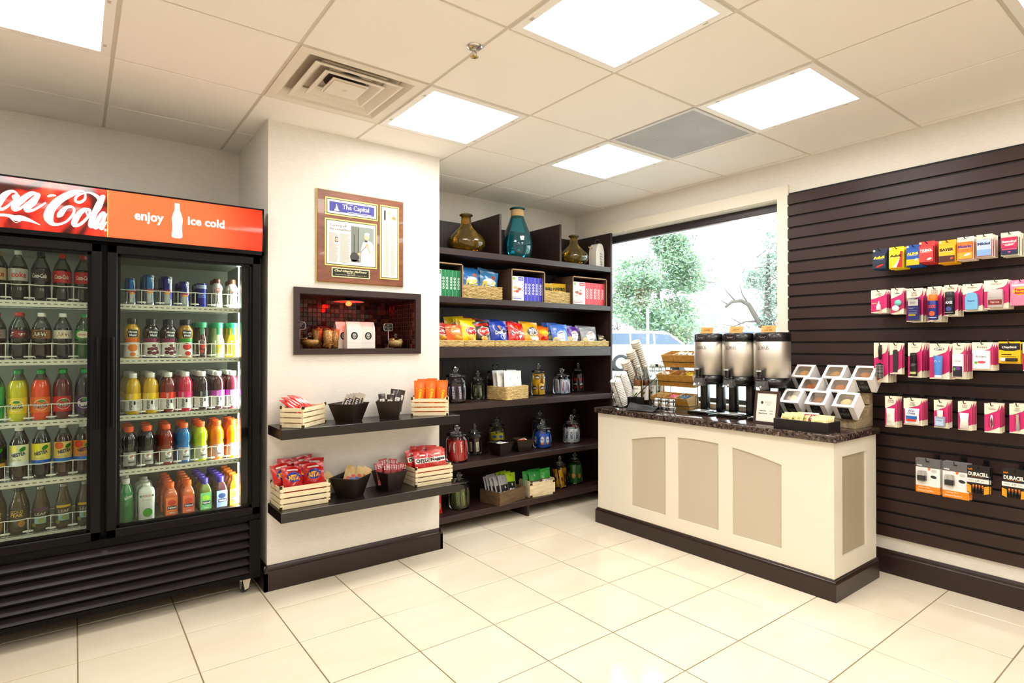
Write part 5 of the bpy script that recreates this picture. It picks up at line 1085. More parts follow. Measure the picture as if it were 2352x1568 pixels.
def mms(c): return lambda m, f: (m.oval(0, .055, .024, .018, pm('#5a3a20', .4), f(.001), 16, 2), m.text('m&m', 0, .055, .018, PRINTW, f(.0018), bold=.05, w=.036))
jarbars(3.10, 3.70, z4, .062, 5, .055, .095, .016, '#f0bf14', 'yellow sweet bag inside the glass jar', mms(0), 54, name='sweet_bag'); jarbars(3.10, 3.70, z4, .062, 4, .055, .08, .016, '#f0bf14', 'yellow sweet bag inside the glass jar', mms(0), 55, a0=.6, lift=.1, name='sweet_bag')
jar('wide glass jar of pale blue striped bars', .077, .205, (3.345, 3.68, z4)); jarbars(3.345, 3.68, z4, .077, 10, .034, .115, .013, '#c9d2e6', 'pale blue candy bar with red stripe in the wide jar', vtxt('3 MUSKETEERS', '#b8283a', None, .09, .012), 56)
jar('slim glass jar of dark brown sweet bags behind the pale blue bars', .055, .25, (3.655, 3.80, z4)); jarbars(3.655, 3.80, z4, .055, 5, .05, .14, .016, '#3a1a14', 'dark brown sweet bag in the slim jar', lambda m, f: (m.oval(0, .1, .016, .013, pm('#c02a20', .4), f(.001), 14, 2), m.text('m&m', 0, .06, .016, PRINTW, f(.0018), bold=.04, w=.034), m.oval(0, .03, .018, .01, pm('#c02a20', .4), f(.001), 14, 2)), 57, name='sweet_bag')
rzb = math.radians(14); basket('deep wicker basket of white pouches on the fourth shelf', .265, .2, .105, (2.72, 3.625, z4), rzb)
def wp(c): return lambda m, f: (m.rect(-.05, .05, .03, .06, pm(c, .4), f(.001), 6, 3), m.oval(0, .045, .03, .012, pm('#efecea', .4), f(.0016), 14, 2), m.text('M', 0, .125, .014, PRINTK, f(.0016), w=.01))
t = bagthing('white_pouch', 'white pouch with purple band leaning in the deep basket', 'snack bag', .125, .185, .03, pm('#ecebe8', .35), wp('#4a3a9a'), 58, 'white pouches in the deep basket', wr=.06); scatter(t, [(-.05, -.055, .03, -.12, .1, .05), (-.075, -.01, .035, -.1, 0, .1), (-.07, .03, .035, -.1, 0, 0)], (2.72, 3.625, z4+.006, rzb))
t = bagthing('white_pouch', 'white pouch with red band leaning in the deep basket', 'snack bag', .125, .185, .03, pm('#ecebe8', .35), wp('#c02a38'), 59, 'white pouches in the deep basket', wr=.06); scatter(t, [(.06, -.05, .03, -.12, .02, -.05), (.06, 0, .035, -.1, .04, 0)], (2.72, 3.625, z4+.006, rzb))
# fifth shelf
jar('large glass jar of red licorice packs', .083, .255, (2.235, 3.60, z5)); jarbars(2.235, 3.60, z5, .083, 9, .05, .145, .016, '#c81a18', 'red licorice pack inside the large jar', vtxt('Twizzlers', '#f6f2ea', None, .075, .015, .1), 61)
jar('small glass jar of cream almond boxes behind the licorice', .056, .22, (2.485, 3.74, z5)); jarbars(2.485, 3.74, z5, .056, 5, .042, .115, .014, '#4a3428', 'brown box with cream label in the small jar', lambda m, f: (m.rect(-.014, .014, .015, .09, pm('#e8dfca', .4), f(.001), 3, 5), m.text('Almond', 0, .055, .012, pm('#4a3020', .4), f(.0018), rot=PI/2, w=.05)), 62)
jar('glass jar of yellow candy bags with pink lettering', .072, .235, (2.80, 3.88, z5)); jarbars(2.80, 3.88, z5, .072, 6, .065, .11, .016, '#c9c01e', 'yellow candy bag with pink lettering in a jar', lambda m, f: (m.text('Nerds', 0, .045, .026, pm('#c8286a', .4), f(.0016), shear=.2, bold=.06, w=.05), m.oval(0, .085, .018, .012, pm('#3a5ab8', .4), f(.001), 14, 2)), 63, name='candy_bag')
bowl('dark bronze square bowl of white wrapped sweets on the fifth shelf', .09, .15, .1, (2.63, 3.60, z5), math.radians(8)); bowl('dark bronze square bowl with orange wrapped sweet on the fifth shelf', .095, .15, .1, (2.86, 3.62, z5), math.radians(-14))
def twist(label, loc, col, rz, grp=None):
    t = thing('wrapped_sweet', label, 'candy', loc, rz, group=grp); MB().lathe([(0, -.016), (.009, -.013), (.011, 0), (.009, .013), (0, .016)], FOIL(col), 12, TR(0, 0, .01, 0, PI/2)).build('sweet', t)
    for s in (-1, 1): MB().lathe([(.003, 0), (.011, .012)], FOIL(col), 8, TR(s*.015, 0, .01, 0, s*PI/2)).build('wrapper_end', t)
for k in range(5): twist('white wrapped sweet in a bronze bowl', (2.60+.016*k, 3.59+.02*(k % 2), z5+.078), '#eceae6', .5*k, 'white wrapped sweets')
for k in range(4): twist('orange and white wrapped sweet in a bronze bowl', (2.83+.02*k, 3.605+.016*(k % 2), z5+.078), ('#e8641e', '#f0ece6')[k % 2], .4*k, 'orange wrapped sweets')
jar('wide glass jar of royal blue cookie packs', .08, .21, (3.10, 3.65, z5)); jarbars(3.10, 3.65, z5, .08, 8, .056, .11, .016, '#1d5ac0', 'royal blue cookie pack inside the wide jar', lambda m, f: (m.oval(0, .06, .016, .028, pm('#dfe6f2', .4), f(.001), 14, 2), m.text('Ahoy', 0, .062, .014, pm('#1d3a8a', .4), f(.0018), bold=.04, w=.028), m.oval(.002, .03, .013, .009, pm('#e88a2a', .4), f(.0014), 12, 2)), 64, name='cookie_pack')
jar('tall glass jar of navy blue packs behind the cookie jar', .07, .268, (3.25, 3.86, z5)); jarbars(3.25, 3.86, z5, .07, 6, .06, .14, .016, '#17357e', 'navy blue pack in the tall jar', None, 65, name='cookie_pack')
jar('glass jar of white and blue mint packs', .078, .222, (3.46, 3.68, z5)); jarbars(3.46, 3.68, z5, .078, 9, .044, .115, .014, '#e3e8f0', 'white mint pack with navy lettering in a jar', vtxt('YORK', '#2a3a8a', None, .07, .022, .06), 66)
jar('glass jar of red packs at the back beside the shelf end', .066, .256, (3.675, 3.87, z5)); jarbars(3.675, 3.87, z5, .066, 6, .05, .13, .015, '#c0231c', 'red pack in the jar beside the shelf end', vtxt('SKOR', '#f0ece4', None, .06, .018), 67)
# bottom shelf
jar('large glass jar of dark nut packs on the bottom shelf', .079, .257, (2.28, 3.64, z6)); jarbars(2.28, 3.64, z6, .079, 9, .044, .14, .014, '#6a6a48', 'olive nut pack with green lettering in a bottom jar', vtxt('PISTACHIOS', '#9ac43a', None, .1, .014, .07), 71)
WB = wood('#4a3826', '#6e5638', .65, 2.5, (3, 18, 18), 0, 'weathered_board')
t = thing('wooden_box', 'weathered brown wooden box of grey pouches on the bottom shelf', 'crate', (2.665, 3.615, z6), math.radians(12)); w, d, h = .30, .21, .1
for s in (-1, 1): MB().rbox(-w/2, w/2, -.005, .005, 0, h, WB, .0015).build('side_board', t, (0, s*(d/2-.005), 0)); MB().rbox(-.005, .005, -d/2+.01, d/2-.01, 0, h, WB, .0015).build('end_board', t, (s*(w/2-.005), 0, 0))
MB().box(-w/2+.01, w/2-.01, -d/2+.01, d/2-.01, 0, .006, WB).build('bottom_board', t)
def krv(c): return lambda m, f: (m.rect(-.045, .045, .03, .105, pm('#2e2c2c', .4), f(.001), 5, 4), m.text('KRAVE', 0, .048, .016, PRINTW, f(.0018), bold=.05, w=.06), m.oval(0, .085, .006, .01, PRINTW, f(.0018), 10, 1), m.oval(0, .155, .007, .003, PRINTK, f(.0012), 10, 1))
t = bagthing('jerky_pouch', 'grey pouch with black label leaning in the weathered box', 'snack bag', .12, .175, .022, pm('#a5a5a6', .35), krv(0), 72, 'grey pouches', wr=.05); scatter(t, [(-.02, -.05, .02, -.28, .06, .1), (-.05, -.035, .02, -.28, 0, .1), (-.075, -.015, .02, -.26, 0, .1), (-.085, .01, .02, -.25, 0, .1), (-.09, .035, .02, -.24, 0, .1), (-.04, .055, .02, -.2, 0, 0)], (2.665, 3.615, z6+.006, math.radians(12)))
t = bagthing('jerky_pouch', 'lime green pouch with black label leaning in the weathered box', 'snack bag', .12, .175, .022, pm('#a8c81e', .35), krv(0), 73, 'lime green pouches', wr=.05); scatter(t, [(.075, -.03, .022, -.22, .1, 0), (.07, .01, .025, -.2, .06, 0), (.06, .045, .025, -.18, 0, 0)], (2.665, 3.615, z6+.006, math.radians(12)))
PL2 = wood('#cdb88f', '#e8d9b8', .6, 4, (3, 10, 10), 0, 'knotty_pale_board'); t = thing('wooden_box', 'pale wooden box with brass corners holding green nut bags', 'crate', (3.0, 3.60, z6), math.radians(-4)); w, d, h = .25, .16, .115
for s in (-1, 1): MB().rbox(-w/2, w/2, -.005, .005, 0, h, PL2, .0015).build('side_board', t, (0, s*(d/2-.005), 0)); MB().rbox(-.005, .005, -d/2+.01, d/2-.01, 0, h+.012, PL2, .0015).build('end_board', t, (s*(w/2-.005), 0, 0))
MB().box(-w/2+.01, w/2-.01, -d/2+.01, d/2-.01, 0, .006, PL2).build('bottom_board', t)
for sx in (-1, 1):
    for z in (0, h-.018): MB().box(-.012, .012, -.001, 0, 0, .018, BRASS).build('corner_bracket', t, (sx*(w/2-.012), -d/2, z))
def em(c): return lambda m, f: (m.rect(-.05, .05, .06, .095, pm('#6a3a1e', .4), f(.001), 6, 2), m.text('EMERALD', 0, .078, .018, PRINTW, f(.0018), bold=.05, w=.08), m.oval(0, .04, .035, .016, pm(c, .4), f(.001), 16, 2))
t = bagthing('nut_bag', 'green nut bag with golden nuts in the pale box', 'snack bag', .13, .165, .04, FOIL('#1f8a3a'), em('#d8a030'), 74, 'green nut bags', wr=.2); scatter(t, [(-.04, -.035, .02, -.15, .02, .05), (-.075, .005, .025, -.1, 0, 0), (.0, .03, .025, -.1, 0, 0)], (3.0, 3.60, z6+.006, 0))
t = bagthing('nut_bag', 'bright green nut bag with pale blue corner in the pale box', 'snack bag', .11, .17, .04, FOIL('#2f9a3a'), em('#a8c0e0'), 75, 'green nut bags', wr=.2); scatter(t, [(.075, -.03, .025, -.15, -.02, -.05)], (3.0, 3.60, z6+.006, 0))
jar('slim glass jar of yellow and green nut tubes', .056, .26, (3.285, 3.64, z6)); jarbars(3.285, 3.64, z6, .056, 5, .04, .15, .014, '#d8a81c', 'yellow nut tube leaning inside the slim jar', lambda m, f: m.oval(0, .07, .012, .02, pm('#8a3a1a', .4), f(.001), 12, 2), 76, tilt=.2)
jar('glass jar of green nut packs beside the counter', .07, .255, (3.51, 3.69, z6)); jarbars(3.51, 3.69, z6, .07, 7, .055, .15, .015, '#2a7a34', 'green nut pack with yellow nuts inside a jar', lambda m, f: m.oval(0, .06, .016, .022, pm('#e0a83a', .4), f(.001), 12, 2), 77)
t = bagthing('peanut_bag', 'red and blue peanut bag tucked behind the pillar edge', 'snack bag', .1, .175, .04, FOIL('#c8281c'), lambda m, f: (m.oval(0, .12, .03, .02, pm('#2a4a9a', .4), f(.001), 14, 2), m.oval(0, .05, .035, .035, pm('#d8b88a', .5, var=.4, vs=90), f(.001), 14, 2)), 78); place(t, 2.06, 3.6, z6, 0, -.08)
# ------------------------------------------------------------------ coffee counter
QZ = -PI/2                                                   # things on the counter face the room (-X)
BLK = pm('#141315', .3, coat=.3); SIGN = pm('#dfb06a', .6)
def server(label, y, words):
    t = thing('coffee_server', label, 'coffee dispenser', (3.5, y, KT), QZ, group=None); r = .108
    m = MB().rbox(-.085, .085, -.15, .09, .0, .016, BLK, .005).rbox(-.078, .078, -.16, -.03, .016, .024, BLK, .003); m.build('base', t)
    MB().rbox(-.06, .06, -.148, -.045, .024, .029, pm('#c9c9c6', .35, metal=.5), .002).build('drip_tray', t)
    for s in (-1, 1): MB().rbox(-.024, .024, .0, .06, .016, .215, BLK, .01, 2).build('upright', t, (s*.062, 0, 0))
    MB().lathe([(r*.8, .205), (r*.97, .212), (r*.99, .235), (r*.98, .27)], BLK, 36).build('collar', t)
    MB().lathe([(r*.98, .27), (r, .272), (r, .494), (r*.985, .496)], STEEL, 40).build('tank', t)
    MB().lathe([(r*1.01, .496), (r*1.02, .5), (r*1.02, .545), (r*.95, .552), (0, .553)], BLK, 40).build('lid', t)
    m = MB().rbox(-.034, .034, -r*1.02-.004, -r+.01, .507, .545, pm('#2a282b', .2, coat=.5), .004); m.tube([(-.02, -r*1.05, .527), (-.01, -r*1.06, .519), (0, -r*1.06, .523), (.01, -r*1.06, .519), (.02, -r*1.05, .527)], .002, pm('#9a948a', .3), 5); m.build('latch', t)
    MB().text('LUXUS', 0, .455, .02, PRINTK, cyl(r, .001), w=.07).build('brand_lettering', t)
    m = MB().tube([(0, -r+.01, .235), (0, -r-.028, .235)], .016, BLK, 12).rbox(-.016, .016, -r-.05, -r-.012, .245, .262, BLK, .004); m.lathe([(.011, .258), (.014, .262), (.02, .3), (.022, .318), (.018, .322), (0, .322)], BLK, 14, TR(0, -r-.03, 0)); tp = m.build('tap', t)
    MB().rect(-.015, .015, .309, .318, PRINTW, flat(.023, -r-.03)).text('FETCO', 0, .3135, .006, PRINTK, flat(.0235, -r-.03), bold=.03, w=.025).build('tap_label', tp)
    m = MB(); P = [(-.042, 0), (-.038, -.03), (-.02, -.052), (.02, -.052), (.038, -.03), (.042, 0)]
    vs = [(x, -r-.008+y, .2) for x, y in P]+[(x*.85, -r-.008+y*.8, .252) for x, y in P]+[(0, -r-.02, .254)]; n = len(P)
    m.add(vs, [(k, k+1, n+k+1, n+k) for k in range(n-1)]+[(n+k, n+k+1, 2*n) for k in range(n-1)], clear('#eef0f2', 1.0, .03, 1.5, .1, '#d8dade')).build('splash_guard', t)
    MB().tube([(.0, -r-.03, .2), (.0, -r-.03, .222)], .008, CHROME, 10).build('spout', t)
    sg = MB().box(-.048, .048, -.0015, .0015, 0, .043, SIGN).build('sign_card', t, (0, -.045, .553), (-.25, 0, 0))
    m = MB(); 
    for k, s in enumerate(words): m.text(s, 0, (.022 if len(words) == 1 else .03-.017*k), .011, pm('#a86a2a', .6), flat(.0022), shear=.3, bold=.03)
    m.build('sign_lettering', sg)
server('steel coffee server with regular coffee sign, beside the wooden bins', 2.325, ['COFFEE']); server('steel coffee server with decaf sign, the middle one of three', 2.105, ['DECAF']); server('steel hot water server beside the slatted wall', 1.884, ['HOT', 'WATER'])
# three-tier bin organiser
BAM = wood('#b3802f', '#cf9c4c', .45, 2.5, (14, 3, 14), .1, 'bamboo'); WIRE = pm('#1b1a1c', .4, metal=.4)
og = thing('bin_stand', 'black wire stand carrying three tiers of wooden bins', 'stand', (0, 0, 0)); oy0, oy1 = 2.492, 2.828
for k, (x, z) in enumerate(((3.49, .9), (3.555, 1.068), (3.615, 1.212))):
    MB().tube([(x+.1, oy0, z), (x-.0125, oy0, z), (x-.0125, oy1, z), (x+.1, oy1, z)], .0028, WIRE, 6).build('wire_band', og)
for y in (oy0, oy1): MB().tube([(3.47, y, KT+.003), (3.72, y, KT+.003), (3.72, y, 1.25), (3.66, y, 1.21), (3.655, y, 1.07), (3.59, y, 1.06), (3.59, y, .9)], .003, WIRE, 6).build('wire_side', og)
MB().tube([(3.36, 2.872, .952), (3.47, 2.858, 1.03), (3.575, 2.838, 1.1)], .0034, WIRE, 6).build('wire_brace', og)
def bin_(label, x, y0, y1, z0, h, d=.115, grp=None):
    w = (y1-y0)/2; t = thing('wooden_bin', label, 'bin', (x+.012, (y0+y1)/2, z0), QZ, rx=.2); p = .022          # front leans outward
    def plank(name, P, n): 
        vs = [Vector(v) for v in P]; m = MB(); nn = Vector(n)*.005; m.add(vs+[v+nn for v in vs], [(0, 1, 2, 3), (7, 6, 5, 4), (0, 4, 5, 1), (1, 5, 6, 2), (2, 6, 7, 3), (3, 7, 4, 0)], BAM).build(name, t)
    plank('front_board', [(-w, 0, 0), (w, 0, 0), (w, -p, h), (-w, -p, h)], (0, 1, 0)); plank('back_board', [(-w, d-.005, 0), (w, d-.005, 0), (w, d-.005, h*1.05), (-w, d-.005, h*1.05)], (0, 1, 0))
    plank('side_board', [(-w, .005, 0), (-w, d-.005, 0), (-w, d-.005, h*1.05), (-w, .005-p, h)], (1, 0, 0)); plank('side_board', [(w-.005, .005, 0), (w-.005, d-.005, 0), (w-.005, d-.005, h*1.05), (w-.005, .005-p, h)], (1, 0, 0)); MB().box(-w+.005, w-.005, .005, d-.005, .0, .005, BAM).build('bottom_board', t)
def packets(label, x, y0, y1, z, col, n=26, seed=1, name='sugar_packets'):
    rg = random.Random(seed); m = MB(); c = pm(col, .6)
    for k in range(n):
        m.rbox(-.022, .022, -.0016, .0016, -.014, .014, c, .001, 1, TR(x+rg.uniform(.005, .085), rg.uniform(y0+.025, y1-.025), z+rg.uniform(-.028, .004)-.0, rg.uniform(-.9, .9), rg.uniform(-.8, .8), rg.uniform(0, 3)))
    o = m.build(name); o['kind'] = 'stuff'; meta(o, label, 'packets')
bw = (oy1-oy0-.012)/3; Y3 = [(oy0+.006+bw*k, oy0+.006+bw*(k+1)-.002) for k in range(3)]
for (x, z, h), row in zip(((3.495, .875, .085), (3.56, 1.03, .095), (3.62, 1.172, .1)), ('bottom', 'middle', 'top')):
    if row == 'top':
        bin_('wide wooden bin of white packets on the top tier', x, Y3[0][0], Y3[1][1], z, h); bin_('empty looking wooden bin on the top tier', x, *Y3[2], z, h)
        packets('heap of white sugar packets in the top bin', x, Y3[0][0], Y3[1][1], z+h, '#efece8', 44, 5)
    else:
        cs = {'bottom': (('#8fb4cf', 'pale blue'), ('#e88aa0', 'pink'), None), 'middle': (('#e6cf3a', 'yellow'), ('#a8742c', 'brown'), ('#ece6dc', 'white'))}[row]
        for k in range(3):
            nm = 'stirrer' if cs[k] is None else cs[k][1]+' packet'
            bin_('wooden %s bin on the %s tier' % (nm, row), x, *Y3[k], z, h)
            if cs[k]: packets('heap of %s sweetener packets in a %s bin' % (cs[k][1], row), x, *Y3[k], z+h, cs[k][0], 24, k+(3 if row == 'middle' else 9))
m = MB(); rg = random.Random(3)
for k in range(46):
    y = rg.uniform(2.735, 2.805); x = rg.uniform(3.51, 3.57); m.box(-.0025, .0025, -.0008, .0008, 0, .1, pm('#d9bd86', .6), TR(x, y, .882, rg.uniform(-.18, .1), rg.uniform(-.25, .05), rg.uniform(0, 3)))
o = m.build('stir_sticks'); o['kind'] = 'stuff'; meta(o, 'bunch of wooden stir sticks in the bottom bin', 'stir sticks')
# spice shakers in a wire holder
hl = thing('shaker_holder', 'small chrome wire holder for three shakers', 'holder', (3.372, 2.622, KT), QZ)
for z in (.032,): MB().tube([(-.1, -.03, z), (.1, -.03, z), (.1, .03, z), (-.1, .03, z)], .0022, CHROME, 6, closed=True).build('wire_band', hl)
MB().tube([(-.09, -.025, .002), (.09, -.025, .002), (.09, .025, .002), (-.09, .025, .002)], .002, CHROME, 6, closed=True).build('wire_base', hl)
for x in (-.1, .1): MB().tube([(x, 0, .002), (x, 0, .034)], .002, CHROME, 6).build('wire_leg', hl)
for y, l in ((2.688, 'nearest the black caddy'), (2.622, 'in the middle of the holder'), (2.556, 'nearest the coffee servers')):
    t = thing('spice_shaker', 'small steel spice shaker '+l, 'shaker', (3.372, y, KT+.005)); MB().lathe([(0, 0), (.024, 0), (.0255, .003), (.0255, .058), (.024, .06)], CHROME, 24).build('body', t); MB().lathe([(.0262, .06), (.027, .062), (.027, .078), (.025, .082), (0, .084)], pm('#cfcfcf', .2, metal=1), 24).build('lid', t)
# black caddy and folded black cloth
t = thing('black_caddy', 'black open topped caddy box beside the syrup bottles', 'caddy', (3.33, 2.845, KT), QZ); w, d, h = .045, .04, .085
for s in (-1, 1): MB().box(-w, w, -.003, .003, 0, h, BLK).build('side_panel', t, (0, s*d, 0)); MB().box(-.003, .003, -d+.003, d-.003, 0, h, BLK).build('end_panel', t, (s*(w-.003), 0, 0))
MB().box(-w+.006, w-.006, -d+.003, d-.003, 0, .004, BLK).build('bottom_panel', t)
m = MB(); vs = []; fs = []; nx, ny = 12, 10
for j in range(ny+1):
    for i in range(nx+1):
        u, v = i/nx, j/ny; vs.append(((u-.5)*.21+.02*v, (v-.5)*.13+.02*math.sin(3*u), .006+.045*math.exp(-((v-.62)/.22)**2)*(1-.55*u)+.012*math.sin(6*u+2*v)**2*v))
fs = [(j*(nx+1)+i, j*(nx+1)+i+1, (j+1)*(nx+1)+i+1, (j+1)*(nx+1)+i) for j in range(ny) for i in range(nx)]; n = len(vs)
m.add(vs+[(x, y, z-.004) for x, y, z in vs], fs+[tuple(n+a for a in f[::-1]) for f in fs], pm('#2a272a', .55), True)
o = m.build('black_cloth', None, (3.235, 2.715, KT), (0, 0, QZ+.25)); meta(o, 'crumpled black folded cloth near the counter edge', 'cloth')
# lid and cup rack
rk = thing('cup_rack', 'black wire rack holding slanted stacks of cups and lids', 'rack', (0, 0, 0)); LIDW = pm('#f2f1ee', .4); KRAFT = pm('#e9e2d6', .55)
ST = [(3.375, .885, .225, 'lid'), (3.448, .92, .24, 'lid'), (3.518, .965, .23, 'cup'), (3.582, 1.03, .24, 'cup'), (3.648, 1.09, .26, 'cup')]; LEAN = -.46; SYY = 3.005
for k, (x, z, L, kd) in enumerate(ST):
    dx, dz = math.sin(LEAN), math.cos(LEAN); r = .044 if kd == 'lid' else .038
    for s in (-1, 1): MB().tube([(x-.0-dz*(r+.004), SYY+s*.028, z+dx*(r+.004)), (x-dz*(r+.004)+dx*L*.95, SYY+s*.028, z+dx*(r+.004)+dz*L*.95), (x-dz*(r-.02)+dx*(L*.98), SYY+s*.028, z+dz*(L*.98)+dx*(r-.02))], .0022, WIRE, 6).build('wire_guide', rk)
    MB().tube([(x-dz*(r+.004)+dx*L*.95, SYY-.028, z+dx*(r+.004)+dz*L*.95), (x-dz*(r+.004)+dx*L*.95, SYY+.028, z+dx*(r+.004)+dz*L*.95)], .0022, WIRE, 6).build('wire_loop', rk)
    MB().box(x-.035, x+.035, SYY-.035, SYY+.035, z-.012, z-.009, WIRE, Matrix.Translation((x, SYY, z-.01)) @ Matrix.Rotation(LEAN, 4, 'Y') @ Matrix.Translation((-x, -SYY, -z+.01))).build('foot_plate', rk)
MB().tube([(3.3, SYY-.04, KT+.003), (3.69, SYY-.04, KT+.003), (3.69, SYY+.04, KT+.003), (3.3, SYY+.04, KT+.003)], .003, WIRE, 6, closed=True).build('wire_base', rk)
MB().tube([(3.35, SYY+.042, KT+.003), (3.67, SYY+.042, 1.085)], .003, WIRE, 6).build('wire_rail', rk)
names = ('white plastic lid in the slanted stack beside the shelving', 'white plastic lid in the second slanted stack', 'paper cup in the lowest slanted stack of cups', 'paper cup in the middle slanted stack of cups', 'paper cup in the highest slanted stack of cups')
for (x, z, L, kd), nm in zip(ST, names):
    pitch = .0135 if kd == 'lid' else .017; n = int(L/pitch)
    t = thing('plastic_cup_cover' if kd == 'lid' else 'paper_cup', nm, 'lid' if kd == 'lid' else 'cup', (x, SYY, z), 0, nm, ry=LEAN)
    if kd == 'lid': MB().lathe([(.035, 0), (.044, .001), (.0445, .004), (.042, .006), (.039, .012), (.036, .0128), (.0, .0125)], LIDW, 22).build('shell', t)
    else: MB().lathe([(.0285, -.085), (.036, -.004), (.0385, -.003), (.039, .0), (.0385, .003), (.036, .002), (.028, -.083)], KRAFT, 22).lathe([(0, -.083), (.028, -.083)], KRAFT, 22).build('shell', t)
    off = .0 if kd == 'lid' else .088
    for k in range(n):
        p = (x+math.sin(LEAN)*(k*pitch+off), SYY, z+math.cos(LEAN)*(k*pitch+off))
        if kd == 'cup' and k*pitch+off > L+.06: break
        if k == 0: t.location = p
        else: dup(t, p)
# syrup bottles
def syrup(label, x, col, lc, bar):
    t = thing('syrup_bottle', label, 'bottle', (x, 2.915, KT)); r = .0355; g = clear('#f2f6f4', .9, .02, 1.5)
    MB().lathe([(0, .004), (r*.96, .004), (r*.96, .19), (r*.9, .205), (0, .207)], pm(col, .1, spec=.6), 22).build('syrup', t)
    MB().lathe([(r*.9, 0), (r, .003), (r, .2), (r*.85, .222), (.016, .255), (.0135, .262), (.0135, .298)], g, 26).build('glass', t); MB().lathe([(.0145, .296), (.0145, .318), (.012, .32), (0, .32)], pm('#d9d7d0', .35), 14).build('cap', t)
    m = MB(); f0 = cyl(r, .001); f = lambda x, z: (lambda p: Vector((p.y, -p.x, p.z)))(f0(x, z)); g2 = cyl(r, .0016); g3 = lambda x, z: (lambda p: Vector((p.y, -p.x, p.z)))(g2(x, z))
    m.rect(-.045, .045, .05, .16, pm('#f1eeea', .5), f, 14, 1); m.text('MONIN', 0, .14, .014, PRINTK, g3, w=.05); m.oval(-.006, .085, .006, .016, pm('#5a8a2a', .5), g3, 10, 1, rot=.6).oval(.008, .1, .006, .016, pm('#4a7a2a', .5), g3, 10, 1, rot=-.7).oval(-.002, .07, .008, .008, pm(lc, .5), g3, 12, 1); m.rect(-.045, .045, .16, .163, pm(bar, .5), f, 14, 1); m.build('label', t)
syrup('amber syrup bottle with green sprig label next to the black caddy', 3.44, '#a8640f', '#c8d23a', '#8a5a1a'); syrup('dark amber syrup bottle standing between two syrup bottles', 3.53, '#8a4f10', '#7a9a3a', '#8a5a1a'); syrup('pale clear syrup bottle with green sprig label', 3.62, '#dfe3d4', '#6a8a3a', '#c0c4b0'); syrup('bright yellow syrup bottle close to the window', 3.705, '#e8a81c', '#e8c03a', '#c8921e')
# price card in a frame
t = thing('price_frame', 'small brown framed coffee price card leaning on the counter', 'picture frame', (3.285, 1.812, KT), QZ, rx=-.16); w, h, b = .076, .2, .016; FRW = pm('#4a3630', .4)
for s in (-1, 1): MB().rbox(-b/2, b/2, -.008, .008, 0, h, FRW, .002).build('frame_side', t, (s*(w-b/2), 0, 0))
for z in (0, h-b): MB().rbox(-w+b, w-b, -.0078, .0078, z, z+b, FRW, .002).build('frame_rail', t)
cdp = MB().box(-w+b, w-b, -.003, .003, b, h-b, pm('#f1efe4', .6)).build('card', t); m = MB(); f = flat(.001, -.003)
m.oval(-.028, .128, .008, .009, pm('#4a4a46', .6), f, 16, 1).text('MADE', .012, .13, .015, pm('#b9b8b2', .6), f, w=.042).text('Market', .012, .117, .006, GREY, f, w=.022)
m.text('Coffee/Tea', -.022, .08, .0065, PRINTK, f, bold=.03, w=.045).text('$1.99', .034, .08, .0065, PRINTK, f, bold=.02, w=.02).text('Baked Goods', -.018, .064, .0065, PRINTK, f, bold=.03, w=.052).text('$2.99', .034, .064, .0065, PRINTK, f, bold=.02, w=.02); m.build('print', cdp)
MB().box(-.012, .012, .008, .05, .0, .004, FRW).build('easel_foot', t)
# black tray of packets
TX0, TX1, TY0, TY1 = 3.17, 3.325, 1.405, 1.70; t = thing('packet_tray', 'black low wooden tray full of cream packets', 'tray', ((TX0+TX1)/2, (TY0+TY1)/2, KT), QZ); w, d, h = (TY1-TY0)/2, (TX1-TX0)/2, .058; TRB = pm('#191614', .45)
for s in (-1, 1): MB().rbox(-w, w, -.005, .005, 0, h, TRB, .002).build('side_panel', t, (0, s*(d-.005), 0)); MB().rbox(-.005, .005, -d+.01, d-.01, 0, h, TRB, .002).build('end_panel', t, (s*(w-.005), 0, 0))
MB().box(-w+.01, w-.01, -d+.01, d-.01, 0, .005, TRB).build('bottom_panel', t); MB().box(-.003, .003, -d+.01, d-.01, .005, h-.006, TRB).build('divider', t, (.03, 0, 0))
t = bagthing('cream_packet', 'cream paper packet filed in the black tray', 'packet', .075, .062, .008, pm('#e9d9a4', .55), lambda m, f: (m.rect(-.028, .028, .02, .045, pm('#d9c98a', .5), f(.001), 3, 2), m.rect(-.02, .02, .03, .034, pm('#8a7a3a', .5), f(.0016), 2, 1)), 81, 'cream packets in the tray', wr=.04)
scatter(t, [(-.095+.02*(k % 3)+.004*k, -.055+.014*k, .022+.002*(k % 4), -.5, 0, .1*((k*3) % 5-2)) for k in range(8)]+[(.085+.006*(k % 3), -.05+.015*k, .018+.003*(k % 3), -.5, .05, .25+.08*(k % 3)) for k in range(7)], ((TX0+TX1)/2, (TY0+TY1)/2, KT+.006, QZ))
t = thing('cocoa_packet_box', 'small white packet box with red oval logo in the tray', 'box', (3.275, 1.545, KT+.0062), QZ+.15, rx=-.12); MB().rbox(-.042, .042, 0, .018, 0, .088, PAPERW, .001).build('carton', t)
m = MB(); f = flat(.0006); m.rect(-.038, .038, .042, .078, pm('#c8323a', .45), f).oval(.02, .055, .022, .012, pm('#f0ece8', .45), flat(.001), 16, 1).oval(.02, .055, .019, .009, pm('#c8323a', .45), flat(.0014), 16, 1).text('NESTLE', -.008, .066, .014, PRINTW, flat(.0018), bold=.04, w=.05); m.build('logo', t)
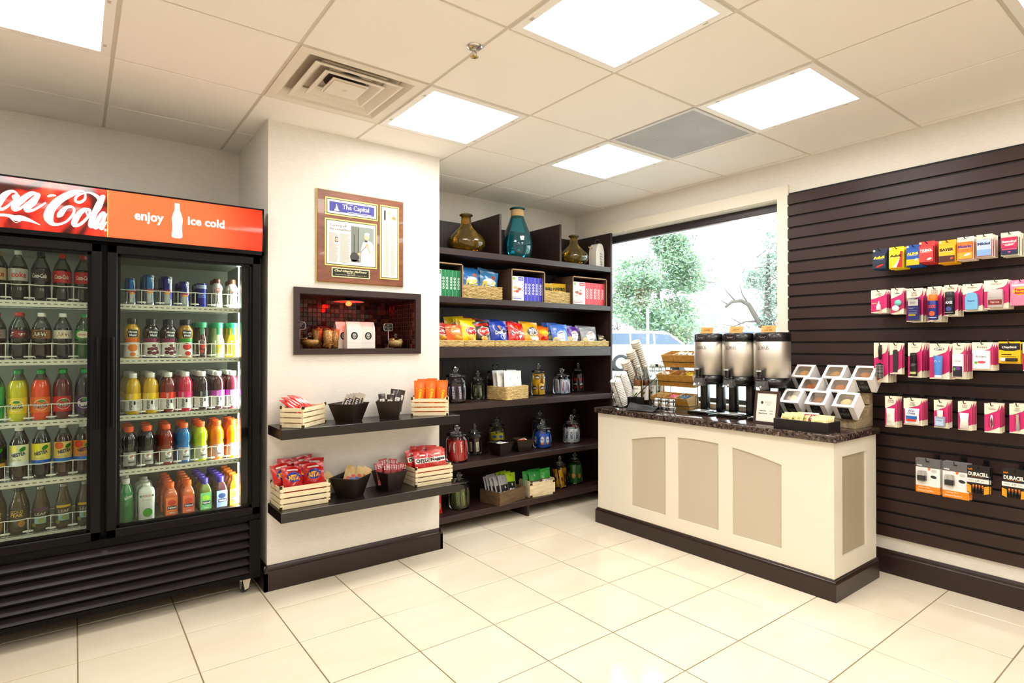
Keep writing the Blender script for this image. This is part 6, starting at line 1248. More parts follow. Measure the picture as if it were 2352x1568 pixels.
# stepped wooden stand with pastry boxes
DRF = wood('#8a7a5e', '#b7a684', .7, 3, (6, 18, 18), 0, 'driftwood'); st = thing('display_stand', 'weathered stepped wooden display stand under the pastry boxes', 'stand', (0, 0, 0))
steps = [(3.495, 3.585, .925), (3.585, 3.675, .99), (3.675, 3.725, 1.06)]
for x0, x1, z in steps:
    MB().rbox(x0, x1-.0005, 1.395, 1.79, z-.012, z, DRF, .0015).build('tread', st); MB().rbox(x0, x0+.011, 1.395, 1.79, (KT if x0 == steps[0][0] else z-.065), z-.0125, DRF, .0015).build('riser', st)
for y in (1.395, 1.778):
    m = MB(); m.prism([(3.506, KT+.0005), (3.724, KT+.0005), (3.724, 1.047), (3.687, 1.047), (3.687, .977), (3.597, .977), (3.597, .912), (3.506, .912)], .012, DRF, TR(0, y+.012, 0, PI/2)); m.build('end_board', st)
WBX = pm('#f1efee', .5); s_ = .1; w = .0575; th = .72
def pastry(label, Px, Py, Pz, col, kind):
    t = thing('pastry_box', label, 'box', (Px+s_*math.sin(th), Py, Pz-s_*math.cos(th)), QZ, rx=th)
    m = MB(); m.box(-w, w, -w, w, 0, .001, WBX).box(-w, w, w-.001, w, 0, s_, WBX).box(-w, w, -w, -w+.001, 0, s_, WBX).box(-w, -w+.001, -w, w, 0, s_, WBX).box(w-.001, w, -w, w, 0, s_, WBX)
    q = .041; r = .012; C = [(q-r, q-r, 0), (-q+r, q-r, 1), (-q+r, -q+r, 2), (q-r, -q+r, 3)]; inner = []
    for cx, cy, a in C:
        for k in range(4): an = a*PI/2+k*PI/6; inner.append((cx+r*math.cos(an), cy+r*math.sin(an), s_))
    outer = []
    for x, y, z in inner: k = w/max(abs(x), abs(y)); outer.append((x*k, y*k, s_))
    n = len(inner); m.add(inner+outer, [(k, (k+1) % n, n+(k+1) % n, n+k) for k in range(n)], WBX)
    for sx, sy in ((1, 1), (-1, 1), (-1, -1), (1, -1)): m.box(min(sx*w, sx*(w-.017)), max(sx*w, sx*(w-.017)), min(sy*w, sy*(w-.017)), max(sy*w, sy*(w-.017)), s_-.0012, s_-.0002, WBX)
    m.build('carton', t); MB().box(-q-.002, q+.002, -q-.002, q+.002, s_-.0022, s_-.0016, clear('#fbfaf8', .35, .05, 1.4)).build('window', t)
    m = MB(); m.rect(-.03, .03, .0, s_*.92, pm('#211f1f', .5), flat(.0006, -w)).text('MADE', 0, .04, .018, pm('#a8a6a2', .6), flat(.001, -w), w=.044).text('Market', 0, .024, .006, pm('#8a8884', .6), flat(.001, -w), w=.022).text('M', 0, .07, .016, pm('#8a8884', .6), flat(.001, -w), w=.012); m.rect(-.02, .02, .055, .0555, pm('#8a8884', .6), flat(.001, -w)); m.build('label', t)
    c = thing('pastry', kind, 'pastry', t.matrix_basis @ Vector((0, -.006, .03)), QZ, rx=th); rg = random.Random(len(label)); m = MB()
    m.lathe([(0, 0), (.034, 0), (.041, .012), (.04, .03), (.03, .05), (.015, .06), (0, .062)], pm(col, .6, var=.25, vs=60, bump=.8, bs=70), 20); m.build('dough', c)
    m = MB(); 
    for k in range(14): a = rg.uniform(0, 6.28); rr = rg.uniform(0, .026); m.lathe([(0, -.004), (.006, 0), (0, .004)], pm(('#efe0b8', '#7a4a24', '#d8a85a')[k % 3], .6), 6, TR(rr*math.cos(a), rr*math.sin(a), .058-rr*.7, rg.uniform(0, 3), rg.uniform(0, 3)))
    m.build('crumb_topping', c)['kind'] = 'stuff'
for a in (('white pastry box with pale iced bun, lowest row beside the price frame', 3.45, 1.735, 1.035, '#efe4d0', 'pale iced bun inside a lowest row box'), ('white pastry box with brown swirl bun, in the middle of the lowest row', 3.45, 1.583, 1.035, '#a8704a', 'brown swirl bun inside a lowest row box'), ('white pastry box with cream bun, lowest row at the counter end', 3.45, 1.43, 1.035, '#efdfae', 'cream coloured bun at the counter end'),
          ('white pastry box with crumbed pastry, middle row beside the servers', 3.54, 1.668, 1.106, '#b8703c', 'crumbed brown pastry in the middle row'), ('white pastry box with orange brown pastry, middle row', 3.54, 1.5, 1.11, '#c07a42', 'orange brown pastry in the middle row'),
          ('white pastry box with golden pastry, top row beside the servers', 3.63, 1.752, 1.18, '#d8a04a', 'golden pastry in the top row'), ('white pastry box with twin pastries, in the middle of the top row', 3.63, 1.567, 1.182, '#c89a62', 'tan pastry in the top row'), ('white pastry box with flaky nut pastry, top row by the hanging brush', 3.63, 1.404, 1.182, '#b8824e', 'flaky nut pastry in the top row')): pastry(*a)
# ------------------------------------------------------------------ goods hanging on the slatted wall
PINK, CRM = '#cf2f78', '#efe7d4'; FXX = 3.66; SF = XR-.02
def peg(y, z, what):
    t = thing('peg_hook', 'black metal peg hook carrying the '+what, 'hook', (SF, y, z), QZ); L = SF-FXX+.012
    MB().box(-.012, .012, -.004, 0, -.014, .022, BLK).build('back_plate', t); MB().tube([(0, -.002, 0), (0, -L, -.001), (0, -L-.008, .002), (0, -L-.014, .01), (0, -L-.016, .018)], .0024, BLK, 6).build('arm', t)
def cardmesh(w, h, c1=PINK, c2=CRM):
    m = MB(); m.box(-w/2, w/2, 0, .0012, 0, h, pm(c2, .5)); f = flat(.0004); N = 10
    top = [(-w/2+w*k/N, h*(.60+.06*k/N+.10*(.5-.5*math.cos(PI*k/N)))) for k in range(N)]+[(w*.44, h*.82), (w*.47, h*.93), (w/2, h)]
    bot = [(-w/2+w*k/N, h*(.03+.19*(k/N)**1.6)) for k in range(N+1)]
    # two quads strips so that the outline stays curved
    vs = []; 
    for k in range(N+1):
        x = -w/2+w*k/N; zt_ = h*(.60+.06*k/N+.10*(.5-.5*math.cos(PI*k/N))) if k < N-1 else h*(.80 if k == N-1 else .97)
        vs += [f(x, bot[k][1]), f(x, zt_)]
    m.add(vs, [(2*k, 2*k+2, 2*k+3, 2*k+1) for k in range(N)], pm(c1, .45))
    g = flat(.0007); e = pm('#4a1a30', .5)
    for k in range(N-1): m.poly([(vs[2*k+1].x, vs[2*k+1].z), (vs[2*k+3].x, vs[2*k+3].z), (vs[2*k+3].x, vs[2*k+3].z+h*.008), (vs[2*k+1].x, vs[2*k+1].z+h*.008)], e, g)
    m.rect(-.006, .006, h*.925, h*.945, pm('#5a4a44', .6), g); return m
def hang(name, label, cat, yc, w, z0, h, n, s, fn, card=True, what=None, c1=PINK, jit=.004):
    t = thing(name, label, cat, (FXX, yc, z0), QZ, group=label)
    if card is True: cardmesh(w, h, c1).build('backing_card', t)
    fn(t, w, h)
    for k in range(1, n): dup(t, (FXX+k*s, yc-random.uniform(0, jit), z0-random.uniform(0, .003)), QZ+random.uniform(-.03, .03))
    peg(yc, z0+h*.937, what or label.split(' with ')[0].split(' hanging')[0])
def P(fn): return fn
def txt(m, s, x, z, hh, c, y=0, w=None, e=.0012, **k): m.text(s, x, z, hh, pm(c, .45), flat(e, y), w=w, **k)
# --- row 1: medicine packs (a flat box on a card)
def med(bg, low, tx, tc, extra=None, dark=None, head=None):
    def fn(t, w, h):
        MB().rbox(-w/2, w/2, 0, .0014, 0, h, pm(head or bg, .4), .0005).build('backing_card', t)
        b = MB().rbox(-w*.46, w*.46, -.012, 0, h*.04, h*.78, pm(dark or bg, .35), .002); b.build('blister', t)
        m = MB(); f = flat(.0006, -.012); m.rect(-w*.45, w*.45, h*.05, h*.77, pm(bg, .4), f); m.rect(-w*.45, w*.45, h*.05, h*.05+h*.72*.38, pm(low, .4), flat(.0009, -.012)); txt(m, tx, 0, h*.58, h*.12, tc, -.012, w*.78, .0014, bold=.05)
        m.rect(-w*.36, w*.3, h*.485, h*.5, pm('#d8d4cc', .5), flat(.0013, -.012)); m.oval(-w*.4, h*.93, w*.08, w*.08, pm('#efe3c0', .5), flat(.0005), 12, 1); m.rect(-.008, .008, h*.9, h*.915, PRINTK, flat(.0006))
        if extra: extra(m, w, h)
        m.build('print', t)
    return fn
pill = lambda c, x=.1, z=.2, rx=.2: (lambda m, w, h: m.oval(w*x, h*z, w*rx, h*.045, pm(c, .35), flat(.0016, -.012), 14, 1, rot=.35))
def two(c): return lambda m, w, h: (m.poly([(w*.05, h*.05), (w*.45, h*.05), (w*.45, h*.77), (w*.3, h*.77), (w*.26, h*.4)], pm(c, .4), flat(.0011, -.012)), m.poly([(-w*.2, h*.05), (w*.05, h*.05), (w*.27, h*.42), (w*.24, h*.44)], PRINTW, flat(.0012, -.012)))
for (nm, y, w, z0, h, fn) in (('navy pain relief pack with yellow lettering', 1.331, .072, 1.772, .118, med('#2a3c5c', '#22304a', 'Advil', '#f0e31e', pill('#c8321e', .05, .17, .3))), ('yellow and red pain relief pack', 1.247, .073, 1.769, .122, med('#f0d81e', '#e8cc1e', 'Advil', '#3a1410', two('#c0221c'))),
        ('blue and yellow pain relief pack', 1.165, .068, 1.773, .118, med('#2560b0', '#efbc1e', 'ALEVE', '#f4d61e', pill('#e8ecf2', .25, .3, .12))), ('coral red pain relief pack', 1.103, .073, 1.783, .118, med('#dc4a48', '#c8463f', 'TYLENOL', '#f6efe8', pill('#f2ece6', .2, .18, .16), '#7a1a18')),
        ('yellow and brown aspirin pack', 1.011, .077, 1.772, .122, med('#efbb1e', '#5a2c20', 'BAYER', '#2a1a10', pill('#c8642a', .28, .2, .1))), ('white and orange pain relief pack', .934, .07, 1.78, .12, med('#f08028', '#f2a83c', 'Motrin', '#2a3a9a', pill('#f4efe6', .15, .22, .2), '#e8702a', '#efe9dc')),
        ('cream and red pack with pale blue window', .856, .065, 1.786, .115, med('#b9cbe4', '#8fb0dc', 'Midol', '#3a4a7a', None, '#c8463c', '#efe7d6')), ('pink and navy allergy pack with green edge', .757, .069, 1.781, .116, med('#d8265e', '#2c2c5a', 'Benadryl', '#f4f0f4', lambda m, w, h: (txt(m, 'ALLERGY', 0, h*.45, h*.06, '#f4eef2', -.012, w*.5, .0018, bold=.04), m.rect(-w*.4, w*.42, h*.24, h*.3, pm('#e8557a', .4), flat(.0014, -.012)), m.oval(0, h*.15, w*.09, h*.03, pm('#e86a9a', .4), flat(.0016, -.012), 12, 1)), '#1f6a3a', '#efe8d8'))):
    hang('medicine_pack', nm+' on the top row of hooks', 'medicine', y, w, z0, h, 5, .02, fn, None, nm)
# --- row 2
def drops(t, w, h):
    MB().lathe([(0, .0), (.012, 0), (.013, .004), (.0125, .022), (.008, .032), (.004, .038), (.003, .05), (0, .051)], pm('#e9cfd8', .3), 14, TR(.004, -.012, h*.12)).build('dropper_bottle', t); m = MB(); txt(m, 'CLEAR', 0, h*.84, .009, '#8a8478', w=w*.4); txt(m, 'EYES', 0, h*.77, .009, '#8a8478', w=w*.34); m.rect(-w*.45, -w*.1, h*.4, h*.45, pm('#efb08a', .5), flat(.0009)); m.build('print', t)
def lens(t, w, h):
    MB().lathe([(0, 0), (.016, 0), (.017, .004), (.016, .012), (0, .013)], pm('#7fd0c0', .35), 20, TR(.006, -.001, h*.43, PI/2)).build('lens_cap', t); MB().lathe([(0, 0), (.016, 0), (.017, .004), (.016, .012), (0, .013)], pm('#f0f0ee', .35), 20, TR(-.006, -.001, h*.22, PI/2)).build('lens_cap', t); m = MB(); m.oval(0, h*.8, w*.2, h*.03, pm('#8a8a84', .5), flat(.0009), 14, 1); m.build('print', t)
def bluebox(t, w, h):
    MB().rbox(-w*.3, w*.32, -.03, -.001, h*.05, h*.66, pm('#26389a', .35), .001).build('carton', t); m = MB(); f = flat(.0006, -.03); m.rect(-w*.29, w*.31, h*.47, h*.655, PRINTW, f); txt(m, 'ENO', 0, h*.56, .012, '#7a86b0', -.03, w*.3); txt(m, 'Relief', -w*.1, h*.4, .008, '#eceaf4', -.03, w*.28)
    for z in (.32, .27, .24): m.rect(-w*.25, w*.25, h*z, h*(z+.012), pm('#a8b2dc', .5), f)
    m.rect(-w*.26, w*.16, h*.17, h*.22, pm('#e8c81e', .5), f); txt(m, 'ENO', -.002, h*.86, .012, '#8a8478', w=w*.3); txt(m, 'RELIEF', -.002, h*.79, .01, '#8a8478', w=w*.36); m.build('print', t)
    MB().rbox(-w*.36, w*.38, -.034, -.001, h*.02, h*.71, clear('#ffffff', .8, .04, 1.45), .003).build('blister', t)
def spray(c, cc, capc, tx, txc, hd_, z1=.72, rr=.022):
    def fn(t, w, h):
        r = min(rr, w*.36); H = h*z1; MB().lathe([(0, 0), (r*.94, 0), (r, .003), (r, H*.72), (r*.9, H*.76)], pm(c, .3, metal=.2), 20, TR(0, -r-.001, h*.05)).build('canister', t); MB().lathe([(r*.92, H*.74), (r*.95, H*.76), (r*.95, H*.97), (r*.8, H), (0, H)], pm(capc, .35), 20, TR(0, -r-.001, h*.05)).build('cap', t)
        m = MB(); T = TR(0, -r-.001, h*.05); m.text(tx, 0, H*.52, H*.12, pm(txc, .4), cyl(r, .001), T=T, bold=.04, w=r*1.5); m.oval(0, H*.24, r*.6, H*.1, pm(cc, .4), cyl(r, .0008), 16, 3, T=T); m.rect(-r, r, H*.08, H*.1, pm('#dcdce4', .4), cyl(r, .0008), 8, 1, T=T)
        for k, s in enumerate(hd_): txt(m, s, 0, h*(.88-.06*k), h*.045, '#5a4a44', w=w*.5)
        m.build('print', t)
    return fn
def stick(c, tx, hd_, cap=None, mid=None):
    def fn(t, w, h):
        W, H, D = w*.30, h*.62, .013; o = [(-W, 0), (W, 0), (W*1.05, H*.3), (W*1.02, H*.7), (W*.8, H*.93), (W*.4, H), (-W*.4, H), (-W*.8, H*.93), (-W*1.02, H*.7), (-W*1.05, H*.3)]
        MB().prism(o, .022, pm(c, .3), TR(0, -.001, h*.05, PI/2)).build('stick', t); m = MB()
        if cap: m.prism([(x*1.03, z) for x, z in o if z > H*.4]+[(-W*1.05, H*.42), (W*1.05, H*.42)][::1], .024, clear('#f2f2f2', .9, .05, 1.45, .5, '#cfcbc8'), TR(0, -.0005, h*.05, PI/2)) if False else MB().rbox(-W*1.04, W*1.04, -.0245, -.001, h*.05+H*.5, h*.05+H*1.0, pm(cap, .3), .006, 2).build('cap', t)
        f = flat(.0012, -.0232 if not cap else -.0235); m.text(tx, 0, h*.05+H*(.5 if not cap else .28), H*.13, pm('#1d3a6a' if not cap else '#efe6e2', .4), f, w=W*1.2)
        if mid: m.rect(-W*.95, W*.95, h*.05+H*.14, h*.05+H*.42, pm(mid, .4), flat(.0009, -.0232))
        m.rect(-W*.5, W*.5, h*.05+H*.35, h*.05+H*.365, pm('#8aa8c0', .5), f) if not cap else None
        for k, s in enumerate(hd_): txt(m, s, 0, h*(.86-.06*k), h*.06, '#5a4a44', w=w*.45)
        m.build('print', t)
    return fn
def pepto(t, w, h):
    m = MB(); fm = bagmesh(m, w, h, .02, FOIL('#ee8fae'), 5, wr=.06); m.build('wrapper', t); m = MB(); m.oval(0, h*.55, w*.36, h*.16, pm('#f2c01e', .4), fm(.001), 18, 2); m.text('Pepto', 0, h*.59, h*.13, pm('#c8284a', .4), fm(.0018), bold=.05, w=w*.5); m.text('Bismol', 0, h*.48, h*.1, pm('#c8284a', .4), fm(.0018), bold=.05, w=w*.5); m.rect(-w*.4, w*.4, h*.75, h*.82, pm('#f6d8e2', .4), fm(.001), 6, 1); m.build('print', t)
R2 = 'on the second row of hooks'
hang('eye_drops_pack', 'pink card with small eye dropper bottle '+R2, 'toiletry pack', 1.337, .079, 1.525, .131, 5, .026, drops, what='eye dropper cards')
hang('lens_case_pack', 'pink card with teal and white lens case '+R2, 'toiletry pack', 1.244, .062, 1.515, .144, 5, .014, lens, what='lens case cards')
hang('antacid_pack', 'pink card with blue and white carton '+R2, 'toiletry pack', 1.16, .078, 1.469, .183, 3, .04, bluebox, what='blue carton cards')
hang('spray_pack', 'pink card with orange capped blue spray can '+R2, 'toiletry pack', 1.069, .062, 1.466, .188, 3, .045, spray('#2f3f8a', '#e8642a', '#f0801e', 'STATIC', '#e85a2a', ['STATIC', 'GUARD']), what='orange capped spray cards')
hang('spray_pack', 'pink card with black deodorant can '+R2, 'toiletry pack', .996, .06, 1.493, .164, 3, .046, spray('#1d1f26', '#4a5a9a', '#2a2c30', 'AXE', '#dfe2ea', ['AXE']), what='black deodorant cards')
hang('deodorant_pack', 'pink card with pale blue deodorant stick '+R2, 'toiletry pack', .906, .082, 1.516, .139, 4, .028, stick('#7fb8dc', 'Degree', ['Degree']), what='pale blue deodorant cards')
hang('deodorant_pack', 'pink card with grey capped red banded deodorant '+R2, 'toiletry pack', .811, .096, 1.522, .144, 4, .03, stick('#b9aeac', 'Spice', ['Old Spice'], '#c4bfbe', '#8a3a34'), what='grey capped deodorant cards')
hang('stomach_relief_bag', 'glossy pink stomach remedy bag '+R2, 'medicine', .717, .083, 1.536, .123, 3, .024, pepto, None, 'pink remedy bags')
# --- row 3
def brush(t, w, h):
    m = MB(); m.tube([(0, -.012, h*.93), (0, -.013, h*.8), (0, -.013, h*.58)], [.007, .0095, .0075], PRINTK, 10); m.build('handle', t); MB().lathe([(0, 0), (.017, .002), (.0185, .006), (.0185, h*.34), (.012, h*.37), (.006, h*.39)], PRINTK, 18, TR(0, -.02, h*.1)).build('barrel', t)
    m = MB(); f = cyl(.0185, .0)
    for i in range(-4, 5):
        for j in range(11): p = f(i*.0062, .006+j*h*.03); q = p*1.0; m.lathe([(0, 0), (.0019, .001), (0, .0035)], PRINTW, 5, TR(p.x, p.y-.02, p.z+h*.1) @ Matrix.Rotation(i*.335, 4, 'Z') @ Matrix.Rotation(PI/2, 4, 'X'))
    m.build('bristle_tips', t)['kind'] = 'stuff'
def comb(t, w, h):
    m = MB(); m.prism([(-.011, 0), (.009, 0), (.012, h*.2), (.012, h*.66), (.006, h*.72), (-.006, h*.72), (-.012, h*.66)], .007, pm('#3a3437', .4), TR(.0, -.001, h*.07, PI/2, 0)); m.build('comb', t); m = MB(); txt(m, 'Comb', 0, h*.86, .008, '#a89a88', w=w*.3); m.build('print', t)
def dark(t, w, h):
    MB().lathe([(0, 0), (.017, 0), (.0175, .004), (.0175, h*.3), (.0165, h*.36)], pm('#2a2420', .25), 18, TR(0, -.0185, h*.05)).build('bottle', t); MB().lathe([(.0165, h*.36), (.015, h*.6), (.014, h*.66), (0, h*.665)], PRINTK, 18, TR(0, -.0185, h*.05)).build('cap', t); m = MB(); T = TR(0, -.0185, h*.05); m.rect(-.016, .016, h*.06, h*.12, pm('#c9c88a', .5), cyl(.0175, .001), 6, 1, T=T); m.text('Suave', 0, h*.3, .007, pm('#8a847c', .4), cyl(.0175, .0012), T=T, w=.02); txt(m, 'Suave', 0, h*.87, .008, '#a89a88', w=w*.5); m.build('print', t)
def crest(t, w, h):
    MB().lathe([(0, 0), (.016, 0), (.0165, .003), (.0165, .014)], pm('#e8ecf2', .3), 18, TR(0, -.02, h*.04)).build('cap', t); m = MB(); vs = []; 
    for z, a, b in ((.014, .0165, .0165), (h*.3, .019, .014), (h*.62, .021, .001)):
        for k in range(16): an = 2*PI*k/16; vs.append((a*math.cos(an), -.02+b*math.sin(an), h*.04+z))
    m.add(vs, [(j*16+k, j*16+(k+1) % 16, (j+1)*16+(k+1) % 16, (j+1)*16+k) for j in range(2) for k in range(16)], pm('#5a8fd0', .3), True).build('tube', t)
    m = MB(); txt(m, 'Crest', -.002, h*.5, .011, '#f0f2f8', -.026, .026, .001, bold=.03); m.oval(0, h*.845, w*.26, h*.045, PRINTK, flat(.0008), 16, 1).oval(0, h*.845, w*.22, h*.035, PRINTW, flat(.0011), 16, 1); txt(m, 'Crest', 0, h*.845, h*.04, '#1d1a1a', w=w*.3, e=.0016, bold=.04); m.build('print', t)
def box3(c1, c2, tx, tc, acc): 
    def fn(t, w, h):
        a, b = -w*.42, w*.40; MB().rbox(a, b, -.022, -.001, h*.06, h*.7, pm(c1, .35), .0015).build('carton', t); m = MB(); f = flat(.0007, -.022); m.rect(a+.002, b-.002, h*.07, h*.36, pm(c2, .4), f) if c2 else None
        txt(m, tx, 0, h*.5, h*.07, tc, -.022, w*.5); m.oval(w*.02, h*.3, w*.2, h*.05, pm(acc, .4), flat(.001, -.022), 14, 1).oval(-w*.25, h*.28, w*.08, h*.05, pm('#6ab84a', .4), flat(.0012, -.022), 12, 1); txt(m, tx, 0, h*.83, h*.065, '#4a4440', w=w*.5); m.build('print', t)
    return fn
def chap(t, w, h):
    MB().rbox(-w/2, w/2, 0, .0014, 0, h, pm('#efc21e', .4), .0005).build('backing_card', t); MB().lathe([(0, -.03), (.0075, -.03), (.008, -.028), (.008, .028), (.0075, .03), (0, .03)], pm('#1d1a1a', .3), 14, TR(.002, -.009, h*.17, 0, PI/2)).build('balm_stick', t); MB().lathe([(.0084, .012), (.0084, .031), (.007, .032), (0, .032)], PRINTW, 14, TR(-.001, -.009, h*.17, 0, -PI/2)).build('stick_cap', t)
    m = MB(); f = flat(.0005); m.poly([(-w*.48, h*.63), (-w*.2, h*.57), (w*.2, h*.57), (w*.48, h*.63), (w*.48, h*.92), (-w*.48, h*.92)], PRINTK, f); txt(m, 'ChapStick', 0, h*.73, h*.13, '#f2efe8', w=w*.68, shear=.15, bold=.03); m.rect(-w*.36, w*.1, h*.38, h*.42, PRINTK, f).rect(-w*.36, w*.3, h*.3, h*.32, pm('#8a6a1e', .5), f); m.build('print', t)
R3 = 'on the third row of hooks'
hang('hairbrush_pack', 'pink card with round black hairbrush '+R3, 'toiletry pack', 1.327, .073, 1.128, .226, 4, .036, brush, what='hairbrush cards')
hang('comb_pack', 'pink card with dark plastic comb '+R3, 'toiletry pack', 1.253, .06, 1.178, .174, 3, .02, comb, what='comb cards')
hang('lotion_pack', 'pink card with slim black bottle '+R3, 'toiletry pack', 1.161, .065, 1.163, .191, 4, .037, dark, what='slim black bottle cards')
hang('toothpaste_pack', 'pink card with blue toothpaste tube '+R3, 'toiletry pack', 1.049, .088, 1.16, .189, 3, .04, crest, what='toothpaste cards')
hang('tampon_pack', 'pink card with tall black and white carton '+R3, 'toiletry pack', .964, .054, 1.164, .187, 6, .024, box3('#efeeec', '#2a2430', 'U by Kotex', '#4a4440', '#7a3a9a'), what='black and white carton cards')
hang('pad_pack', 'pink card with square white packet '+R3, 'toiletry pack', .867, .084, 1.212, .143, 4, .034, box3('#f1efee', None, 'Kotex', '#4a4440', '#e8607a'), what='white packet cards')
hang('lip_balm_pack', 'yellow and black lip balm card '+R3, 'toiletry pack', .761, .084, 1.251, .107, 3, .03, chap, None, 'lip balm cards')
hang('spare_card_pack', 'pink card with white tube beside the lip balm '+R3, 'toiletry pack', .676, .07, 1.215, .139, 3, .046, spray('#e9e6e2', '#c8c4c0', '#efece8', 'Soft', '#7a746c', ['Soft']), what='white tube cards')
# --- row 4
def pad(t, w, h):
    m = MB(); fm = bagmesh(m, w*.7, h*.56, .016, pm('#ecebe4', .4), 7, wr=.1); m.V = [(x, y-.009, z+h*.06) for x, y, z in m.V]; m.build('bandage_packet', t); m = MB(); txt(m, 'Adhesive', 0, h*.87, .0085, '#6a5e54', w=w*.5); txt(m, 'Bandages', 0, h*.81, .0085, '#6a5e54', w=w*.5); m.oval(-w*.05, h*.4, w*.12, h*.05, pm('#d8d6cc', .5), flat(.001, -.0185), 10, 1); m.build('print', t)
def wet(t, w, h):
    m = MB(); fm = bagmesh(m, w*.78, h*.58, .018, pm('#eceef2', .35), 8, wr=.1); m.V = [(x, y-.01, z+h*.06) for x, y, z in m.V]; m.build('wipes_packet', t); m = MB(); g = flat(.0012, -.0205); m.rect(-w*.3, w*.3, h*.24, h*.36, pm('#2a70b8', .4), g).rect(-w*.28, w*.26, h*.16, h*.24, pm('#d8382a', .4), g); txt(m, 'Wet', 0, h*.55, h*.09, '#1d2a7a', -.0205, w*.36, .002, bold=.02, shear=.15); txt(m, 'Ones', 0, h*.46, h*.08, '#1d2a7a', -.0205, w*.42, .002, bold=.02, shear=.15); txt(m, 'WET', 0, h*.83, h*.06, '#2a2420', w=w*.26); txt(m, 'ONES', 0, h*.76, h*.06, '#2a2420', w=w*.32); m.build('print', t)
def puri(t, w, h):
    MB().rbox(-w*.38, w*.38, -.022, -.001, h*.05, h*.42, clear('#d5e2f0', .8, .05, 1.45, .5, '#c6d4e8'), .005, 2).build('bottle', t); MB().lathe([(.011, h*.4), (.013, h*.42), (.013, h*.63), (.01, h*.64), (0, h*.64)], pm('#f0ecea', .35), 16, TR(0, -.0125, 0)).build('cap', t); m = MB(); m.rect(-w*.28, w*.28, h*.1, h*.34, pm('#b9cfe8', .4), flat(.0006, -.022)); txt(m, 'PURELL', 0, h*.28, h*.05, '#3a4a8a', -.022, w*.42); txt(m, 'PURELL', 0, h*.79, h*.055, '#2a2624', w=w*.55, bold=.03, shear=.2); m.build('print', t)
def swab(t, w, h):
    W = pm('#f1efec', .6); bx = MB()
    for k in range(14): x = (-.5+(k+.5)/14)*w*.56; z0, z1 = h*.07, h*.6; bx.tube([(x*1.12, -.012, z0), (x, -.011, (z0+z1)/2), (x*1.15, -.012, z1)], [.0024, .0012, .0024], W, 6).tube([(x*1.05, -.006, z0), (x*.9, -.006, (z0+z1)/2), (x*1.05, -.006, z1)], [.0024, .0012, .0024], W, 6)
    bx.build('cotton_swabs', t)['kind'] = 'stuff'; m = MB(); txt(m, 'Cotton', 0, h*.86, .008, '#8a7a6a', w=w*.42); txt(m, 'Swabs', 0, h*.8, .008, '#8a7a6a', w=w*.4); m.build('print', t)
def twz(t, w, h):
    m = MB()
    for s in (-1, 1): m.tube([(s*.001, -.005, h*.62), (s*.0045, -.005, h*.4), (s*.004, -.005, h*.25), (s*.0008, -.005, h*.12)], [.0028, .0032, .0026, .001], CHROME, 6)
    m.build('tweezers', t); m = MB(); txt(m, 'Tweezer', 0, h*.82, .009, '#8a7a6a', w=w*.5); m.build('print', t)
def clip(t, w, h): MB().prism([(-.006, 0), (.006, 0), (.007, h*.1), (.005, h*.48), (.0035, h*.56), (-.0035, h*.56), (-.005, h*.48), (-.007, h*.1)], .006, CHROME, TR(.002, -.001, h*.1, PI/2)).build('clipper_body', t); MB().prism([(-.004, h*.24), (.004, h*.24), (.0055, h*.56), (-.0055, h*.56)], .003, pm('#e4e4e4', .15, metal=1), TR(.002, -.008, h*.1, PI/2+.05)).build('lever', t); m = MB(); txt(m, 'Nail', 0, h*.84, .009, '#6a5e54', w=w*.25); txt(m, 'Clipper', 0, h*.77, .009, '#6a5e54', w=w*.45); m.build('print', t)
R4 = 'on the fourth row of hooks'
for nm, lb, y, w, z0, h, n, s, fn in (('bandage_pack', 'pink card with white bandage packet', 1.277, .06, .879, .173, 5, .016, pad), ('wipes_pack', 'pink card with blue and red wipes packet', 1.172, .087, .901, .146, 5, .02, wet), ('sanitizer_pack', 'pink card with clear sanitizer bottle', 1.044, .061, .901, .147, 4, .024, puri),
        ('swab_pack', 'pink card with bundle of cotton swabs', .94, .058, .901, .148, 5, .02, swab), ('tweezer_pack', 'pink card with silver tweezers', .83, .06, .901, .146, 5, .02, twz), ('clipper_pack', 'pink card with chrome nail clipper', .732, .061, .909, .144, 5, .02, clip)):
    hang(nm, lb+' '+R4, 'toiletry pack', y, w, z0, h, n, s, fn, what=lb.split(' with ')[1]+' cards')
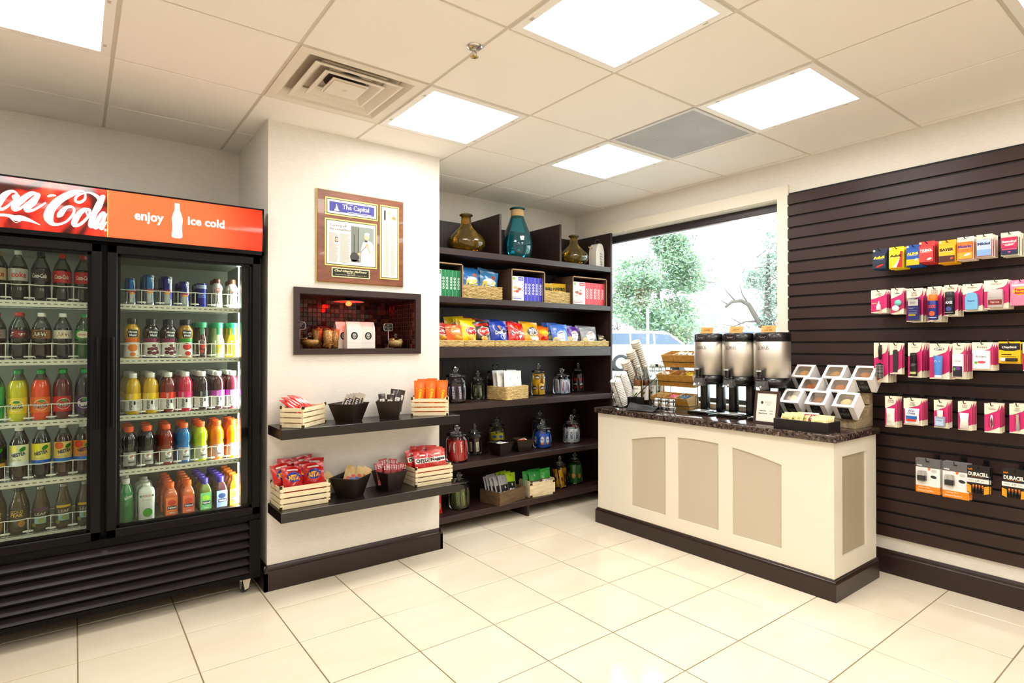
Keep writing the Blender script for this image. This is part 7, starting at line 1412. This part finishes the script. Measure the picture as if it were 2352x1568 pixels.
# --- row 5
def adapt(t, w, h):
    MB().rbox(-w/2, w/2, 0, .0012, 0, h, pm('#f2f0ee', .4), .0004).build('backing_card', t); m = MB(); f = flat(.0005); m.rect(-w/2, w/2, h*.74, h, pm('#6f6e70', .4), f).rect(-w/2, w/2, 0, h*.2, pm('#f09414', .4), f); txt(m, 'WIRE', -w*.34, h*.79, .008, '#efece8', w=w*.22, bold=.04); txt(m, 'Adapter Plug', -w*.14, h*.15, .007, '#f8efe2', w=w*.5, bold=.03); txt(m, 'International Travel Power', -w*.08, h*.07, .008, '#f8efe2', w=w*.66, bold=.02)
    m.poly([(w*.0, h*.74), (w*.12, h*.74), (w*.1, h*.68), (w*.03, h*.66)], pm('#e8803a', .4), flat(.0009)).oval(w*.24, h*.49, w*.13, h*.045, pm('#3a3638', .4), flat(.0009), 12, 1, rot=-.2).oval(w*.26, h*.66, w*.12, h*.05, pm('#cfcdcb', .4), flat(.0007), 12, 1).rect(-w*.08, w*.08, h*.9, h*.93, PRINTK, flat(.0009)); m.build('print', t)
    MB().rbox(-w*.37, -w*.05, -.02, -.001, h*.36, h*.5, pm('#2a2829', .35), .002).build('plug_body', t)
    for x in (-.3, -.14): MB().box(w*x-.002, w*x+.002, -.012, -.008, h*.5, h*.62, CHROME).build('plug_pin', t)
    MB().rbox(-w*.4, -w*.02, -.022, -.0012, h*.34, h*.64, clear('#ffffff', .8, .04, 1.45), .004).build('blister', t)
def dura(t, w, h):
    MB().rbox(-w/2, w/2, -.012, 0, 0, h*.58, pm('#1a1817', .3), .004).build('tray', t); MB().rbox(-w/2, w/2, -.002, 0, h*.55, h, pm('#1a1817', .3), .0008).build('backing_card', t); m = MB(); f = flat(.0008, -.012); m.rect(-w*.49, w*.49, h*.4, h*.55, pm('#e9e7e2', .4), f); txt(m, '10', -w*.02, h*.475, h*.09, '#1d1a1a', -.012, w*.15, .0014)
    m.rect(-w*.42, -w*.16, h*.47, h*.485, GREY, flat(.0012, -.012)).rect(w*.14, w*.3, h*.47, h*.485, GREY, flat(.0012, -.012)); txt(m, 'DURACELL', 0, h*.7, h*.14, '#f2f0ec', -.002, w*.88, .0012, bold=.04); txt(m, 'AAA', -w*.36, h*.87, h*.07, '#e8901e', -.002, w*.2, .0012, bold=.03); m.rect(-w*.35, w*.2, h*.6, h*.615, pm('#c07a2a', .5), flat(.001, -.002)); m.poly([(-w*.49, h*.06), (-w*.3, h*.0), (-w*.3, h*.28), (-w*.49, h*.33)], pm('#f0a81a', .4), f); m.poly([(w*.49, h*.06), (w*.24, h*.0), (w*.24, h*.28), (w*.49, h*.33)], pm('#f0a81a', .4), f); m.build('print', t)
    for k in range(4):
        b = MB().lathe([(0, 0), (.0051, 0), (.0052, h*.2)], pm('#2a2626', .25, metal=.6), 12, TR(-w*.23+k*.0125+.003, -.0135, h*.02)).build('battery', t); MB().lathe([(.0052, h*.2), (.0052, h*.3), (.002, h*.305), (.002, h*.315), (0, h*.315)], pm('#c87a3a', .25, metal=.8), 12, TR(-w*.23+k*.0125+.003, -.0135, h*.02)).build('copper_end', b)
R5 = 'on the lowest row of hooks'
hang('adapter_pack', 'white and orange travel plug pack beside the counter '+R5, 'electronics pack', 1.104, .111, .543, .184, 2, .0235, adapt, None, 'travel plug packs beside the counter'); hang('adapter_pack', 'white and orange travel plug pack next to the batteries '+R5, 'electronics pack', .981, .114, .540, .188, 3, .0235, adapt, None, 'travel plug packs next to the batteries')
hang('battery_pack', 'black and amber battery pack next to the travel plugs '+R5, 'batteries', .885, .092, .585, .14, 3, .018, dura, None, 'battery packs next to the plugs'); hang('battery_pack', 'black and amber battery pack hanging apart from the plugs '+R5, 'batteries', .742, .098, .592, .139, 3, .018, dura, None, 'battery packs hanging apart')
# ------------------------------------------------------------------ outside the window
GZ = .3
def out(px, d):                                            # a spot seen along a bearing, d metres away
    t = (px-1176)/1316.8; return (d*(.6061+.7954*t), d*(.7954-.6061*t))
struct(MB().box(XR+WT+.3, 90, -40, 90, GZ-.2, GZ, pm('#c9c7c2', .8, var=.1, vs=.6)).build('ground_outside'))
def leafm(c):
    m = bpy.data.materials.new('leaf_'+c[1:]); m.use_nodes = True; nt = m.node_tree; nt.nodes.clear(); d = nt.nodes.new('ShaderNodeBsdfDiffuse'); t = nt.nodes.new('ShaderNodeBsdfTranslucent'); x = nt.nodes.new('ShaderNodeMixShader'); o = nt.nodes.new('ShaderNodeOutputMaterial')
    d.inputs[0].default_value = rgb(c); t.inputs[0].default_value = rgb(c); x.inputs[0].default_value = .5; nt.links.new(d.outputs[0], x.inputs[1]); nt.links.new(t.outputs[0], x.inputs[2]); nt.links.new(x.outputs[0], o.inputs[0]); return m
LEAF = [leafm(c) for c in ('#9ab08e', '#adc29e', '#93ac98', '#a8bab0', '#bccab4')]; BARK = pm('#6a6058', .8, bump=.6, bs=12)
def leaves(m, c, r, n, s, rg, mats, shell=.5):
    for _ in range(n):
        d = Vector((rg.gauss(0, 1), rg.gauss(0, 1), rg.gauss(0, 1))).normalized(); q = c+Vector((d.x*r[0], d.y*r[1], d.z*r[2]))*(shell+(1-shell)*rg.random())
        a = Vector((rg.gauss(0, 1), rg.gauss(0, 1), rg.gauss(0, 1))).normalized(); b = a.orthogonal().normalized(); k = s*rg.uniform(.6, 1.4)
        m.add([q-a*k, q-b*k*.45, q+a*k, q+b*k*.45], [(0, 1, 2, 3)], rg.choice(mats))
def tree(label, x, y, blobs, trunk, s, seed, mats=LEAF, twigs=0):
    t = thing('tree', label, 'tree', (x, y, GZ)); rg = random.Random(seed); m = MB()
    for (bx, by, bz, rx, ry, rz, n) in blobs: leaves(m, Vector((bx, by, bz)), (rx, ry, rz), n, s, rg, mats, .35)
    m.build('foliage', t)['kind'] = 'stuff'
    for k, (pts, r) in enumerate(trunk): MB().tube(pts, r, BARK, 7).build('trunk' if k == 0 else 'branch', t)
    if twigs:
        m = MB()
        for _ in range(twigs):
            b = blobs[rg.randrange(len(blobs))]; p = Vector((b[0], b[1], b[2]))+Vector((rg.uniform(-1, 1)*b[3], rg.uniform(-1, 1)*b[4], rg.uniform(-1, 1)*b[5])); d = Vector((rg.uniform(-1, 1), rg.uniform(-1, 1), rg.uniform(-.2, 1)))*.6; m.tube([p, p+d*.5, p+d+Vector((0, 0, .1))], [.02, .014, .006], BARK, 4)
        m.build('twigs', t)['kind'] = 'stuff'
x, y = out(1512, 28); bl = []; rg = random.Random(11)
for z, r, n in ((.6, 1.6, 900), (1.5, 2.1, 1300), (2.4, 2.3, 1500), (3.3, 2.05, 1300), (4.2, 1.7, 1000), (5.0, 1.3, 800), (5.8, .9, 500)):
    for k in range(5): a = rg.uniform(0, 6.28); bl.append((r*.72*math.cos(a), r*.72*math.sin(a), z*1.2+rg.uniform(-.3, .3), r*.7, r*.7, .75, n//5*5))
tree('big round green cedar tree outside the window', x, y, bl, [([(0, 0, 0), (.05, .05, 1.5), (0, 0, 4.5)], [.22, .16, .05])], .1, 1, twigs=200)
x, y = out(1762, 22); ex, ey = .6061*.99, -.62       # right hand direction outside
bl = [(.1, 0, .9, .5, .5, .6, 900), (.1, 0, 1.9, .55, .55, .6, 900), (.2, -.1, 2.9, .6, .6, .7, 900), (-.3, .3, 3.6, .6, .6, .5, 800), (.2, -.2, 4.2, .7, .7, .6, 900), (-.25, .25, 1.3, .4, .4, .35, 300), (.3, -.2, 5.1, .8, .8, .7, 900), (.9, -.7, 3.6, .8, .8, 1.6, 1400)]
D = Vector((-.795, .606, 0))                             # towards the shelving as seen from inside
def br(*L): return [tuple(D*a+Vector((0, 0, z))) for a, z in L]
tree('ivy covered tree with a bare crooked limb outside the window', x, y, bl, [([(0, 0, 0), (.05, 0, 2), (.1, 0, 4.6)], [.2, .16, .05]), (br((0, 1.4), (.35, 2.0), (.7, 2.6), (1.0, 2.75), (1.35, 2.7), (1.6, 2.5)), [.11, .1, .09, .07, .06, .05]), (br((.7, 2.6), (.95, 3.0), (1.05, 3.4)), [.03, .022, .01]), (br((1.2, 2.72), (1.5, 3.05), (1.7, 3.3)), [.03, .02, .008]), (br((.3, 1.95), (.8, 1.95), (1.3, 1.75), (1.7, 1.85)), [.04, .03, .02, .008]), (br((1.0, 1.87), (1.3, 2.05), (1.6, 2.1)), [.02, .014, .006]), (br((1.5, 2.6), (1.75, 2.75), (1.95, 2.7)), [.025, .015, .006])], .07, 2, mats=[leafm(c) for c in ('#9aa89c', '#aab6aa', '#8f9f92', '#b3bcb6')], twigs=80)
x, y = out(1420, 37); tree('thin bare sapling behind the cedar tree', x, y, [(0, 0, 2.2, .7, .7, .9, 120)], [([(0, 0, 0), (.05, 0, 1.6), (-.1, .1, 3)], [.07, .05, .015]), ([(.05, 0, 1.2), (.4, -.2, 2.2)], [.04, .01]), ([(.03, 0, 1.4), (-.3, .25, 2.4)], [.035, .01])], .06, 3, twigs=60)
# hedge
HLF = [leafm(c) for c in ('#a39d96', '#b5aea5', '#949e90', '#a8a29c')]
m = MB(); rg = random.Random(4)
for k in range(13): hx, hy = out(1640+k*15, 26+rg.uniform(-.5, .5)); leaves(m, Vector((hx, hy, GZ+1.1)), (.6, .6, 1.15), 300, .075, rg, HLF, .3)
o = m.build('hedge'); o['kind'] = 'stuff'; meta(o, 'grey brown leafless hedge behind the parked cars', 'hedge')
# house
hx, hy = out(1700, 44); t = thing('house', 'white house with a small dark window behind the hedge', 'house', (hx, hy, GZ), -.65); HW = pm('#efeeec', .7)
MB().box(-5, 5, -3, 3, 0, 4.4, HW).build('wall', t); MB().prism([(-5.4, 4.4), (5.4, 4.4), (0, 6.6)], 6.6, pm('#d9d9da', .7), TR(0, 3.3, 0, PI/2)).build('roof', t)
for xx, zz in ((-.35, 2.9), (2.6, 2.9), (-3.2, 2.9)):
    w_ = MB().box(xx-.34, xx+.34, -3.06, -2.98, zz-.55, zz+.55, pm('#f4f4f2', .6)).build('window', t); MB().box(xx-.26, xx+.26, -3.09, -3.06, zz-.47, zz+.47, pm('#8d98a8', .2)).build('pane', w_)
# parked cars
CW = pm('#eceded', .25, coat=.6); CGL = pm('#56657a', .08, spec=.5); TYR = pm('#3a3a3c', .7); RIM = pm('#c5c8cc', .3, metal=.6)
def car(label, px, d, rz, kind=0):
    x, y = out(px, d); t = thing('parked_car', label, 'car', (x, y, GZ), rz)
    pr = [(-2.2, .3), (2.2, .3), (2.28, .55), (2.2, .88), (1.2, 1.02), (.55, 1.52), (.3, 1.6), (-1.6, 1.62), (-2.0, 1.5), (-2.2, 1.0), (-2.28, .6)]
    bm = bmesh.new(); vs = [bm.verts.new((a, -.88, z)) for a, z in pr]; f = bm.faces.new(vs); r = bmesh.ops.extrude_face_region(bm, geom=[f]); 
    for v in r['geom']:
        if isinstance(v, bmesh.types.BMVert): v.co.y = .88
    for v in bm.verts:
        if v.co.z > 1.2: v.co.y *= .8
    bmesh.ops.bevel(bm, geom=list(bm.edges), offset=.07, segments=3, profile=.6, affect='EDGES'); bmesh.ops.recalc_face_normals(bm, faces=list(bm.faces)); bm.verts.index_update()
    MB().add([v.co.copy() for v in bm.verts], [tuple(v.index for v in f.verts) for f in bm.faces], CW, True).build('body', t); bm.free()
    for s in (-1, 1):
        for P_ in ([(-1.85, 1.08), (-1.05, 1.08), (-1.05, 1.5), (-1.7, 1.5)], [(-.98, 1.08), (-.12, 1.08), (-.12, 1.5), (-.98, 1.5)], [(-.05, 1.08), (.98, 1.08), (.5, 1.46), (-.05, 1.5)]):
            m = MB(); vs = [(a, s*(.905-(z-1.08)*.36), z) for a, z in P_]; m.add(vs+[(a, q*.97, z) for a, q, z in vs], [(0, 1, 2, 3), (7, 6, 5, 4), (0, 4, 5, 1), (1, 5, 6, 2), (2, 6, 7, 3), (3, 7, 4, 0)], CGL).build('side_window', t)
        for a in (-1.4, 1.42):
            w_ = MB().lathe([(0, -.11), (.3, -.11), (.34, -.08), (.34, .08), (.3, .11), (0, .11)], TYR, 22, TR(a, s*.83, .34, PI/2)).build('wheel', t); m = MB().lathe([(.21, -.02), (.22, 0), (.2, .01)], RIM, 18, TR(a, s*.945, .34, PI/2))
            for k in range(5): m.box(-.02, .02, 0, .2, -.01, .01, RIM, TR(a, s*.945, .34, PI/2) @ Matrix.Rotation(k*2*PI/5, 4, 'Z'))
            m.build('rim', w_)
    m = MB(); m.add([(1.16, -.7, 1.06), (1.16, .7, 1.06), (.62, .6, 1.5), (.62, -.6, 1.5), (1.12, -.7, 1.04), (1.12, .7, 1.04), (.58, .6, 1.48), (.58, -.6, 1.48)], [(0, 1, 2, 3), (7, 6, 5, 4), (0, 4, 5, 1), (1, 5, 6, 2), (2, 6, 7, 3), (3, 7, 4, 0)], CGL).build('windscreen', t)
car('white parked car standing right under the cedar tree', 1496, 23.2, -.65); car('white parked car in the row between two other cars', 1668, 20.0, 2.4); car('white parked car in front of the ivy covered tree', 1835, 18.0, 2.4)
x, y = out(1488, 17.5); t = thing('sign_post', 'slim pale post in front of the cedar tree', 'post', (x, y, GZ)); MB().tube([(0, 0, 0), (0, 0, 2.1)], .04, pm('#e4e6e8', .5), 8).build('pole', t); MB().lathe([(.05, 2.1), (.05, 2.13), (0, 2.14)], pm('#e4e6e8', .5), 8).build('pole_cap', t)
# low brick wall
bwx, bwy = out(1424, 8.2); bw_ = thing('brick_wall', 'low red brick wall outside the window', 'wall', (bwx, bwy, GZ), -.65)
MB().box(-2.6, .32, -.1, .1, 0, .6, pm('#c8c0b8', .8)).build('mortar_core', bw_); MB().box(-2.65, .37, -.15, .15, .6, .66, pm('#d8d2ca', .7)).build('coping', bw_); bd = None; BR = [pm(c, .8) for c in ('#a5655a', '#965a50', '#b07468')]
for j in range(7):
    for i in range(13):
        xx = -2.49+i*.222+(.1 if j % 2 else 0)
        if xx+.105 > .33: continue
        if bd is None: bd = [MB().rbox(-.104, .104, -.05, .05, -.034, .034, q, .004).build('brick', bw_).data for q in BR[:1]]; o = [c for c in bw_.children if c.name.startswith('brick')][0]
        else: o = bpy.data.objects.new('brick', bd[0]); COL.objects.link(o); o.parent = bw_
        o.location = (xx, -.055, .045+j*.08)
